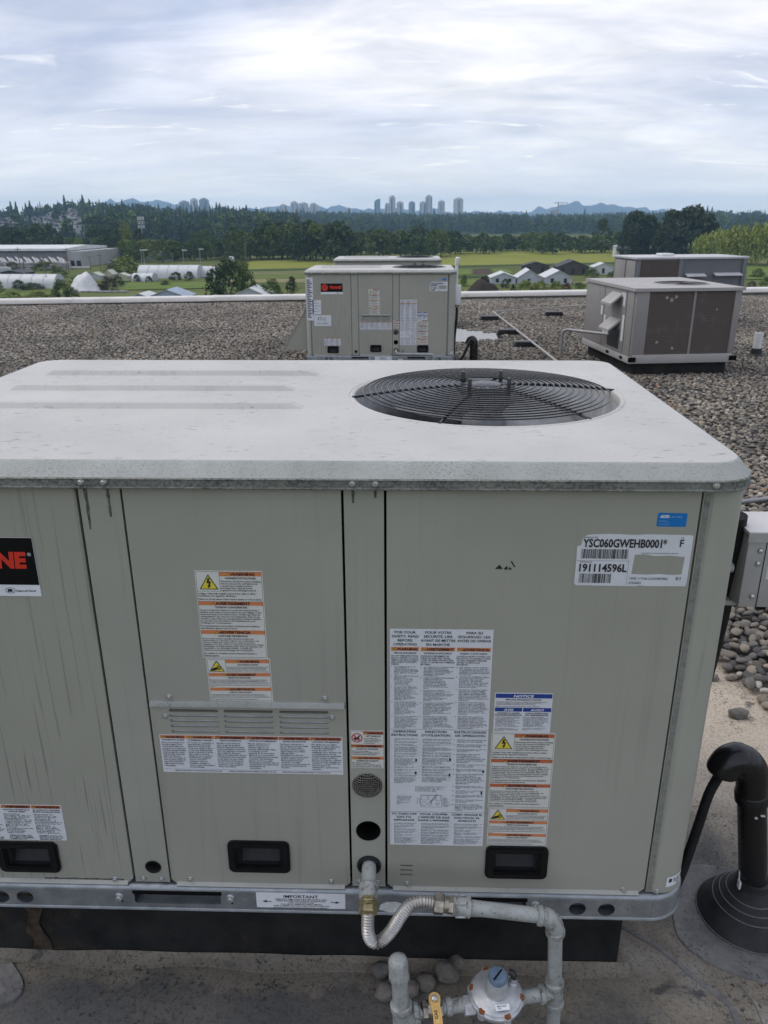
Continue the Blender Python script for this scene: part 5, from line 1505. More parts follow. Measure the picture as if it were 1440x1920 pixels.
# small film label wrapped on the corner
m = MB()
rg = []
for i in range(7):
    a = -PI/2+R(8+60*i/6)
    rg.append([(0.587+0.0528*math.cos(a), 0.052+0.0528*math.sin(a), 0.0760), (0.587+0.0528*math.cos(a), 0.052+0.0528*math.sin(a), 0.1030)])
m.loft(rg, closed=False)
o = m.build('corner_label', 'film_white', unit, smooth=60)
m = MB()
for k, (a0, a1, z0, z1) in enumerate(((14, 22, 0.088, 0.098), (26, 60, 0.094, 0.096), (26, 58, 0.090, 0.092), (28, 50, 0.085, 0.087), (40, 44, 0.079, 0.083))):
    m.loft([[(0.587+0.0532*math.cos(-PI/2+R(a)), 0.052+0.0532*math.sin(-PI/2+R(a)), z) for z in (z0, z1)] for a in (a0, (a0+a1)/2, a1)], closed=False)
m.build('print', 'ink_black', o, smooth=60)

# ------------------------------------------------------------------ curb and things by the near unit
def curb(label, x0, x1, y0, y1, z0, z1, loc=(0, 0, 0), rz=0.0, foot=True):
    c = thing('roof_curb', label, 'roof curb', loc, rz, 'curbs carrying the rooftop units')
    m = MB()
    def wob(p, q): return 0.004*mnoise.noise(Vector((p*6, q*9, 2.2)))
    n = 40
    front = [[(x0+(x1-x0)*i/n, y0+wob(x0+(x1-x0)*i/n, z), z) for z in (z0, z0+(z1-z0)*.3, z0+(z1-z0)*.65, z1)] for i in range(n+1)]
    m.loft(front, closed=False)
    m.loft([[(x, y, z) for z in (z0, z1)] for x, y in ((x1, y0), (x1, y1), (x0, y1), (x0, y0))], closed=False)
    m.poly([(x0, y0, z1), (x1, y0, z1), (x1, y1, z1), (x0, y1, z1)])
    m.build('felt', 'curb_felt', c, smooth=40)
    if foot:
        f = MB()
        rings = []
        for i in range(n+1):
            x = x0-0.03+(x1-x0+0.06)*i/n
            w = 0.030+0.014*mnoise.noise(Vector((x*5, 3, 0)))
            rings.append([(x, y0-0.003+wob(x, z0), z0+0.020+0.010*mnoise.noise(Vector((x*4, 0, 1)))), (x, y0-w*.35, z0+0.006), (x, y0-w, z0+0.001), (x, y0-w, z0-0.01), (x, y0, z0-0.01)])
        f.loft(rings)
        f.build('cant_strip', 'membrane', c, smooth=50)
        f = MB()
        f.loft([[(x, y0-0.0045, z) for x, z in ((-0.905+0.01*math.sin(k*2.1), z0+0.02+k*0.03), (-0.865+0.012*math.sin(k*1.3+1), z0+0.02+k*0.03))] for k in range(9)], closed=False)
        f.build('felt_lap', 'felt_rust', c, smooth=40)
    return c
curb('black felt-covered curb under the foreground rooftop unit', -1.06, 0.548, 0.100, 1.02, ROOF, -0.0135)

def hexnut(m, p, d, r, h, mi=0):
    d = Vector(d).normalized()
    m.lathe([(r*0.92, 0), (r, h*.12), (r, h*.88), (r*0.92, h)], p, d, 6, mi)
gas = thing('gas_piping', 'painted gas pipe run with braided flexible connector, regulator and yellow valve at the unit', 'gas pipe')
def pipe_part(name, pts, r, mat_, n=18, smooth=50):
    m = MB(); m.tube(pts, r, n)
    return m.build(name, mat_, gas, smooth=smooth)
A_ = Vector((-0.0534, 0.0, 0.1205))
B_ = Vector((-0.0520, -0.052, 0.1135)); dA = (B_-A_).normalized()
pipe_part('pipe', [A_-dA*0.05, B_], 0.0158, 'pipe_paint')
m = MB(); m.lathe([(0.0165, 0), (0.0205, 0.002), (0.0215, 0.006), (0.0195, 0.010), (0.0200, 0.026), (0.0190, 0.034), (0.0165, 0.036)], B_-dA*0.004, dA, 22)
m.build('coupling', 'fitting_paint', gas, smooth=35)
C_ = B_+dA*0.030
m = MB(); hexnut(m, C_, dA, 0.0200, 0.012); m.lathe([(0.0150, 0.010), (0.0175, 0.014), (0.0175, 0.020)], C_, dA, 20); hexnut(m, C_+dA*0.018, dA+Vector((0, 0, -0.15)), 0.0195, 0.014)
m.build('brass_fitting', 'brass', gas, smooth=30)
D_ = C_+dA*0.026
hp = spline([D_, (-0.0508, -0.121, 0.070), (-0.0450, -0.124, 0.046), (-0.0330, -0.122, 0.036), (-0.0180, -0.119, 0.044), (0.0000, -0.116, 0.068), (0.0190, -0.112, 0.104), (0.0360, -0.109, 0.1265), (0.0540, -0.107, 0.1335), (0.0720, -0.105, 0.1315), (0.0890, -0.104, 0.1270)], 60)
L_ = [0.0]
for i in range(1, len(hp)): L_.append(L_[-1]+(hp[i]-hp[i-1]).length)
pp, rr_, s_ = [], [], 0.0
j = 0
pitch_ = 0.0058
while s_ < L_[-1]:
    while L_[j+1] < s_: j += 1
    t_ = (s_-L_[j])/(L_[j+1]-L_[j])
    pp.append(hp[j].lerp(hp[j+1], t_)); rr_.append(0.0120+0.0017*math.cos(2*PI*s_/pitch_))
    s_ += pitch_/6
pipe_part('flexible_connector', pp, rr_, 'stainless', 16, 60)
E_ = hp[-1]; dE = Vector((0.215, 0.0, -0.027)).normalized()
m = MB(); hexnut(m, E_-dE*0.004, dE, 0.0215, 0.020)
m.build('union_nut', 'brass_nut', gas, smooth=30)
m = MB(); m.lathe([(0.0165, 0.016), (0.0165, 0.026)], E_, dE, 18); hexnut(m, E_+dE*0.024, dE, 0.0180, 0.012)
m.build('adapter', 'brass_nut', gas, smooth=30)
F0 = E_+dE*0.034
m = MB(); m.lathe([(0.0160, 0), (0.0190, 0.001), (0.0195, 0.004), (0.0180, 0.006), (0.0185, 0.028), (0.0215, 0.030), (0.0215, 0.036), (0.0165, 0.038)], F0, dE, 20)
for k in range(4): m.box(F0.x+0.006, F0.x+0.027, F0.y-0.0025, F0.y+0.0025, F0.z+0.0165, F0.z+0.0205, rot=Matrix.Rotation(PI/2*k+0.5, 3, 'X'), c=(F0.x+0.016, F0.y, F0.z-0.002))
m.build('coupling', 'fitting_paint', gas, smooth=35)
F1 = F0+dE*0.036
G0 = Vector((0.3020, -0.1020, 0.0985))
pipe_part('pipe', [F1, G0], 0.0152, 'pipe_paint')
G1 = Vector((0.3385, -0.1015, 0.0560))
V1 = Vector((0.3485, -0.1000, -0.0950)); dV = (V1-G1).normalized()
m = MB()
m.lathe([(0.0165, -0.004), (0.0205, -0.003), (0.0205, 0.006), (0.0180, 0.008)], G0, dE, 20)
m.tube(elbow(G0+dE*0.004, (0.3360, -0.1020, 0.0945), G1), [0.0180, 0.0185, 0.0188, 0.019, 0.019, 0.0188, 0.0186, 0.0185, 0.0180], 20)
m.lathe([(0.0180, -0.006), (0.0205, -0.004), (0.0205, 0.006), (0.0165, 0.008)], G1, dV, 20)
m.build('elbow', 'fitting_paint', gas, smooth=45)
pipe_part('pipe', [G1, V1], 0.0150, 'pipe_paint')
T1 = Vector((0.3500, -0.0995, -0.1230))
m = MB()
m.lathe([(0.0165, -0.036), (0.0205, -0.034), (0.0205, -0.026), (0.0180, -0.024), (0.0180, 0.024), (0.0205, 0.026), (0.0205, 0.034), (0.0165, 0.036)], T1, dV, 20)
m.lathe([(0.0175, 0.0), (0.0175, 0.022), (0.0205, 0.024), (0.0205, 0.033), (0.0165, 0.035)], T1, Vector((-1, -0.16, 0)), 20)
m.build('tee', 'fitting_paint', gas, smooth=35)
pipe_part('pipe', [T1+dV*0.03, Vector((0.356, -0.0990, ROOF-0.004))], 0.0150, 'pipe_paint')
run = Vector((-1.0, -0.155, -0.02)).normalized()
RG = Vector((0.2215, -0.1220, -0.1080))
pipe_part('pipe', [T1+run*0.030, T1+run*0.085], 0.0148, 'pipe_paint')
# regulator
rg = MB()
ax = Vector((0, -0.10, 1)).normalized()
rg.lathe([(0.012, -0.050), (0.024, -0.046), (0.030, -0.024), (0.050, -0.012), (0.056, -0.006), (0.0575, 0.0), (0.0575, 0.006), (0.055, 0.008), (0.053, 0.0125), (0.040, 0.017), (0.027, 0.021), (0.0235, 0.027), (0.0215, 0.052), (0.0195, 0.056), (0.015, 0.056)], RG, ax, 40)
rg.lathe([(0.017, 0.0), (0.019, 0.004), (0.019, 0.055)], T1+run*0.075+Vector((0, 0, 0.001)), run, 18)
rg.lathe([(0.016, 0.05), (0.021, 0.052), (0.021, 0.074), (0.015, 0.076)], RG+Vector((0.004, 0, -0.018))-run*0.0, run, 6)
for k in range(6):
    a = PI/3*k+0.35
    u_, w_ = frame_of(ax)
    rg.lathe([(0.0100, -0.009), (0.0100, 0.0078)], RG+(u_*math.cos(a)+w_*math.sin(a))*0.0515, ax, 12)
rgo = rg.build('regulator', 'cast_aluminium', gas, smooth=35)
m = MB(); m.lathe([(0.0190, 0.052), (0.0195, 0.055), (0.0195, 0.068), (0.0180, 0.0705), (0.004, 0.0705)], RG, ax, 28)
m.build('spring_cap', 'regulator_blue', rgo, smooth=35)
m = MB()
q = RG+ax*0.0712
m.box(q.x-0.0165, q.x+0.0165, q.y-0.0016, q.y+0.0016, q.z-0.0005, q.z+0.0005, rot=Matrix.Rotation(0.9, 3, 'Z'))
m.build('cap_slot', 'black_void', rgo)
m = MB(); vp = RG+Vector((0.034, 0.012, 0.014)); m.lathe([(0.010, 0.0), (0.010, 0.012), (0.0075, 0.014), (0.0075, 0.024)], vp, (0.15, 0, 1), 16)
m.build('vent_port', 'cast_aluminium', rgo, smooth=35)
m = MB(); m.tube(elbow(vp+Vector((0.003, 0, 0.022)), vp+Vector((0.005, 0, 0.036)), vp+Vector((-0.008, 0.004, 0.037))), 0.0065, 12)
m.build('vent_screen', 'motor_paint', rgo, smooth=40)
for k in range(6):
    a = PI/3*k+0.35
    u_, w_ = frame_of(ax)
    m = MB(); m.lathe([(0.0078, 0.007), (0.0078, 0.0122), (0.0064, 0.0135)], RG+(u_*math.cos(a)+w_*math.sin(a))*0.0515, ax, 6)
    m.build('bolt', 'rust', rgo, smooth=30)
s = Sticker(0.030, 0.011, 'film_white'); s.body("MAX INLET\n2 PSI", 0.004, 0.024, 0.002, 0.009)
so = s.put(rgo, 'data_tag', RG.x-0.010, RG.z-0.0005, RG.y-0.0510); so.rotation_euler = (-0.95, 0.10, 0)
so.location = (RG.x-0.008, RG.y-0.0400, RG.z+0.0235)
so.rotation_euler = (R(-68), R(0), R(8))
# union, pipe, valve, left-hand riser
U1 = RG+run*0.076+Vector((0, 0, -0.014))
pipe_part('pipe', [U1-run*0.01, U1+run*0.045], 0.0148, 'fitting_paint')
m = MB(); m.lathe([(0.0150, 0), (0.0180, 0.001), (0.0185, 0.012), (0.0150, 0.014)], U1+run*0.020, run, 18)
m.build('collar', 'fitting_paint', gas, smooth=30)
VL = U1+run*0.058
m = MB()
hexnut(m, VL-run*0.018, run, 0.0185, 0.012); m.lathe([(0.015, -0.012), (0.0185, -0.006), (0.0195, 0.003), (0.0185, 0.012), (0.015, 0.018)], VL, run, 20); hexnut(m, VL+run*0.014, run, 0.0185, 0.012)
m.lathe([(0.009, 0.010), (0.009, 0.030)], VL, (0, -0.15, 1), 14)
vo = m.build('ball_valve', 'brass_nut', gas, smooth=30)
m = MB()
out_ = [(0.0, 0.0155), (0.008, 0.013), (0.0125, 0.006), (0.0115, -0.002), (0.0095, -0.010), (0.0105, -0.030), (0.0100, -0.044), (0.004, -0.047), (-0.004, -0.047), (-0.0085, -0.044), (-0.0075, -0.028), (-0.0095, -0.010), (-0.0125, 0.0), (-0.0115, 0.008), (-0.007, 0.014)]
m.plate(out_, [], 0.0, 0.0055, 0, lambda p, q_, d: (p, q_, d))
m.box(-0.004, 0.006, -0.044, -0.012, 0.0055, 0.0072, bev=0.001)
hn = m.build('valve_handle', 'valve_yellow', vo, (VL.x, VL.y-0.006, VL.z+0.030), (R(20), 0, R(8)))
gsn = glyphs('GAS', 0.02, 0, 2)
m = MB(); pg = gsn[0]; kk = 0.0065
m.add([(-0.0015-(b_-0.35)*kk*1.4, -0.036+a_2*kk*1.4, 0.0078) for a_2, b_ in pg], gsn[1])
m.xf(Matrix.Translation((VL.x, VL.y-0.006, VL.z+0.030)) @ Euler((R(20), 0, R(8))).to_matrix().to_4x4())
m.build('valve_lettering', 'ink_black', vo, smooth=0, recalc=False)
m = MB(); m.lathe([(0.004, 0), (0.0065, 0.0005), (0.0065, 0.006), (0.004, 0.007)], (VL.x, VL.y-0.006, VL.z+0.0365), (0, -0.3, 1), 6)
m.build('stem_nut', 'screw_zinc', vo, smooth=30)
RB = Vector((0.0215, -0.1535, -0.1400))
pipe_part('pipe', [VL+run*0.024, RB-Vector((0.012, 0, 0))*-1.0], 0.0150, 'fitting_paint')
m = MB(); m.lathe([(0.015, 0.0), (0.0195, 0.001), (0.0195, 0.010), (0.015, 0.012)], VL+run*0.034, run, 18)
m.build('collar', 'fitting_paint', gas, smooth=30)
RT = Vector((0.0130, -0.1430, -0.0060)); dR = (RT-RB).normalized()
m = MB()
m.lathe([(0.0180, -0.040), (0.0225, -0.036), (0.0225, -0.024), (0.0205, -0.020), (0.0205, 0.022), (0.0235, 0.026), (0.0235, 0.038), (0.0180, 0.041)], RB, dR, 22)
m.lathe([(0.019, 0.0), (0.019, 0.024), (0.0225, 0.026), (0.0225, 0.036), (0.016, 0.038)], RB, -run, 20)
m.build('tee', 'fitting_paint', gas, smooth=35)
pipe_part('pipe', [RB+dR*0.03, RT+dR*0.0], 0.0172, 'pipe_paint')
m = MB(); m.lathe([(0.0178, -0.030), (0.0218, -0.027), (0.0218, -0.020), (0.0205, -0.017), (0.0208, 0.012), (0.0190, 0.020), (0.0130, 0.0255), (0.004, 0.027)], RT, dR, 24)
m.build('pipe_cap', 'fitting_paint', gas, smooth=40)
pipe_part('pipe', [RB-dR*0.03, Vector((0.030, -0.163, ROOF-0.004))], 0.0172, 'pipe_paint')

# loose stones
def stone(x, y, s, label, seed, rz=0.0, flat=0.7, grp='loose stones on the membrane', z=None):
    rr = random.Random(seed)
    bm_ = bmesh.new()
    bmesh.ops.create_icosphere(bm_, subdivisions=3, radius=1.0)
    o_ = Vector((rr.random()*40, rr.random()*40, rr.random()*40))
    for v in bm_.verts:
        k = 1 + 0.34*mnoise.noise(v.co*1.0+o_) - 0.22*abs(mnoise.noise(v.co*1.7+o_*2)) + 0.12*mnoise.noise(v.co*2.6+o_) + 0.05*mnoise.noise(v.co*7+o_)
        v.co = Vector((v.co.x*s[0]*k, v.co.y*s[1]*k, v.co.z*s[2]*k))
    mz = min(v.co.z for v in bm_.verts)
    me = bpy.data.meshes.new('stone'); bm_.to_mesh(me); bm_.free()
    me.materials.append(MATS['stone']); me.shade_smooth()
    o = link('stone', me, None, (x, y, ROOF-0.004-mz-0.003), (0, 0, rz))
    return tag(o, label, 'stone', grp)
for a in ((-0.0310, 0.0640, (0.027, 0.021, 0.021), 'grey cracked stone behind the capped gas riser', 1, 0.2),
          (-0.0200, 0.0080, (0.026, 0.020, 0.019), 'mottled stone left of the capped gas riser, lowest of the pile', 2, 0.5),
          (0.0400, 0.0140, (0.020, 0.022, 0.022), 'pinkish rounded stone right against the capped gas riser', 3, 1.0),
          (0.0760, 0.0380, (0.024, 0.024, 0.021), 'dark angular stone above the yellow valve', 4, 0.3),
          (0.1290, 0.0560, (0.024, 0.031, 0.026), 'tall mottled grey stone left of the gas regulator', 5, 1.2),
          (0.1570, 0.0960, (0.023, 0.018, 0.020), 'small grey stone against the curb foot, farthest back', 6, 0.1),
          (0.0080, 0.0500, (0.016, 0.014, 0.014), 'little dark stone tucked behind the capped gas riser', 9, 0.1),
          (1.2560, 1.1571, (0.040, 0.024, 0.022), 'lone brown oblong stone on the pale dried silt', 12, 0.05),
          (1.2580, 1.4100, (0.024, 0.018, 0.013), 'small brown stone, left of two at the gravel edge', 13, 0.4),
          (1.3330, 1.4150, (0.028, 0.017, 0.013), 'small dark flat stone, right of two at the gravel edge', 14, 0.1)):
    stone(a[0], a[1], a[2], a[3], a[4], a[5])

# ------------------------------------------------------------------ black gooseneck with its rubber boot
gn = thing('gooseneck_pipe', 'thick glossy black gooseneck pipe rising from a stepped rubber boot', 'roof pipe', (0.9350, 0.2700, 0))
lean = lambda z: -0.17*max(0.0, z-(ROOF+0.1))
m = MB()
m.lathe([(0.128, ROOF-0.004), (0.128, ROOF+0.003), (0.121, ROOF+0.009), (0.113, ROOF+0.024), (0.094, ROOF+0.050), (0.0905, ROOF+0.0525), (0.079, ROOF+0.066), (0.0755, ROOF+0.0685), (0.064, ROOF+0.080), (0.061, ROOF+0.0825), (0.048, ROOF+0.096), (0.0415, ROOF+0.102), (0.0410, ROOF+0.122), (0.0370, ROOF+0.124)], n=56)
m.build('rubber_boot', 'rubber_boot', gn, smooth=50)
for r_, z in ((0.1275, 0.0035), (0.0925, 0.0520), (0.0775, 0.0680), (0.0625, 0.0820)):
    m = MB(); m.torus((0, 0, ROOF+z), r_, 0.0014, 56, 6); m.build('boot_rib', 'boot_edge', gn, smooth=60)
m = MB(); m.torus((-0.001, 0, ROOF+0.112), 0.0420, 0.0028, 40, 6); m.build('clamp', 'rubber_boot', gn, smooth=60)
m = MB(); m.box(-0.047, -0.041, -0.022, -0.008, ROOF+0.102, ROOF+0.126, bev=0.002); m.tube(spline([(-0.0435, -0.012, ROOF+0.120), (-0.043, -0.006, ROOF+0.134), (-0.0415, 0.0, ROOF+0.150)], 5), 0.0018, 6)
m.build('clamp_screw', 'white_plastic', gn)
PR = 0.0345
m = MB(); m.tube([(lean(z), 0, z) for z in (ROOF+0.06, ROOF+0.1, -0.05, 0.09)], PR, 32); m.build('pipe', 'abs_black', gn, smooth=50)
ar = spline([(-0.0500, 0.0, 0.105), (-0.0550, -0.001, 0.145), (-0.0630, -0.002, 0.180), (-0.0830, -0.003, 0.205), (-0.1040, -0.004, 0.2120)], 6)
m = MB()
m.tube([(lean(0.084), 0, 0.084), (lean(0.086), 0, 0.086), (lean(0.112), 0, 0.112), (lean(0.116), 0, 0.116)], [PR+0.001, PR+0.0060, PR+0.0060, PR+0.003], 32)
m.tube(ar, PR+0.0035, 32)
m.build('elbow', 'abs_black', gn, smooth=50)
ar2 = spline([ar[-2], ar[-1], (-0.1200, -0.004, 0.2050), (-0.1310, -0.005, 0.1880), (-0.1350, -0.005, 0.1700)], 5)
m = MB(); m.tube(ar2, [PR+0.0055]*5+[PR+0.005]*(len(ar2)-8)+[PR+0.004, PR+0.002, PR-0.003], 32)
m.build('return_bend', 'abs_black', gn, smooth=50)
m = MB(); m.box(-0.050, -0.044, -0.0390, -0.0345, 0.060, 0.0635); m.box(-0.036, -0.026, -0.0375, -0.0335, 0.066, 0.0690)
m.build('paint_fleck', 'white_plastic', gn)
# flexible conduit out of the gooseneck and round behind the unit corner
cd_ = thing('flexible_conduit', 'black ribbed flexible conduit from the gooseneck behind the unit corner', 'conduit')
path_ = spline([(0.800, 0.265, 0.175), (0.790, 0.265, 0.148), (0.777, 0.265, 0.100), (0.766, 0.265, 0.012), (0.7545, 0.265, -0.074), (0.744, 0.265, -0.145), (0.728, 0.265, -0.205), (0.700, 0.27, -0.232), (0.670, 0.285, -0.215), (0.662, 0.32, -0.10), (0.668, 0.345, 0.06)], 40)
m = MB(); m.tube(path_, [0.0118+0.0008*math.sin(i*1.9) for i in range(len(path_))], 14); m.build('conduit', 'gasket_black', cd_, smooth=60)
c2 = thing('drop_conduit', 'straight black conduit dropping from the grey disconnect box beside the unit', 'conduit')
m = MB(); m.tube(spline([(0.7170, 0.225, 0.86), (0.7300, 0.25, 0.70), (0.7370, 0.29, 0.50), (0.7320, 0.32, 0.32), (0.7060, 0.34, 0.15), (0.680, 0.345, 0.04)], 10), 0.0210, 14); m.build('conduit', 'gasket_black', c2, smooth=60)
# grey disconnect box
bx = thing('disconnect_box', 'light grey electrical disconnect box with cream lid beside the unit', 'electrical box', (0.7320, 0.185, 0))
m = MB(); m.box(0, 0.30, 0, 0.115, 0.6660, 0.8330, bev=0.002); m.build('body', 'grey_box', bx)
m = MB()
m.plate([(-0.004, -0.004), (0.31, -0.004), (0.31, 0.118), (-0.004, 0.118)], [], 0.8335, 0.8400, 0, lambda p, q_, d: (p, q_, d))
m.plate([(-0.004, 0.818), (0.31, 0.818), (0.31, 0.8395), (-0.004, 0.8395)], [], -0.0050, -0.0035)
m.build('lid', ['box_lid'], bx)
m = MB(); m.plate([(-0.0045, 0.818), (0.31, 0.818), (0.31, 0.838), (-0.0045, 0.838)], [], -0.0062, -0.0052); m.build('lid_flange', 'grey_box', bx)
m = MB(); m.box(0.0365, 0.0380, -0.0012, 0.001, 0.6665, 0.818); m.build('door_edge', 'black_void', bx)
for x, z in ((0.026, 0.797), (0.026, 0.768), (0.026, 0.692), (0.068, 0.828)):
    m = MB(); m.lathe([(0.0062, 0.0), (0.0058, -0.0022), (0.0035, -0.0042), (0.0005, -0.0050)], (x, -0.0008 if z < 0.82 else -0.0064, z), (0, 1, 0), 16); m.build('rivet', 'screw_zinc', bx, smooth=50)
s = Sticker(0.075, 0.060, 'label_white')
s.body("RAINTIGHT ENCLOSURE\nNEMA 3R", 0.006, 0.062, 0.003, 0.011); 
for i in range(7): s.frame(0.004+0.0095*i, 0.0125+0.0095*i, 0.015, 0.034, 0.0007)
s.body("MAXIMUM RATING\nWITH FUSES\nHORSEPOWER", 0.004, 0.060, 0.038, 0.055)
s.put(bx, 'rating_label', 0.047, 0.792, -0.0008)
m = MB(); m.box(-0.055, 0.02, 0.03, 0.075, 0.654, 0.6655, bev=0.001); m.box(-0.10, 0.01, 0.05, 0.07, 0.80, 0.812); m.lathe([(0.011, 0), (0.011, 0.02)], (-0.012, 0.03, 0.745), (-1, 0, 0), 14)
m.build('bracket', 'grey_box', bx)
lq = thing('grey_conduit', 'grey conduit lying on the gravel beyond the disconnect box', 'conduit')
m = MB(); m.tube([(2.10, 3.41, -0.250), (2.353, 3.487, -0.248), (3.6, 3.86, -0.250)], 0.014, 12); m.build('conduit', 'steel_grey', lq, smooth=60)

# ------------------------------------------------------------------ other units on the roof
u2_ = dup(unit, (-0.062, 8.10, -0.140), 0.0, 'grey-green packaged rooftop unit with red and black badge, middle of the roof', skip=('scratch', 'dirt_run', 'oxide_patch'))
def sheet(U, x, z, w, h, fn, name='paper_label', y=-0.0012, base='label_white'):
    s = Sticker(w, h, base); fn(s); return s.put(U, name, x, z, y)
def lined(s, n=14):
    for i in range(n):
        s.rect(s.w*.1, s.w*(.5+.4*((i*7) % 5)/4), s.h*(0.05+0.9*i/n), s.h*(0.05+0.9*i/n)+s.h*.022, 'ink_black')
sheet(u2_, -1.103, 0.958, 0.080, 0.49, lambda s: lined(s, 22))
sheet(u2_, -1.035, 0.705, 0.100, 0.165, lambda s: lined(s, 5))
def rtu(s):
    s.fit('RTU-2', 0.045, 0.140, 0.020, 0.062, bold=0.0); s.fit('191114330L', 0.030, 0.165, 0.085, 0.105, bold=0.0)
sheet(u2_, -1.020, 0.530, 0.200, 0.125, rtu, 'unit_number_sign')
m = MB()
for yy in (0.15, 0.95):
    m.prism([(-1.11, 0.62), (-1.11, 0.10), (-1.44, 0.095), (-1.42, 0.13)], yy, yy+0.012, lambda p, q_, d: (p, d, q_))
m.loft([[(-1.11, y, 0.64), (-1.435, y, 0.10), (-1.435, y, 0.085), (-1.11, y, 0.62)] for y in (0.14, 0.972)])
m.build('intake_hood', 'panel_paint', u2_)
curb('black curb under the middle rooftop unit', -1.06, 0.548, 0.08, 1.02, ROOF, -0.142, (-0.062, 8.10, 0), 0.0, False)
unit3 = dup(unit, (-0.075, 11.95, -0.190), 0.0, 'rooftop unit mostly hidden behind the middle unit, only its lid showing', skip=('scratch', 'dirt_run', 'oxide_patch', 'screw', 'instruction_sheet', 'warning_label', 'notice_label', 'lifting_notice', 'handle', 'louvre', 'flue_screen', 'flue_outlet', 'grommet', 'knockout', 'corner_label', 'certification_tag', 'joint_groove', 'drip_ledge', 'serial_plate', 'maker_badge', 'base_rail', 'casing'))
# service box, mast and gooseneck of the middle unit
o = thing('service_box', 'small white electrical box on the right side of the middle unit', 'electrical box', (0.560, 8.16, 0))
m = MB(); m.box(0.005, 0.085, 0, 0.10, 0.50, 0.72, bev=0.004); m.build('body', 'white_plastic', o)
m = MB(); m.lathe([(0.018, 0.72), (0.018, 0.96)], (0.03, 0.05, 0), (0, 0, 1), 12); m.lathe([(0.024, 0.0), (0.028, 0.01), (0.028, 0.08), (0.016, 0.09)], (0.032, 0.05, 0.945), (0.1, 0, 1), 12); m.build('mast', 'white_plastic', o, smooth=40)
m = MB(); m.lathe([(0.02, 0.465), (0.028, 0.47), (0.028, 0.50)], (0.045, 0.05, 0), (0, 0, 1), 12); m.build('gland', 'steel_grey', o)
o = thing('flexible_conduit', 'black flexible conduit looping from the middle unit into its gooseneck', 'conduit')
m = MB(); m.tube(spline([(0.605, 8.21, 0.47), (0.60, 8.2, 0.3), (0.585, 8.2, 0.12), (0.580, 8.2, -0.08), (0.61, 8.2, -0.17), (0.68, 8.2, -0.13), (0.735, 8.22, -0.02), (0.77, 8.24, 0.055)], 8), 0.016, 10); m.build('conduit', 'gasket_black', o, smooth=60)
g2 = thing('gooseneck_pipe', 'black gooseneck pipe beside the middle rooftop unit', 'roof pipe', (0.825, 8.25, 0))
m = MB(); m.lathe([(0.10, ROOF), (0.06, ROOF+0.08), (0.05, ROOF+0.10), (0.05, ROOF+0.12)], n=24); m.build('rubber_boot', 'rubber_boot', g2, smooth=50)
m = MB(); m.tube([(0, 0, ROOF+0.05), (0, 0, 0.0)] + elbow((0, 0, 0.01), (0, 0, 0.10), (-0.04, 0, 0.085)) + [(-0.065, 0, 0.03)], 0.048, 20); m.build('pipe', 'abs_black', g2, smooth=50)

o = thing('gas_pipe', 'grey gas pipe along the foot of the middle rooftop unit', 'gas pipe', (-0.062, 8.10, -0.140))
m = MB(); m.tube([(-0.0534, 0.02, 0.1205)] + elbow((-0.0534, -0.05, 0.1205), (-0.0534, -0.09, 0.118), (-0.03, -0.09, 0.090)) + [(0.30, -0.085, 0.085)] + elbow((0.36, -0.085, 0.085), (0.40, -0.085, 0.083), (0.40, -0.085, 0.05)) + [(0.40, -0.085, -0.146)], 0.016, 10); m.build('pipe', 'pipe_paint', o, smooth=60)
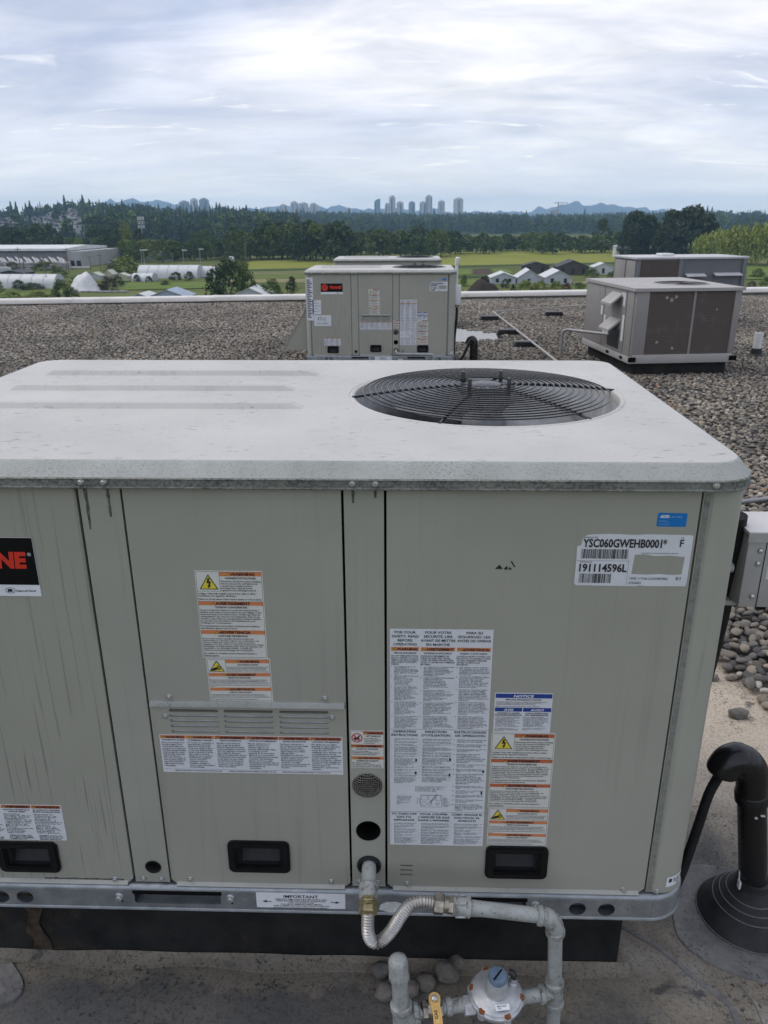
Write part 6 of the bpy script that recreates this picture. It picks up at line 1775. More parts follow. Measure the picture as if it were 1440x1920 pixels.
# older brown-grey unit
def old_unit():
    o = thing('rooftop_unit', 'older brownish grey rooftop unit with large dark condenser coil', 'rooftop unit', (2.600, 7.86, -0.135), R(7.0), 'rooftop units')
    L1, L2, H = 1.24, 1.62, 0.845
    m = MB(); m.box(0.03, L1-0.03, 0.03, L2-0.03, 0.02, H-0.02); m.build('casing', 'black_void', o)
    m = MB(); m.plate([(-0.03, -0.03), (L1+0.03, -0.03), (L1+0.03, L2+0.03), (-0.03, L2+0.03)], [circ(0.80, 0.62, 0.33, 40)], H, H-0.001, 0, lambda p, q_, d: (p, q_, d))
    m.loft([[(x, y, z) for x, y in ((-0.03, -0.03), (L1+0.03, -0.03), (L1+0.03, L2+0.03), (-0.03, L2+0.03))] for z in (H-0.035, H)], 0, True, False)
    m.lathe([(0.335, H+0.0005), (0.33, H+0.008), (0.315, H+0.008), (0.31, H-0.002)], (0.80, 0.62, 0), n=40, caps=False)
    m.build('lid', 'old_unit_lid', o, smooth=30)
    m = MB(); m.lathe([(0.31, H-0.03), (0.01, H-0.03)], (0.80, 0.62, 0), n=32)
    for k in range(14): m.torus((0.80, 0.62, H+0.006), 0.03+0.02*k, 0.003, 32, 4)
    m.build('fan_guard', 'guard_wire', o, smooth=50)
    m = MB(); m.box(0.15, L1-0.07, 0.0, 0.02, 0.10, H-0.04); m.build('condenser_coil', 'coil_fins', o)
    m = MB(); m.box(0.68, 0.705, -0.006, 0.0, 0.10, H-0.04); m.build('coil_mullion', 'old_unit_paint', o)
    for x0, x1 in ((0.0, 0.155), (L1-0.075, L1)):
        m = MB(); m.box(x0, x1, -0.012, 0.03, 0.05, H-0.036, bev=0.004); m.build('corner_post', 'old_unit_paint', o)
    m = MB(); m.box(0.02, L1-0.02, -0.02, 0.03, 0.0, 0.10, bev=0.005); m.box(-0.02, 0.02, -0.02, L2, 0.0, 0.075, bev=0.005); m.build('base_rail', 'old_unit_lid', o)
    for x in (-0.03, L1-0.05):
        m = MB(); m.box(x, x+0.09, -0.028, -0.018, 0.02, 0.075); m.build('lift_lug', 'black_void', o)
    m = MB(); m.box(-0.022, -0.019, 0.18, 0.27, 0.02, 0.055); m.box(-0.022, -0.019, 0.62, 0.72, 0.02, 0.055); m.build('fork_slot', 'black_void', o)
    for y0, y1 in ((0.03, 0.22), (0.24, 0.93), (0.95, L2)):
        m = MB(); m.box(-0.012, 0.02, y0, y1, 0.08, H-0.04, bev=0.003); m.build('access_panel', 'old_unit_paint', o)
    for y, z in ((0.52, 0.60), (0.52, 0.30)):
        m = MB()
        m.loft([[(-0.012, yy, z+0.16), (-0.15, yy, z+0.045), (-0.15, yy, z+0.02), (-0.012, yy, z+0.13)] for yy in (y-0.15, y+0.18)])
        m.build('vent_hood', 'old_unit_lid', o)
    m = MB(); m.box(-0.020, -0.0125, 0.36, 0.72, 0.12, 0.34); m.build('vent_opening', 'window_dark', o)
    for y, z, w, h in ((0.30, 0.62, 0.05, 0.15), (0.28, 0.22, 0.06, 0.30), (0.78, 0.22, 0.07, 0.18), (0.88, 0.24, 0.06, 0.22), (0.36, 0.72, 0.05, 0.05), (1.0, 0.45, 0.06, 0.11)):
        m = MB(); m.box(-0.0145, -0.0125, y-w/2, y+w/2, z, z+h); m.build('paper_label', 'label_white', o)
    rr = random.Random(6)
    for x, z, s_ in ((0.36, 0.74, 0.03), (0.42, 0.71, 0.04), (0.47, 0.745, 0.03), (0.30, 0.24, 0.03), (0.49, 0.17, 0.03), (0.97, 0.60, 0.018)):
        m = MB(); m.plate([(x+s_*.8*math.cos(a*PI/4)*rr.uniform(.35, 1), z+s_*0.8*math.sin(a*PI/4)*rr.uniform(.5, 1)) for a in range(8)], [], -0.0025, -0.0005); m.build('coil_fluff', 'fluff', o)
    return o
old_unit()
curb('black curb raised under the older brown-grey unit', 0.05, 1.19, 0.04, 1.56, ROOF, -0.136, (2.600, 7.86, 0), R(7.0), False)
def dark_unit():
    o = thing('rooftop_unit', 'long dark grey rooftop unit standing behind the older brown-grey one', 'rooftop unit', (3.86, 12.50, -0.10), R(8.0), 'rooftop units')
    L1, L2, H = 1.93, 0.98, 0.925
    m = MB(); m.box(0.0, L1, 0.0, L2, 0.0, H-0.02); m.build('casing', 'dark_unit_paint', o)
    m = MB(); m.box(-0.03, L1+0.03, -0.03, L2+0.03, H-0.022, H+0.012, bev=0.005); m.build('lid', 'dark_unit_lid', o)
    m = MB(); m.box(0.06, 0.72, -0.014, 0.0, 0.05, H-0.05); m.build('coil', 'coil_fins', o)
    for x0, x1 in ((0.0, 0.055), (0.725, 0.80), (1.86, 1.93)):
        m = MB(); m.box(x0, x1, -0.022, 0.0, 0.0, H-0.023, bev=0.004); m.build('corner_post', 'dark_unit_paint', o)
    for x0, x1, z in ((0.86, 1.20, 0.62), (1.36, 1.84, 0.63)):
        m = MB(); m.loft([[(x, 0.0, z+0.05), (x, -0.10, z+0.015), (x, -0.10, z), (x, 0.0, z+0.03)] for x in (x0, x1)]); m.build('hood', 'dark_unit_lid', o)
        m = MB(); m.box(x0+0.02, x1-0.02, -0.012, 0.0, 0.15, z); m.build('louvre_panel', 'dark_unit_paint', o)
    for y0, y1 in ((0.04, 0.42), (0.46, 0.92)):
        m = MB(); m.box(-0.016, 0.0, y0, y1, 0.05, H-0.05, bev=0.003); m.build('access_panel', 'old_unit_paint', o)
    m = MB(); m.box(0.58, 0.80, 0.35, 0.6, H+0.012, H+0.055, bev=0.01); m.build('vent_cap', 'white_plastic', o)
dark_unit()
curb('black curb under the long dark grey unit', 0.05, 1.88, 0.04, 0.94, ROOF, -0.102, (3.86, 12.50, 0), R(8.0), False)

# gas lines on blocks, small vent
def roof_pipe(label, pts, r, mat_):
    o = thing('gas_pipe', label, 'gas pipe')
    m = MB(); m.tube(pts, r, 10); m.build('pipe', mat_, o, smooth=60)
roof_pipe('long pale gas pipe running diagonally over the gravel towards the near unit', [(1.64, 13.95, -0.20), (1.83, 9.30, -0.20), (1.90, 7.2, -0.20)], 0.015, 'old_unit_lid')
roof_pipe('thin pale gas pipe crossing the gravel to the older unit', [(1.66, 14.0, -0.20), (3.60, 14.75, -0.16), (3.9, 14.9, -0.14)], 0.010, 'old_unit_lid')
roof_pipe('dark gas pipe rising from the gravel and bending into the older unit', [(2.05, 9.15, ROOF)] + elbow((2.05, 9.15, 0.02), (2.05, 9.15, 0.09), (2.12, 9.12, 0.09)) + [(2.58, 8.45, 0.11)], 0.019, 'steel_grey')
for x, y, lb in ((1.50, 13.2, 'black pipe support block at the bend of the pale gas pipe'), (2.78, 13.9, 'black pipe support under the thin pale gas pipe'), (1.62, 11.35, 'black pipe support block beside the puddle'), (1.72, 10.05, 'black pipe support block nearest the foreground unit')):
    o = thing('pipe_support', lb, 'pipe support', (x, y, 0), 0.05, 'black pipe supports on the gravel')
    m = MB(); m.prism([(-0.19, ROOF), (0.19, ROOF), (0.15, ROOF+0.085), (-0.15, ROOF+0.085)], -0.06, 0.06, lambda p, q_, d: (p, d, q_)); m.build('block', 'rubber_boot', o)
    m = MB(); m.box(-0.16, 0.16, -0.02, 0.02, ROOF+0.085, ROOF+0.10); m.build('strut', 'steel_grey', o)
o = thing('vent_pipe', 'short white vent pipe in a black boot at the right edge of the gravel', 'vent pipe', (4.64, 9.25, 0))
m = MB(); m.lathe([(0.13, ROOF), (0.13, ROOF+0.01), (0.075, ROOF+0.05), (0.065, ROOF+0.12), (0.06, ROOF+0.12)], n=24); m.build('rubber_boot', 'rubber_boot', o, smooth=40)
m = MB(); m.lathe([(0.055, ROOF+0.10), (0.055, ROOF+0.32), (0.048, ROOF+0.32), (0.048, ROOF+0.25)], n=24); m.build('pipe', 'white_plastic', o, smooth=40)

# ------------------------------------------------------------------ the land beyond the roof
G = -16.0
nrm = np.random.default_rng(7)
b = MB()
b.poly([(-5400, -5400, G), (5400, -5400, G), (5400, 5400, G), (-5400, 5400, G)])
struct(b.build('ground', 'land', smooth=0))
HAZE = 0.00017
TREES = [(-201.3,397.2,13.7,8.4,'dark'),(-209.5,417.5,13.7,7.7,'dark'),(-191.8,388.4,13.4,8.0,'dark'),(-188.1,389.3,12.8,10.7,'dark'),(-195.1,411.4,13.1,7.7,'dark'),(-196.2,422.3,12.4,7.9,'dark'),(-179.4,393.4,14.3,11.0,'dark'),(-194.0,435.2,12.7,7.8,'dark'),(-181.7,413.4,14.2,8.9,'dark'),(-168.9,395.2,9.1,7.8,'dark'),(-167.8,398.7,8.6,8.2,'mid'),(-160.9,386.5,9.1,5.4,'mid'),(-153.6,372.4,9.1,8.2,'dark'),(-149.1,368.6,8.7,5.8,'mid'),(-150.1,378.6,8.7,5.9,'dark'),(-157.4,404.0,7.5,7.7,'dark'),(-152.9,399.8,8.4,8.2,'mid'),(-142.8,377.1,8.4,8.2,'dark'),(-138.2,373.0,9.5,7.4,'dark'),(-141.6,390.0,8.2,6.9,'dark'),(-140.2,389.9,9.5,6.7,'dark'),(-129.4,367.7,7.8,6.1,'mid'),(-172.2,451.5,13.9,10.1,'dark'),(-167.1,449.2,12.1,8.7,'dark'),(-174.7,486.4,12.6,11.7,'dark'),(-157.8,448.3,13.6,10.2,'dark'),(-138.0,396.4,7.9,7.1,'light'),(-121.6,359.6,8.1,6.8,'mid'),(-126.7,381.4,6.8,7.0,'light'),(-119.7,365.2,7.9,7.7,'light'),(-127.9,394.2,8.0,6.6,'light'),(-124.9,393.6,7.9,8.0,'mid'),(-118.0,379.8,7.7,8.0,'light'),(-108.1,357.1,8.4,7.6,'mid'),(-114.0,385.2,6.5,7.5,'dark'),(-108.3,372.5,8.1,7.2,'light'),(-107.4,372.7,7.8,8.4,'mid'),(-143.0,414.2,15.6,6.8,'poplar'),(-140.4,426.5,12.1,7.3,'dark'),(-110.5,387.1,7.3,7.3,'mid'),(-107.0,386.7,7.3,7.3,'dark'),(-105.4,387.0,6.9,5.9,'mid'),(-97.7,370.2,8.2,6.5,'dark'),(-106.5,409.9,7.9,6.5,'mid'),(-97.0,380.9,8.0,5.4,'dark'),(-94.8,381.2,7.4,7.0,'mid'),(-94.2,389.2,6.2,6.0,'mid'),(-93.3,399.6,7.7,6.6,'dark'),(-89.3,394.3,7.9,5.4,'mid'),(-90.3,401.1,7.1,7.5,'mid'),(-81.6,382.8,13.0,9.0,'dark'),(-108.1,437.7,11.1,8.0,'mid'),(-113.4,438.0,10.3,7.5,'mid'),(-85.5,394.0,10.2,9.8,'dark'),(-78.7,368.4,11.1,8.6,'mid'),(-77.5,382.3,11.6,8.9,'mid'),(-74.2,383.1,10.9,9.6,'mid'),(-71.6,385.7,10.9,7.4,'mid'),(-69.6,386.3,14.7,9.3,'dark'),(-67.8,397.2,14.8,14.4,'dark'),(-63.1,381.9,13.1,9.4,'mid'),(-61.3,397.1,15.0,14.5,'dark'),(-57.0,386.3,14.1,10.3,'mid'),(-54.8,394.4,13.9,10.1,'mid'),(-49.3,366.5,13.7,9.5,'dark'),(-48.4,380.6,13.6,13.1,'dark'),(-45.5,378.2,15.1,10.7,'dark'),(-41.9,373.4,13.9,11.7,'mid'),(-39.8,385.5,14.4,13.8,'mid'),(-37.1,390.5,13.3,11.6,'dark'),(-32.6,360.5,15.0,11.0,'dark'),(-30.4,362.7,14.4,12.5,'dark'),(-27.8,355.9,13.2,11.7,'dark'),(-27.6,435.9,10.1,7.9,'dark'),(-25.3,437.5,10.6,11.8,'mid'),(-20.1,445.6,10.8,8.2,'dark'),(-14.5,403.7,11.5,11.3,'mid'),(-12.7,414.7,10.9,11.8,'dark'),(-8.9,415.2,9.9,8.7,'mid'),(-3.9,413.7,11.1,11.0,'mid'),(-1.1,418.7,9.6,8.6,'dark'),(2.4,440.6,9.4,8.7,'dark'),(5.1,398.9,10.1,8.1,'dark'),(10.1,398.7,9.6,8.5,'mid'),(13.1,413.2,11.1,10.5,'mid'),(16.3,405.7,11.2,8.1,'mid'),(21.8,427.0,10.4,7.9,'dark'),(25.3,440.8,10.1,9.0,'dark'),(5.8,430.6,13.7,11.8,'dark'),(28.5,447.4,7.6,10.2,'mid'),(33.7,473.8,8.3,8.5,'mid'),(37.1,449.7,7.7,8.4,'mid'),(40.4,441.5,9.9,7.3,'mid'),(43.7,444.8,7.6,6.5,'dark'),(48.2,460.3,7.8,9.0,'mid'),(54.3,479.4,7.7,9.5,'mid'),(58.1,486.7,8.5,8.5,'dark'),(62.2,483.3,7.5,10.6,'dark'),(67.9,488.3,8.5,9.2,'mid'),(69.3,479.9,7.4,10.6,'mid'),(69.6,460.7,9.5,10.6,'mid'),(71.9,442.2,9.1,9.6,'mid'),(81.8,486.2,9.3,10.0,'mid'),(76.3,435.2,8.8,8.6,'dark'),(90.2,492.1,8.7,9.2,'dark'),(90.3,474.1,7.5,8.5,'dark'),(91.2,458.5,7.1,7.3,'mid'),(93.3,444.1,8.4,8.6,'mid'),(97.6,455.8,7.1,9.6,'dark'),(103.6,463.0,7.3,6.7,'mid'),(105.5,450.3,7.7,8.7,'mid'),(108.5,457.0,8.1,7.0,'dark'),(121.4,486.2,9.2,7.5,'mid'),(112.1,436.4,9.7,9.6,'dark'),(108.6,466.8,15.5,8.4,'dark'),(-5.7,431.3,11.6,8.4,'conifer'),(112.0,411.5,18.6,11.7,'tall'),(118.8,411.1,16.7,9.6,'tall'),(128.1,404.6,18.6,11.0,'tall'),(135.3,398.4,20.4,13.9,'tall'),(142.3,398.0,17.3,8.7,'tall'),(104.7,394.5,13.2,6.6,'tall'),(120.6,393.6,12.7,7.6,'tall'),(127.0,340.2,11.8,14.5,'willow'),(133.4,327.9,13.7,16.5,'willow'),(141.7,323.7,14.3,16.7,'willow')]
SHRUBS = [(-41.5,186.4,8.3,8.2,'dark'),(-44.9,186.4,6.5,5.5,'dark'),(-38.0,186.3,7.4,5.5,'mid'),(-94.5,268.6,5.8,11.8,'light'),(-98.7,268.7,3.7,6.1,'mid'),(-107.2,219.2,2.1,3.8,'dark'),(-99.6,220.9,2.8,3.3,'dark'),(-102.8,217.4,1.5,7.9,'dark'),(-81.4,186.8,4.1,5.0,'mid'),(-78.7,185.4,2.8,4.3,'mid'),(-84.2,189.5,1.8,3.1,'light'),(-93.7,186.9,1.7,5.8,'light'),(-87.5,186.8,1.7,6.8,'light'),(-105.8,204.2,3.3,4.1,'mid'),(-79.4,211.9,3.1,5.1,'brown'),(-83.3,229.9,2.5,3.4,'dark'),(-81.6,211.9,1.6,4.3,'brown'),(-82.6,244.4,1.9,2.6,'dark'),(-77.5,239.9,1.7,2.6,'dark'),(-72.5,250.9,2.2,4.3,'dark'),(-67.5,248.5,2.4,3.6,'dark'),(-69.6,229.7,1.3,3.1,'mid'),(-136.5,302.2,2.9,10.0,'mid'),(-144.2,292.9,3.3,5.8,'brown'),(-115.2,264.0,2.9,6.3,'mid'),(-98.7,240.4,2.1,6.4,'mid'),(-31.5,186.3,4.1,5.0,'mid'),(-34.1,188.9,3.0,3.3,'mid'),(-28.9,200.1,3.8,3.2,'dark'),(-68.4,324.5,2.0,4.3,'light'),(29.7,203.9,2.7,4.8,'light'),(33.3,203.8,2.6,4.6,'light'),(37.3,203.7,2.5,4.6,'light'),(39.9,203.7,2.2,3.0,'red'),(20.2,213.6,3.0,3.7,'plum'),(26.3,218.7,2.2,2.6,'dark'),(15.6,224.3,2.7,2.1,'mid'),(26.0,199.4,2.2,1.8,'dark'),(58.5,259.5,2.4,5.1,'mid'),(63.5,252.2,2.1,4.9,'mid'),(45.3,214.9,1.6,3.7,'mid'),(109.9,258.1,2.4,5.0,'mid'),(95.6,217.5,2.7,4.3,'mid'),(88.1,209.3,2.2,2.7,'brown')]
FIELDS = [('hay',[(-65.0,303.1),(-39.4,316.0),(20.4,328.6),(94.2,354.8),(136.1,516.5),(28.5,464.7),(-71.1,367.2)]),('hedge',[(-62.9,293.4),(19.7,317.4),(90.8,341.8),(93.7,353.0),(20.3,327.1),(-64.7,301.8)]),('olive',[(-61.7,270.4),(17.6,281.9),(19.3,310.3),(-64.2,290.4)]),('crop',[(-62.3,257.7),(16.4,263.1),(17.4,279.0),(-62.9,267.8)]),('straw',[(-57.6,237.4),(15.2,242.2),(16.3,260.6),(-61.2,252.9)]),('crop',[(15.5,270.9),(21.3,273.4),(23.6,303.3),(17.1,300.3)]),('soil',[(21.9,273.4),(28.9,275.9),(30.6,306.4),(24.2,303.3)]),('crop',[(29.3,275.9),(36.4,278.5),(37.0,306.2),(31.4,306.4)]),('hedge',[(14.6,255.8),(34.1,260.1),(35.4,270.3),(15.2,265.6)]),('crop',[(12.9,224.3),(23.3,227.9),(24.5,248.6),(14.1,246.6)]),('straw',[(46.7,229.3),(54.0,233.1),(56.3,243.4),(48.4,239.3)]),('crop',[(40.4,199.2),(47.4,203.6),(52.3,225.5),(44.8,221.9)]),('grass',[(-75.3,181.6),(-42.5,183.8),(-48.6,211.4),(-85.4,207.1)]),('crop',[(-76.5,211.8),(-53.0,218.3),(-58.6,241.7),(-83.2,238.0)]),('olive',[(-98.7,240.4),(-84.6,244.4),(-94.5,274.0),(-110.1,269.0)]),('crop',[(-94.0,181.8),(-80.2,181.7),(-90.4,205.5),(-105.1,204.2)]),('gravel',[(-166.6,303.3),(-124.3,315.5),(-138.3,351.9),(-189.2,345.4)]),('crop',[(102.0,246.7),(120.8,253.1),(154.9,327.0),(132.9,324.1)]),('olive',[(110.0,317.5),(156.7,330.8),(168.3,355.8),(120.7,349.1)])]
TOWERS = [((-831,3089,70.3),40.0),((-796,3098,79.5),29.0),((-761,3107,79.5),36.0),((-474,3163,59.1),27.0),((-433,3169,68.4),29.0),((-399,3174,64.6),38.0),((-361,3178,62.6),29.0),((-229,3190,45.3),22.0),((-119,3196,75.1),25.0),((-81,3198,61.8),18.0),((-62,3198,88.1),25.0),((-32,3199,67.3),27.0),((13,3199,67.1),25.0),((54,3198,66.9),25.0),((77,3198,89.3),27.0),((125,3196,70.3),27.0),((189,3193,79.3),38.0)]
POLES = [((-138.3,286.6),8.8),((-136.9,286.6),7.6),((-120.7,286.1),8.6),((-126.7,298.7),5.3),((-135.4,298.9),5.3),((-125.4,277.6),6.5),((-114.3,308.2),7.2),((-107.2,326.0),6.1),((-100.3,307.7),6.8),((-92.2,333.2),5.8),((-88.4,345.4),5.8),((-66.2,332.1),11.9),((-117.7,298.4),5.6),((-111.3,291.9),6.4)]
RLEFT = [(-32.0,0.01406),(-26.29,0.01223),(-24.45,0.01337),(-22.19,0.02007),(-19.96,0.0157),(-16.62,0.01461),(-13.19,0.01168),(-10.37,0.00867),(-7.5,0.00498)]
RMID = [(-13.9,0.00763),(-10.37,0.00749),(-6.05,0.00846),(-2.4,0.00706),(1.25,0.00563),(4.87,0.00655),(8.46,0.00391),(10.56,0.00433),(15.34,0.00563),(19.56,0.00742),(22.97,0.00592),(27.6,0.0064)]
RMOUNT = [(-23.24,0.00787),(-20.6,0.01793),(-18.92,0.02249),(-17.6,0.02142),(-15.58,0.01806),(-12.48,0.01225),(-9.64,0.01334),(-9.09,0.01567),(-6.03,0.01497),(-4.58,0.01431),(-2.4,0.01122),(4.87,0.00655),(8.44,0.0086),(9.66,0.01256),(10.86,0.01705),(11.9,0.01461),(12.92,0.01619),(14.13,0.01261),(15.3,0.01188),(17.31,0.00656),(21.77,0.00388)]

fld = struct(bpy.data.objects.new('farm_fields', None)); COL.objects.link(fld)
for k, (n_, q) in enumerate(FIELDS):
    b = MB(); b.poly([(x, y, G+0.03+0.012*k) for x, y in q])
    b.build({'hay': 'hay_field', 'hedge': 'green_strip', 'olive': 'rough_field', 'crop': 'crop_strip', 'straw': 'straw_strip', 'soil': 'bare_soil_plot', 'grass': 'grass_field', 'gravel': 'gravel_yard'}[n_], 'field_'+n_, fld, smooth=0)

def leaf_mesh(name, cen, size, n_each, spread, mat_, seed, flat=0.0, hang=False):
    """many small leaf-clump faces round a set of centres"""
    g = np.random.default_rng(seed)
    cen = np.repeat(np.array(cen), n_each, 0)
    n = len(cen)
    p = cen + g.normal(0, 1, (n, 3))*np.array(spread)
    if hang:
        t1 = np.stack([g.normal(0, .35, n), g.normal(0, .35, n), -np.ones(n)], 1)
        t2 = np.stack([g.normal(0, 1, n), g.normal(0, 1, n), np.zeros(n)], 1)
        a1, a2 = size*2.6, size*0.55
    else:
        t1 = g.normal(0, 1, (n, 3)); t2 = g.normal(0, 1, (n, 3))
        if flat: t1[:, 2] *= flat; t2[:, 2] *= flat
        a1, a2 = size, size*0.7
    t1 /= np.linalg.norm(t1, axis=1)[:, None]
    t2 -= (t1*t2).sum(1)[:, None]*t1
    t2 /= np.linalg.norm(t2, axis=1)[:, None]
    s = g.uniform(0.6, 1.3, (n, 1))
    q = np.stack([p-t1*a1*s, p+t2*a2*s, p+t1*a1*s, p-t2*a2*s], 1).reshape(-1, 3)
    me = bpy.data.meshes.new(name)
    me.from_pydata(q.tolist(), [], np.arange(n*4).reshape(-1, 4).tolist())
    me.materials.append(MATS[mat_])
    return me
def blob(seed, n, z0=0.14, z1=0.97, wmax=0.46, top=0.6, bot=0.75, lumps=5):
    """clump centres in an uneven crown of unit height and width"""
    g = np.random.default_rng(seed)
    lob = [(g.uniform(-.22, .22), g.uniform(-.22, .22), g.uniform(z0+.25*(z1-z0), z1-.18*(z1-z0)), g.uniform(.18, .30)) for _ in range(lumps)]
    out = []
    while len(out) < n:
        z = g.uniform(z0, z1)
        t_ = (z-z0)/(z1-z0)
        r_ = wmax*(math.sin(PI*min(1, max(0.02, t_**top*0.9+0.08)))**bot)
        a, q = g.uniform(0, 2*PI), g.uniform(0.35, 1)**0.6
        x, y = r_*q*math.cos(a), r_*q*math.sin(a)
        if g.random() < 0.5 and not any((x-l[0])**2+(y-l[1])**2+((z-l[2])*0.8)**2 < l[3]**2 for l in lob): continue
        out.append((x, y, z))
    return out
def conifer_mesh(seed, tiers=16, per=9):
    g = random.Random(seed)
    m = MB()
    for i in range(tiers):
        z = 0.10+0.88*i/tiers
        r_ = 0.20*(1-z)**0.85*g.uniform(.75, 1.15)+0.008
        for k in range(per):
            a = 2*PI*(k+g.random())/per
            rr_ = r_*g.uniform(.6, 1.15)
            dz = -0.035-0.25*rr_
            w = rr_*0.38+0.006
            c, s = math.cos(a), math.sin(a)
            m.poly([(0, 0, z+0.035), (c*rr_*.6-s*w, s*rr_*.6+c*w, z+dz*.55), (c*rr_, s*rr_, z+dz), (c*rr_*.6+s*w, s*rr_*.6-c*w, z+dz*.55)])
    m.loft([[(0.012*math.cos(q), 0.012*math.sin(q), 0) for q in (0, 2.1, 4.2)], [(0.002*math.cos(q), 0.002*math.sin(q), 0.98) for q in (0, 2.1, 4.2)]])
    me = bpy.data.meshes.new('conifer')
    me.from_pydata(m.v, [], m.f); me.materials.append(MATS['leaf_conifer'])
    return me
def trunk_mesh(h, r_, seed):
    g = random.Random(seed)
    m = MB()
    m.tube([(0, 0, -0.02), (g.uniform(-.01, .01), g.uniform(-.01, .01), h*.5), (g.uniform(-.03, .03), g.uniform(-.03, .03), h)], [r_, r_*.75, r_*.4], 7)
    for k in range(5):
        a = 2*PI*k/5+g.random()
        z = h*(0.35+0.12*k)
        m.tube([(0, 0, z), (0.12*math.cos(a), 0.12*math.sin(a), z+.10), (0.26*math.cos(a), 0.26*math.sin(a), z+.22)], [r_*.4, r_*.25, r_*.1], 5)
    me = bpy.data.meshes.new('trunk')
    me.from_pydata(m.v, [], m.f); me.materials.append(MATS['bark'])
    return me
CROWN, TRUNK = {}, {}
for kind, mt in (('dark', 'leaf_dark'), ('mid', 'leaf_mid'), ('light', 'leaf_light'), ('brown', 'leaf_brown'), ('red', 'leaf_red'), ('plum', 'leaf_plum')):
    CROWN[kind] = [leaf_mesh('crown', blob(s*13+len(kind), 70), 0.040, 22, (.045, .045, .035), mt, s) for s in range(3)]
    TRUNK[kind] = [trunk_mesh(0.6, 0.025, s) for s in range(3)]
CROWN['poplar'] = [leaf_mesh('crown', blob(91, 70, 0.08, 0.98, 0.40, 0.7, 0.7), 0.032, 18, (.05, .05, .035), 'leaf_light', 3)]
CROWN['tall'] = [leaf_mesh('crown', blob(70+s, 150, 0.05, 0.97, 0.47, 0.55, 0.5, 8), 0.042, 26, (.05, .05, .03), 'leaf_tall', s) for s in range(3)]
CROWN['conifer'] = [conifer_mesh(s, 22, 12) for s in range(3)]
TRUNK['poplar'] = TRUNK['tall'] = TRUNK['conifer'] = [trunk_mesh(0.7, 0.022, 5)]
wil = []
gw = np.random.default_rng(4)
for k in range(190):
    a, q = gw.uniform(0, 2*PI), math.sqrt(gw.uniform(0.02, 1))
    top_ = 0.98-0.42*q*q + gw.normal(0, .04)
    ln = gw.uniform(0.25, 0.60)*(0.5+0.5*q)
    for j in range(7): wil.append((0.50*q*math.cos(a)+gw.normal(0, .012), 0.50*q*math.sin(a)+gw.normal(0, .012), max(0.04, top_-ln*j/6)))
CROWN['willow'] = [leaf_mesh('crown', wil, 0.020, 2, (.015, .015, .02), 'leaf_willow', 8, hang=True)]
TRUNK['willow'] = [trunk_mesh(0.6, 0.03, 6)]
SHC = {k: [leaf_mesh('foliage', blob(200+s, 60, 0.0, 0.96, 0.50, 0.45, 0.6), 0.045, 18, (.06, .06, .06), 'leaf_'+k, s+20) for s in range(2)] for k in ('dark', 'mid', 'light', 'brown', 'red', 'plum')}
TL = {'dark': ('dark leafy tree in the belt along the far side of the fields', 'dark leafy trees'), 'mid': ('mid green leafy tree in the belt along the far side of the fields', 'mid green leafy trees'),
      'light': ('pale green leafy tree in the belt left of the tall mast', 'pale green leafy trees'), 'tall': ('tall near-black green tree behind the right-hand units', 'tall dark trees on the right'),
      'willow': ('drooping yellow-green willow at the right edge', 'willows'), 'poplar': ('bright narrow poplar left of the antenna mast', None), 'conifer': ('lone pointed conifer in the tree belt behind the hidden unit', None)}
ge = np.random.default_rng(15)
for k in range(36):      # the belt goes on past both edges of the view
    bb, D = (ge.uniform(29, 47), ge.uniform(300, 480)) if k < 22 else (ge.uniform(-46, -33), ge.uniform(300, 420))
    TREES.append((D*math.sin(R(bb)), D*math.cos(R(bb)), ge.uniform(8, 13), ge.uniform(7, 11), ('dark', 'mid')[k % 2]))
for k, (x, y, h, w, kind) in enumerate(TREES):
    lb, gp = TL[kind]
    if kind in ('dark', 'mid'):
        bz = math.degrees(math.atan2(x, y))
        for lim, wh in ((-32, 'past the left end of the warehouse'), (-21.5, 'behind the warehouse'), (-16.5, 'left of the antenna mast'), (-12.5, 'right of the antenna mast'), (-3.0, 'in the grove left of the middle unit'), (4.0, 'behind the hidden rooftop unit'), (9.5, 'beyond the hay field'), (25, 'at the right end of the tree belt'), (99, 'far right beyond the willows')):
            if bz < lim: break
        lb = ('dark leafy tree ' if kind == 'dark' else 'mid green leafy tree ')+wh
        gp = kind+' trees '+wh
    t_ = thing('tree', lb, 'tree', (x, y, G), (k*1.7) % 6.28, gp)
    t_.scale = (w*1.45, w*1.45, h*1.12)
    link('crown', CROWN[kind][k % len(CROWN[kind])], t_)
    if kind != 'conifer': link('trunk', TRUNK[kind][k % len(TRUNK[kind])], t_)
SL = {'dark': 'dark green shrub on the farm ground', 'mid': 'mid green shrub on the farm ground', 'light': 'bright yellow-green shrub on the farm ground', 'brown': 'brownish dry shrub on the farm ground', 'red': 'reddish brown shrub at the end of the hedge by the white tents', 'plum': 'plum-dark shrub above the soil heap'}
for k, (x, y, h, w, kind) in enumerate(SHRUBS):
    o = link('shrub', SHC[kind][k % 2], None, (x, y, G), (0, 0, (k*2.3) % 6.28))
    o.scale = (w, w, h*1.1)
    lb, gp = SL[kind], kind+' shrubs'
    if kind in ('dark', 'mid', 'light', 'brown'):
        wh = 'beyond the parapet on the left' if y < 190 and x < 0 else ('among the sheds on the left' if x < 0 else ('by the soil heap' if x < 28 else ('in the hedge before the white tents' if x < 45 else 'on the right behind the units')))
        lb = {'dark': 'dark green', 'mid': 'mid green', 'light': 'bright yellow-green', 'brown': 'brownish dry'}[kind]+' shrub '+wh
        gp = kind+' shrubs '+wh
    tag(o, lb, 'shrub', gp)

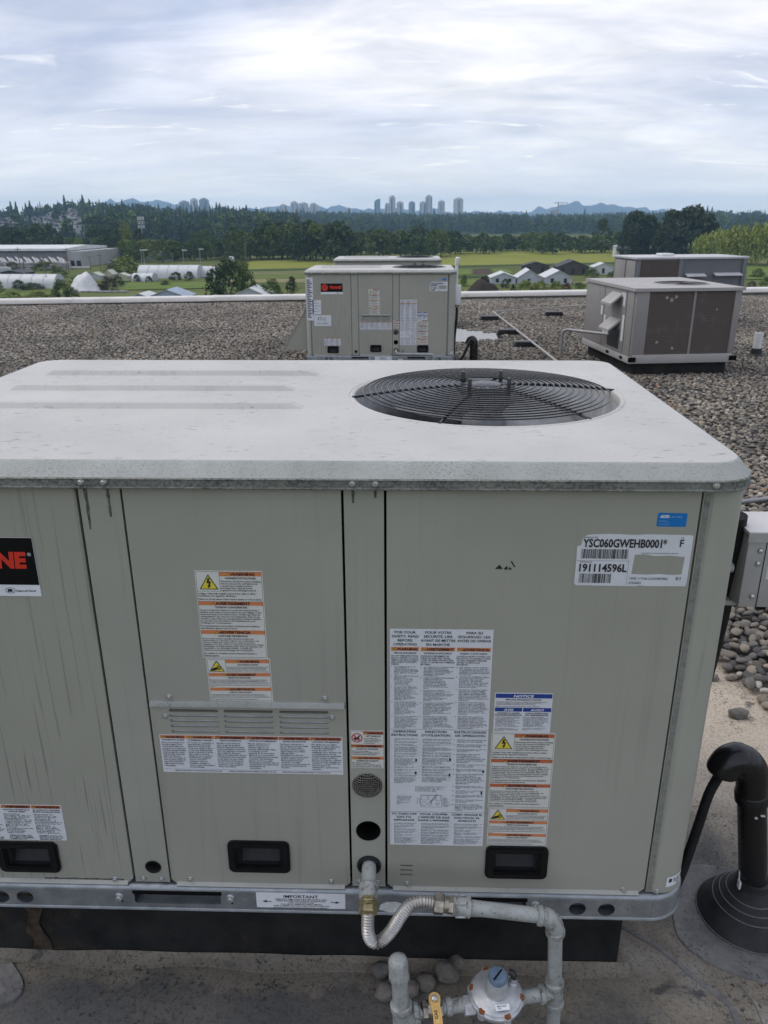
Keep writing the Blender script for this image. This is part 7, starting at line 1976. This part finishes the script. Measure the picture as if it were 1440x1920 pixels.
# wooded ridges, mountains
def tab(tb, x):
    if x <= tb[0][0]: return tb[0][1]
    for (a, c), (a2, c2) in zip(tb, tb[1:]):
        if a <= x <= a2: return c+(c2-c)*(x-a)/(a2-a)
    return tb[-1][1]
def sm(t_): t_ = min(1, max(0, t_)); return t_*t_*(3-2*t_)
def ridge(name, tb, D0, Dc, D1, tree_h, mat_, nb=70, nd=14, rough=0.0):
    """height of the land at bearing/distance: climbs from the plain to a crest, then levels off"""
    def hgt(bb, D):
        crest = CAM.z + tab(tb, bb)*Dc - tree_h
        z = G + (crest-G)*sm((D-D0)/(Dc-D0)) - max(0, D-Dc)*0.02
        return z + rough*mnoise.noise(Vector((bb*1.7, D*0.004, 1)))
    m = MB()
    b0, b1 = tb[0][0], tb[-1][0]
    vs_ = []
    for i in range(nb+1):
        bb = b0+(b1-b0)*i/nb
        for j in range(nd+1):
            D = D0+(D1-D0)*j/nd
            vs_.append((D*math.sin(R(bb)), D*math.cos(R(bb)), hgt(bb, D)))
    m.add(vs_, [(i*(nd+1)+j, (i+1)*(nd+1)+j, (i+1)*(nd+1)+j+1, i*(nd+1)+j+1) for i in range(nb) for j in range(nd)])
    struct(m.build(name, mat_, smooth=60))
    return hgt
RLEFT.insert(0, (-48.0, 0.013)); RMID.append((48.0, 0.0075))
hl = ridge('wooded_hill', RLEFT, 620, 1150, 1700, 20, 'hill_ground')
hm = ridge('wooded_hill', RMID, 1000, 2000, 2800, 19, 'hill_ground')
MT2 = []
for i in range(161):
    bb = -24+46*i/160
    MT2.append((bb, tab(RMOUNT, bb)+0.0016*mnoise.noise(Vector((bb*1.9, 0, 0)))+0.0010*mnoise.noise(Vector((bb*5.1, 3, 0)))))
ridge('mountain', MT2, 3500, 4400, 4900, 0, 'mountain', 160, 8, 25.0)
FC = bpy.data.collections.new('forest_shapes')
for s in range(3): FC.objects.link(bpy.data.objects.new('conifer_shape', conifer_mesh(40+s, 12, 7)))
for s in range(3):
    o = bpy.data.objects.new('leafy_shape', leaf_mesh('leafy', [(x*.62, y*.62, z*.80) for x, y, z in blob(300+s, 32, 0.02, 0.97)], 0.060, 9, (.05, .05, .05), 'leaf_dark' if s else 'leaf_mid', s+70)); FC.objects.link(o)
def forest(name, label, hgt, b0, b1, D0, D1, n, smin, smax, seed, clear=None):
    g = np.random.default_rng(seed)
    pts = []
    while len(pts) < n:
        bb = g.uniform(b0, b1); D = D0+(D1-D0)*g.random()**0.8
        if clear and clear(bb, D, g.random()): continue
        pts.append((D*math.sin(R(bb)), D*math.cos(R(bb)), hgt(bb, D)-0.5))
    me = bpy.data.meshes.new(name)
    me.from_pydata(pts, [], [])
    o = link(name, me)
    o['kind'] = 'stuff'
    tag(o, label, 'forest')
    scatter(o, FC, 0, smin, smax, 0.04, seed, True)
HOUSES = []
gh = np.random.default_rng(12)
for k in range(60): HOUSES.append((gh.uniform(-26.9, -21.6), gh.uniform(760, 1120), hl))
for k in range(16): HOUSES.append((gh.uniform(-17.0, -12.8), gh.uniform(1000, 1140), hl))
for k in range(14): HOUSES.append((gh.uniform(20.0, 22.8), gh.uniform(1700, 1990), hm))
def near_house(bb, D, q):
    for hb, hd, _ in HOUSES:
        if abs(bb-hb)*R(1)*D < 8 and -95 < D-hd < 10: return True
    return False
forest('forest', 'dark conifer wood covering the left-hand ridge', hl, -47, -7.5, 660, 1250, 3200, 11, 29, 31, near_house)
forest('forest', 'hazy blue-green wood covering the far ridge behind the fields', hm, -14.5, 47, 1050, 2150, 7000, 11, 27, 32, near_house)
# single conifers standing clear of the canopy on the skylines
gt = np.random.default_rng(77)
for k in range(60):
    left = k < 34
    bb = gt.uniform(-27, -8.5) if left else gt.uniform(-8, 23)
    D = gt.uniform(1060, 1160) if left else gt.uniform(1900, 2010)
    hg = hl if left else hm
    h = gt.uniform(20, 32)*(1.0 if left else 1.1)
    o = thing('tree', 'pointed conifer standing above the skyline of the left-hand ridge' if left else 'pointed conifer standing above the skyline of the far ridge', 'tree', (D*math.sin(R(bb)), D*math.cos(R(bb)), hg(bb, D)-1), k, 'skyline conifers on the left ridge' if left else 'skyline conifers on the far ridge')
    o.scale = (h*1.15, h*1.15, h)
    link('crown', CROWN['conifer'][k % 3], o)
# houses among the trees
hm_ = MB(); hm_.box(-6, 6, -5, 5, -3, 6); HW = hm_
def gable_mesh(w, d, z0, z1, mats, over=0.4):
    m = MB()
    m.prism([(-w/2-over, z0), (w/2+over, z0), (0, z1)], -d/2-over, d/2+over, lambda p, q, e: (p, e, q))
    return m
def shared(name, m, mat_):
    o = m.build(name, mat_); me = o.data
    bpy.data.objects.remove(o)
    return me
w1 = MB(); w1.box(-6, 6, -5, 5, -4, 6)
HWM = shared('wall', w1, 'house_wall'); HRM = shared('roof', gable_mesh(12, 10, 6, 9.5, None, .6), 'house_roof')
wm = MB(); wm.box(-4.2, -2.0, -5.1, -4.95, 2.6, 4.4); HNM = shared('window', wm, 'window_dark')
wm = MB(); wm.box(1.6, 4.2, -5.1, -4.95, 2.6, 4.4); HNM2 = shared('window', wm, 'window_dark')
for k, (bb, D, hg) in enumerate(HOUSES):
    o = thing('house', ('pale house among the trees on the left-hand hillside' if bb < -20 else ('pale house in the row on the ridge right of the antenna mast' if bb < 0 else 'pale house among trees on the right-hand ridge')), 'house',
              (D*math.sin(R(bb)), D*math.cos(R(bb)), hg(bb, D)+5.0), -R(bb)+gh.uniform(-.5, .5), 'houses on the left hillside' if bb < -20 else ('houses right of the mast' if bb < 0 else 'houses on the right ridge'))
    s = gh.uniform(0.5, 0.8); o.scale = (s*gh.uniform(.7, 1.1), s, s)
    link('wall', HWM, o); link('roof', HRM, o); link('window', HNM, o); link('window', HNM2, o)

# towers on the skyline
TN = ['pale round-cornered tower, left of the trio on the left skyline', 'tallest slab tower in the middle of the left skyline trio', 'stepped pale tower, right of the left skyline trio', 'leftmost tower of the group above the dark grove', 'second tower of the group above the dark grove', 'wide tower with a lower shoulder above the dark grove', 'rightmost tower of the group above the dark grove', 'low faint tower between the two skyline groups',
      'slant-topped glass tower at the left of the main skyline group', 'short tower tucked beside the tall brown skyline tower', 'tall brown pointed tower, left half of the main skyline', 'rounded brown tower just right of the tall pointed one', 'grey tower standing alone in the middle of the main skyline', 'brown tower touching the tallest skyline tower', 'tallest tower of the main skyline', 'slim tower right of the tallest one', 'broad rightmost tower of the main skyline']
for k, ((x, y, zt), w) in enumerate(TOWERS):
    o = thing('tower_block', TN[k], 'tower', (x, y, G), 0.3*k, 'skyline towers')
    H = zt-G
    w *= 0.92
    gl = k in (0, 2, 8, 12)
    m = MB()
    pl = [(w/2*math.cos(PI/4*i+PI/8)*1.08, w/2*math.sin(PI/4*i+PI/8)*1.08) for i in range(8)]
    Hs = H*(0.93 if k != 8 else 0.86)
    m.loft([[(p[0], p[1], z) for p in pl] for z in (0, Hs)])
    m.build('shaft', 'tower_glass' if gl else 'tower_wall', o, smooth=0)
    m = MB()
    if k == 8: m.loft([[(p[0], p[1], Hs) for p in pl], [(p[0], p[1], Hs+(H-Hs)*(0.5-p[0]/w)) for p in pl]])
    else: m.loft([[(p[0]*f_, p[1]*f_, z) for p in pl] for f_, z in ((0.86, Hs), (0.80, Hs+(H-Hs)*.45), (0.5, Hs+(H-Hs)*.5), (0.35, H))])
    m.build('crown', 'tower_glass' if gl else 'tower_wall', o, smooth=0)
    for q in range(0, 8, 2):
        m = MB()
        c, s = math.cos(PI/4*q), math.sin(PI/4*q)
        m.box(w*.47, w*.515, -w*.13, w*.13, 4, Hs-4, rot=Matrix.Rotation(PI/4*q, 3, 'Z'), c=(0, 0, 0))
        m.build('window_bay', 'window_dark' if q % 4 else 'tower_glass', o, smooth=0)
o = thing('tower_crane', 'faint tower crane over a half-built block on the right skyline', 'crane', (454, 2559, -6), 0.4)
m = MB(); m.box(-1.2, 1.2, -1.2, 1.2, 0, 55); m.build('mast', 'crane_red', o)
m = MB(); m.box(-14, 34, -1, 1, 52, 54); m.build('jib', 'crane_red', o)
o = thing('unfinished_block', 'half-built block beneath the tower crane', 'building', (443, 2565, -6))
m = MB(); m.box(-10, 10, -8, 8, 0, 34); m.build('frame', 'tower_wall', o)
for z in range(6, 34, 5):
    m = MB(); m.box(-10.6, 10.6, -8.6, 8.6, z, z+0.6); m.build('floor_slab', 'tower_glass', o)

# ------------------------------------------------------------------ farm buildings
def aligned(name, label, cat, a, c, group=None):
    dx_, dy_ = c[0]-a[0], c[1]-a[1]
    return thing(name, label, cat, ((a[0]+c[0])/2, (a[1]+c[1])/2, G), math.atan2(dy_, dx_), group), math.hypot(dx_, dy_)
# warehouse
o, L = aligned('warehouse', 'long grey warehouse with white roof edge at the left', 'warehouse', (-191.7, 329.3), (-131.5, 327.0))
m = MB(); m.box(-L/2, L/2-0.1, 0, 40, 0, 5.6); m.build('wall', 'warehouse_wall', o)
m = MB(); m.box(L/2-6, L/2, -1.0, 40, 0, 5.9); m.build('end_wall', 'warehouse_end', o)
m = MB(); m.loft([[(-L/2-1, y, z) for y, z in ((-1.4, 6.1), (-1.4, 7.0), (20, 7.9), (41, 7.0), (41, 6.1))], [(L/2-6.3, y, z) for y, z in ((-1.4, 6.1), (-1.4, 7.0), (20, 7.9), (41, 7.0), (41, 6.1))]]); m.build('roof', 'warehouse_roof', o)
for x in (L/2-4.9, L/2-2.2, L/2-9.5): 
    m = MB(); m.box(x, x+1.6, -1.2, -0.9, 0.3, 2.4) if x > L/2-6 else m.box(x, x+1.8, -0.2, 0.1, 0.3, 2.6); m.build('doorway', 'window_dark', o)
for k in range(12):
    m = MB(); m.box(-L/2+3+4.4*k, -L/2+3.2+4.4*k, -0.25, 0, 0, 5.6); m.build('pilaster', 'steel_grey', o)
# stock stacked in the yard
rr = random.Random(5)
for k in range(16):
    x = -184+3.5*k
    o = thing('lumber_stack', 'stack of pale boards in the yard before the warehouse', 'lumber stack', (x, 318-rr.uniform(0, 9), G), rr.uniform(-.3, .3), 'lumber stacks in the yard')
    for q in range(3):
        m = MB(); m.box(-1.5, 1.5, -2.5, 2.5, q*0.9, q*0.9+0.7); m.build('bundle', 'lumber', o)
for k in range(9):
    x = -166+3.4*k
    o = thing('leaning_rack', 'rack of long pale sections leaning in the yard by the warehouse', 'rack', (x, 322, G), 0.0, 'leaning racks in the yard')
    for q in range(4):
        m = MB(); m.tube([(q*0.7+3.2, -3, 0.2), (q*0.7-1.8, 2, 3.9-0.2*q)], 0.22, 6); m.build('section', 'lumber' if q % 2 else 'warehouse_roof', o)
def hoop(name, label, a, c, depth, h, mat_='poly_white', cat='greenhouse', along=True, grp='white greenhouses'):
    """polytunnel: ridge along a-c, round section"""
    o, L = aligned(name, label, cat, a, c, grp)
    w = depth
    sec = [(w/2-w/2*math.cos(PI*i/12), h*math.sin(PI*i/12)**0.75) for i in range(13)]
    m = MB(); m.loft([[(x, y, z) for y, z in sec] for x in (-L/2, -L/6, L/6, L/2)], closed=False); m.build('cover', mat_, o, smooth=50)
    for x in (-L/2, L/2):
        m = MB(); m.plate([(y, z) for y, z in sec], [], x-0.03, x+0.03, 0, lambda p, q, d: (d, p, q)); m.build('end_wall', 'tent_wall', o, smooth=0)
    n = max(3, int(L/3))
    for k in range(n+1):
        x = -L/2+L*k/n
        m = MB(); m.tube([(x, y-0.05*(1 if y < w/2 else -1), z*1.01+0.03) for y, z in sec], 0.05, 5); m.build('hoop', 'tarp_white', o, smooth=50)
    return o
hoop('greenhouse', 'long white polytunnel at the left edge behind dark bushes', (-117, 219.3), (-97.1, 219.0), 7, 3.6)
hoop('greenhouse', 'long white polytunnel right of the yellow-green bush', (-87.0, 258.3), (-67.5, 257.8), 8, 3.9)
hoop('greenhouse', 'small white polytunnel in front of the long one', (-84.3, 244.4), (-78.0, 244.3), 6, 2.3)
hoop('greenhouse', 'far end white polytunnel joining the long one on the right', (-69.8, 262.8), (-63.0, 262.7), 7, 3.3)
def gable(name, label, cat, a, c, depth, hw, hr, wall, roof_, grp=None, ends=True, wins=0):
    """gabled building: front eave or gable faces the roof"""
    o, L = aligned(name, label, cat, a, c, grp)
    m = MB(); m.box(-L/2, L/2, 0, depth, 0, hw)
    if ends: m.prism([(-L/2, hw), (L/2, hw), (0, hr)], 0.0, depth, lambda p, q, e: (p, e, q))
    m.build('wall', wall, o, smooth=0)
    t_ = 0.12
    for sg in (-1, 1):
        m = MB()
        ov = 0.35
        m.loft([[(sg*(L/2+ov), y, hw-ov*(hr-hw)/(L/2)), (0, y, hr), (0, y, hr+t_), (sg*(L/2+ov), y, hw-ov*(hr-hw)/(L/2)+t_)] for y in (-0.3, depth+0.3)])
        m.build('roof', roof_, o, smooth=0)
    for k in range(wins):
        m = MB(); m.box(-L/2+L*(k+.5)/wins-0.45, -L/2+L*(k+.5)/wins+0.45, -0.06, 0.02, 0.4, hw*.85); m.build('doorway', 'window_dark', o)
    return o
gable('tent', 'blue-grey greenhouse roof just past the parapet on the left', 'tent', (-58.8, 180.2), (-50.2, 180.2), 8, 1.2, 2.7, 'poly_blue', 'poly_blue', 'tents past the parapet')
gable('tent', 'pale blue low greenhouse roof, leftmost past the parapet', 'tent', (-64.7, 180.3), (-57.2, 180.2), 7, 0.6, 1.9, 'poly_blue', 'tarp_white', 'tents past the parapet')
gable('tent', 'white pitched tent just past the parapet beside the middle unit', 'tent', (-41.0, 180.1), (-30.4, 180.0), 9, 0.8, 3.1, 'tent_wall', 'poly_white', 'tents past the parapet')
gable('tent', 'white pitched tent, left of three by the brown barn', 'tent', (24.0, 233.7), (31.0, 233.6), 9, 1.7, 3.0, 'tent_wall', 'poly_white', 'three white tents', wins=2)
gable('tent', 'white pitched tent, middle of three by the brown barn', 'tent', (31.4, 233.6), (38.2, 233.4), 10, 1.6, 3.8, 'tent_wall', 'poly_white', 'three white tents', wins=1)
gable('tent', 'white pitched tent, right of three by the brown barn', 'tent', (39.2, 231.4), (46.6, 231.3), 12, 1.9, 3.7, 'tent_wall', 'poly_white', 'three white tents', wins=2)
gable('barn', 'dark-roofed low barn behind the white tents', 'barn', (39.0, 277), (47.8, 276.8), 6, 2.6, 3.8, 'barn_brown', 'barn_roof', None, True, 2)
gable('barn', 'brown barn with dark pitched roof right of the white tents', 'barn', (49.4, 269.9), (59.5, 269.6), 10, 2.6, 4.6, 'barn_brown', 'barn_roof', None, True, 3)
gable('house', 'small white house right of the brown barn', 'house', (61.8, 272.2), (68.0, 272.0), 7, 2.4, 3.6, 'house_wall', 'poly_white', None, True, 1)
gable('shed', 'pale shed beside the white tarpaulin, left of two', 'shed', (-100.5, 251.5), (-96.6, 251.4), 4, 1.3, 2.2, 'tent_wall', 'shed_cream')
gable('shed', 'narrow cream shed between two low sheds', 'shed', (-97.0, 256.2), (-94.4, 256.1), 4, 1.6, 2.7, 'shed_cream', 'shed_cream')
gable('shed', 'low cream greenhouse shed below the yellow-green bush', 'shed', (-93.6, 253.7), (-88.5, 253.6), 4, 1.0, 1.8, 'shed_cream', 'shed_cream')
gable('hut', 'tiny white hut at the corner of the hay field', 'hut', (-78.5, 349.3), (-75.3, 349.1), 4, 1.8, 2.7, 'poly_white', 'poly_white')
gable('shed', 'grey flat shed far off among the left-hand trees', 'shed', (-119.3, 372.0), (-107.5, 371.4), 8, 3.3, 4.0, 'warehouse_end', 'warehouse_roof')
gable('shed', 'long dark roofed shed behind the left polytunnel', 'shed', (-136.8, 266), (-128.0, 266), 9, 1.2, 2.0, 'barn_roof', 'barn_roof')
gable('building', 'distant white building glimpsed through the tree belt', 'building', (-30.2, 470.3), (-23.0, 469.8), 8, 6.0, 7.6, 'poly_white', 'warehouse_roof')
gable('building', 'low white building beside the tall dark trees', 'building', (99.3, 396), (106.0, 395.7), 7, 5.0, 5.6, 'poly_white', 'poly_white')
o = thing('container', 'white container at the left edge behind the polytunnel', 'container', (-140, 276, G))
m = MB(); m.box(-3, 3, -1.2, 1.2, 0, 2.6); m.build('box', 'poly_white', o)
for k in range(12): m = MB(); m.box(-2.9+.5*k, -2.75+.5*k, -1.26, -1.2, 0.1, 2.5); m.build('rib', 'tent_wall', o)
# tarpaulin over a heap, soil heap
def heap(name, label, cat, x, y, w, d, h, mat_, seed, kind=None):
    m = MB(); n = 14; vs_ = []
    for i in range(n+1):
        for j in range(n+1):
            u, v = i/n*2-1, j/n*2-1
            q = max(0, 1-math.sqrt(u*u+v*v))
            vs_.append((u*w/2, v*d/2, h*sm(q*1.25)*(1+0.35*mnoise.noise(Vector((u*2.2, v*2.2, seed))))-0.05))
    m.add(vs_, [(i*(n+1)+j, (i+1)*(n+1)+j, (i+1)*(n+1)+j+1, i*(n+1)+j+1) for i in range(n) for j in range(n)])
    o = m.build(name, mat_, None, (x, y, G), smooth=60)
    return tag(o, label, cat)
heap('tarpaulin', 'white tarpaulin over a heap left of the farm plots', 'tarpaulin', -85.5, 211, 10.5, 8, 4.2, 'tarp_white', 3)
for k in range(12):
    o = thing('pallet_stack', 'jumbled pale pallets beside the white tarpaulin', 'pallets', (-87+1.3*k, 204+1.5*rr.random(), G), rr.uniform(0, 3), 'pallets by the tarpaulin')
    for q in range(2):
        m = MB(); m.box(-0.9, 0.9, -0.6, 0.6, 0.35*q, 0.35*q+0.2); m.build('board', 'lumber', o)
heap('soil_heap', 'dark brown soil heap beyond the parapet right of the middle unit', 'soil heap', 18.2, 193, 11.5, 7, 3.8, 'soil_heap', 7)
# poles, lamps, antenna mast
for k, ((x, y), h) in enumerate(POLES):
    lamp = k in (6, 7, 8, 9, 10)
    o = thing('light_pole' if lamp else 'utility_pole', 'pole with a pale flat lamp head among the left-hand trees' if lamp else 'bare utility pole near the warehouse yard', 'light pole' if lamp else 'utility pole', (x, y, G), 0.0, 'lamp poles' if lamp else 'utility poles')
    m = MB(); m.tube([(0, 0, 0), (0, 0, h)], [0.17, 0.10], 7); m.build('pole', 'steel_grey' if lamp else 'pole_wood', o)
    m = MB()
    if lamp: m.box(-0.3, 1.6, -0.5, 0.5, h, h+0.35, bev=0.05)
    else: m.box(-1.1, 1.1, -0.07, 0.07, h-0.8, h-0.6)
    m.build('lamp_head' if lamp else 'crossarm', 'poly_white' if lamp else 'pole_wood', o)
o = thing('antenna_mast', 'tall antenna mast crowned with pale panel antennas above the left trees', 'antenna mast', (-138.4, 426.3, G))
m = MB(); m.tube([(0, 0, 0), (0, 0, 19.5)], [0.45, 0.25], 10); m.build('mast', 'steel_grey', o)
for q in range(3):
    z = 14.0+2.0*q
    m = MB(); m.torus((0, 0, z), 1.5, 0.06, 18, 5); m.build('platform', 'steel_grey', o)
    for k in range(6):
        a = PI/3*k+0.3*q
        m = MB(); m.box(1.45, 1.65, -0.22, 0.22, z-0.3, z+1.3, rot=Matrix.Rotation(a, 3, 'Z'), c=(0, 0, 0)); m.build('panel_antenna', 'poly_white', o)

# ------------------------------------------------------------------ the air
HZ = NT('haze_air')
HZ.n.remove(HZ.b)
pv = HZ.n.new('ShaderNodeVolumePrincipled')
pv.inputs['Color'].default_value = (0.45, 0.72, 1.0, 1)
pv.inputs['Density'].default_value = HAZE
pv.inputs['Anisotropy'].default_value = 0.0
HZ.l.new(pv.outputs[0], HZ.n['Material Output'].inputs['Volume'])
b = MB(); b.box(-5600, 5600, -5600, 5600, -17.2, 130)
hz = b.build('haze', 'haze_air', smooth=0)
hz['kind'] = 'stuff'
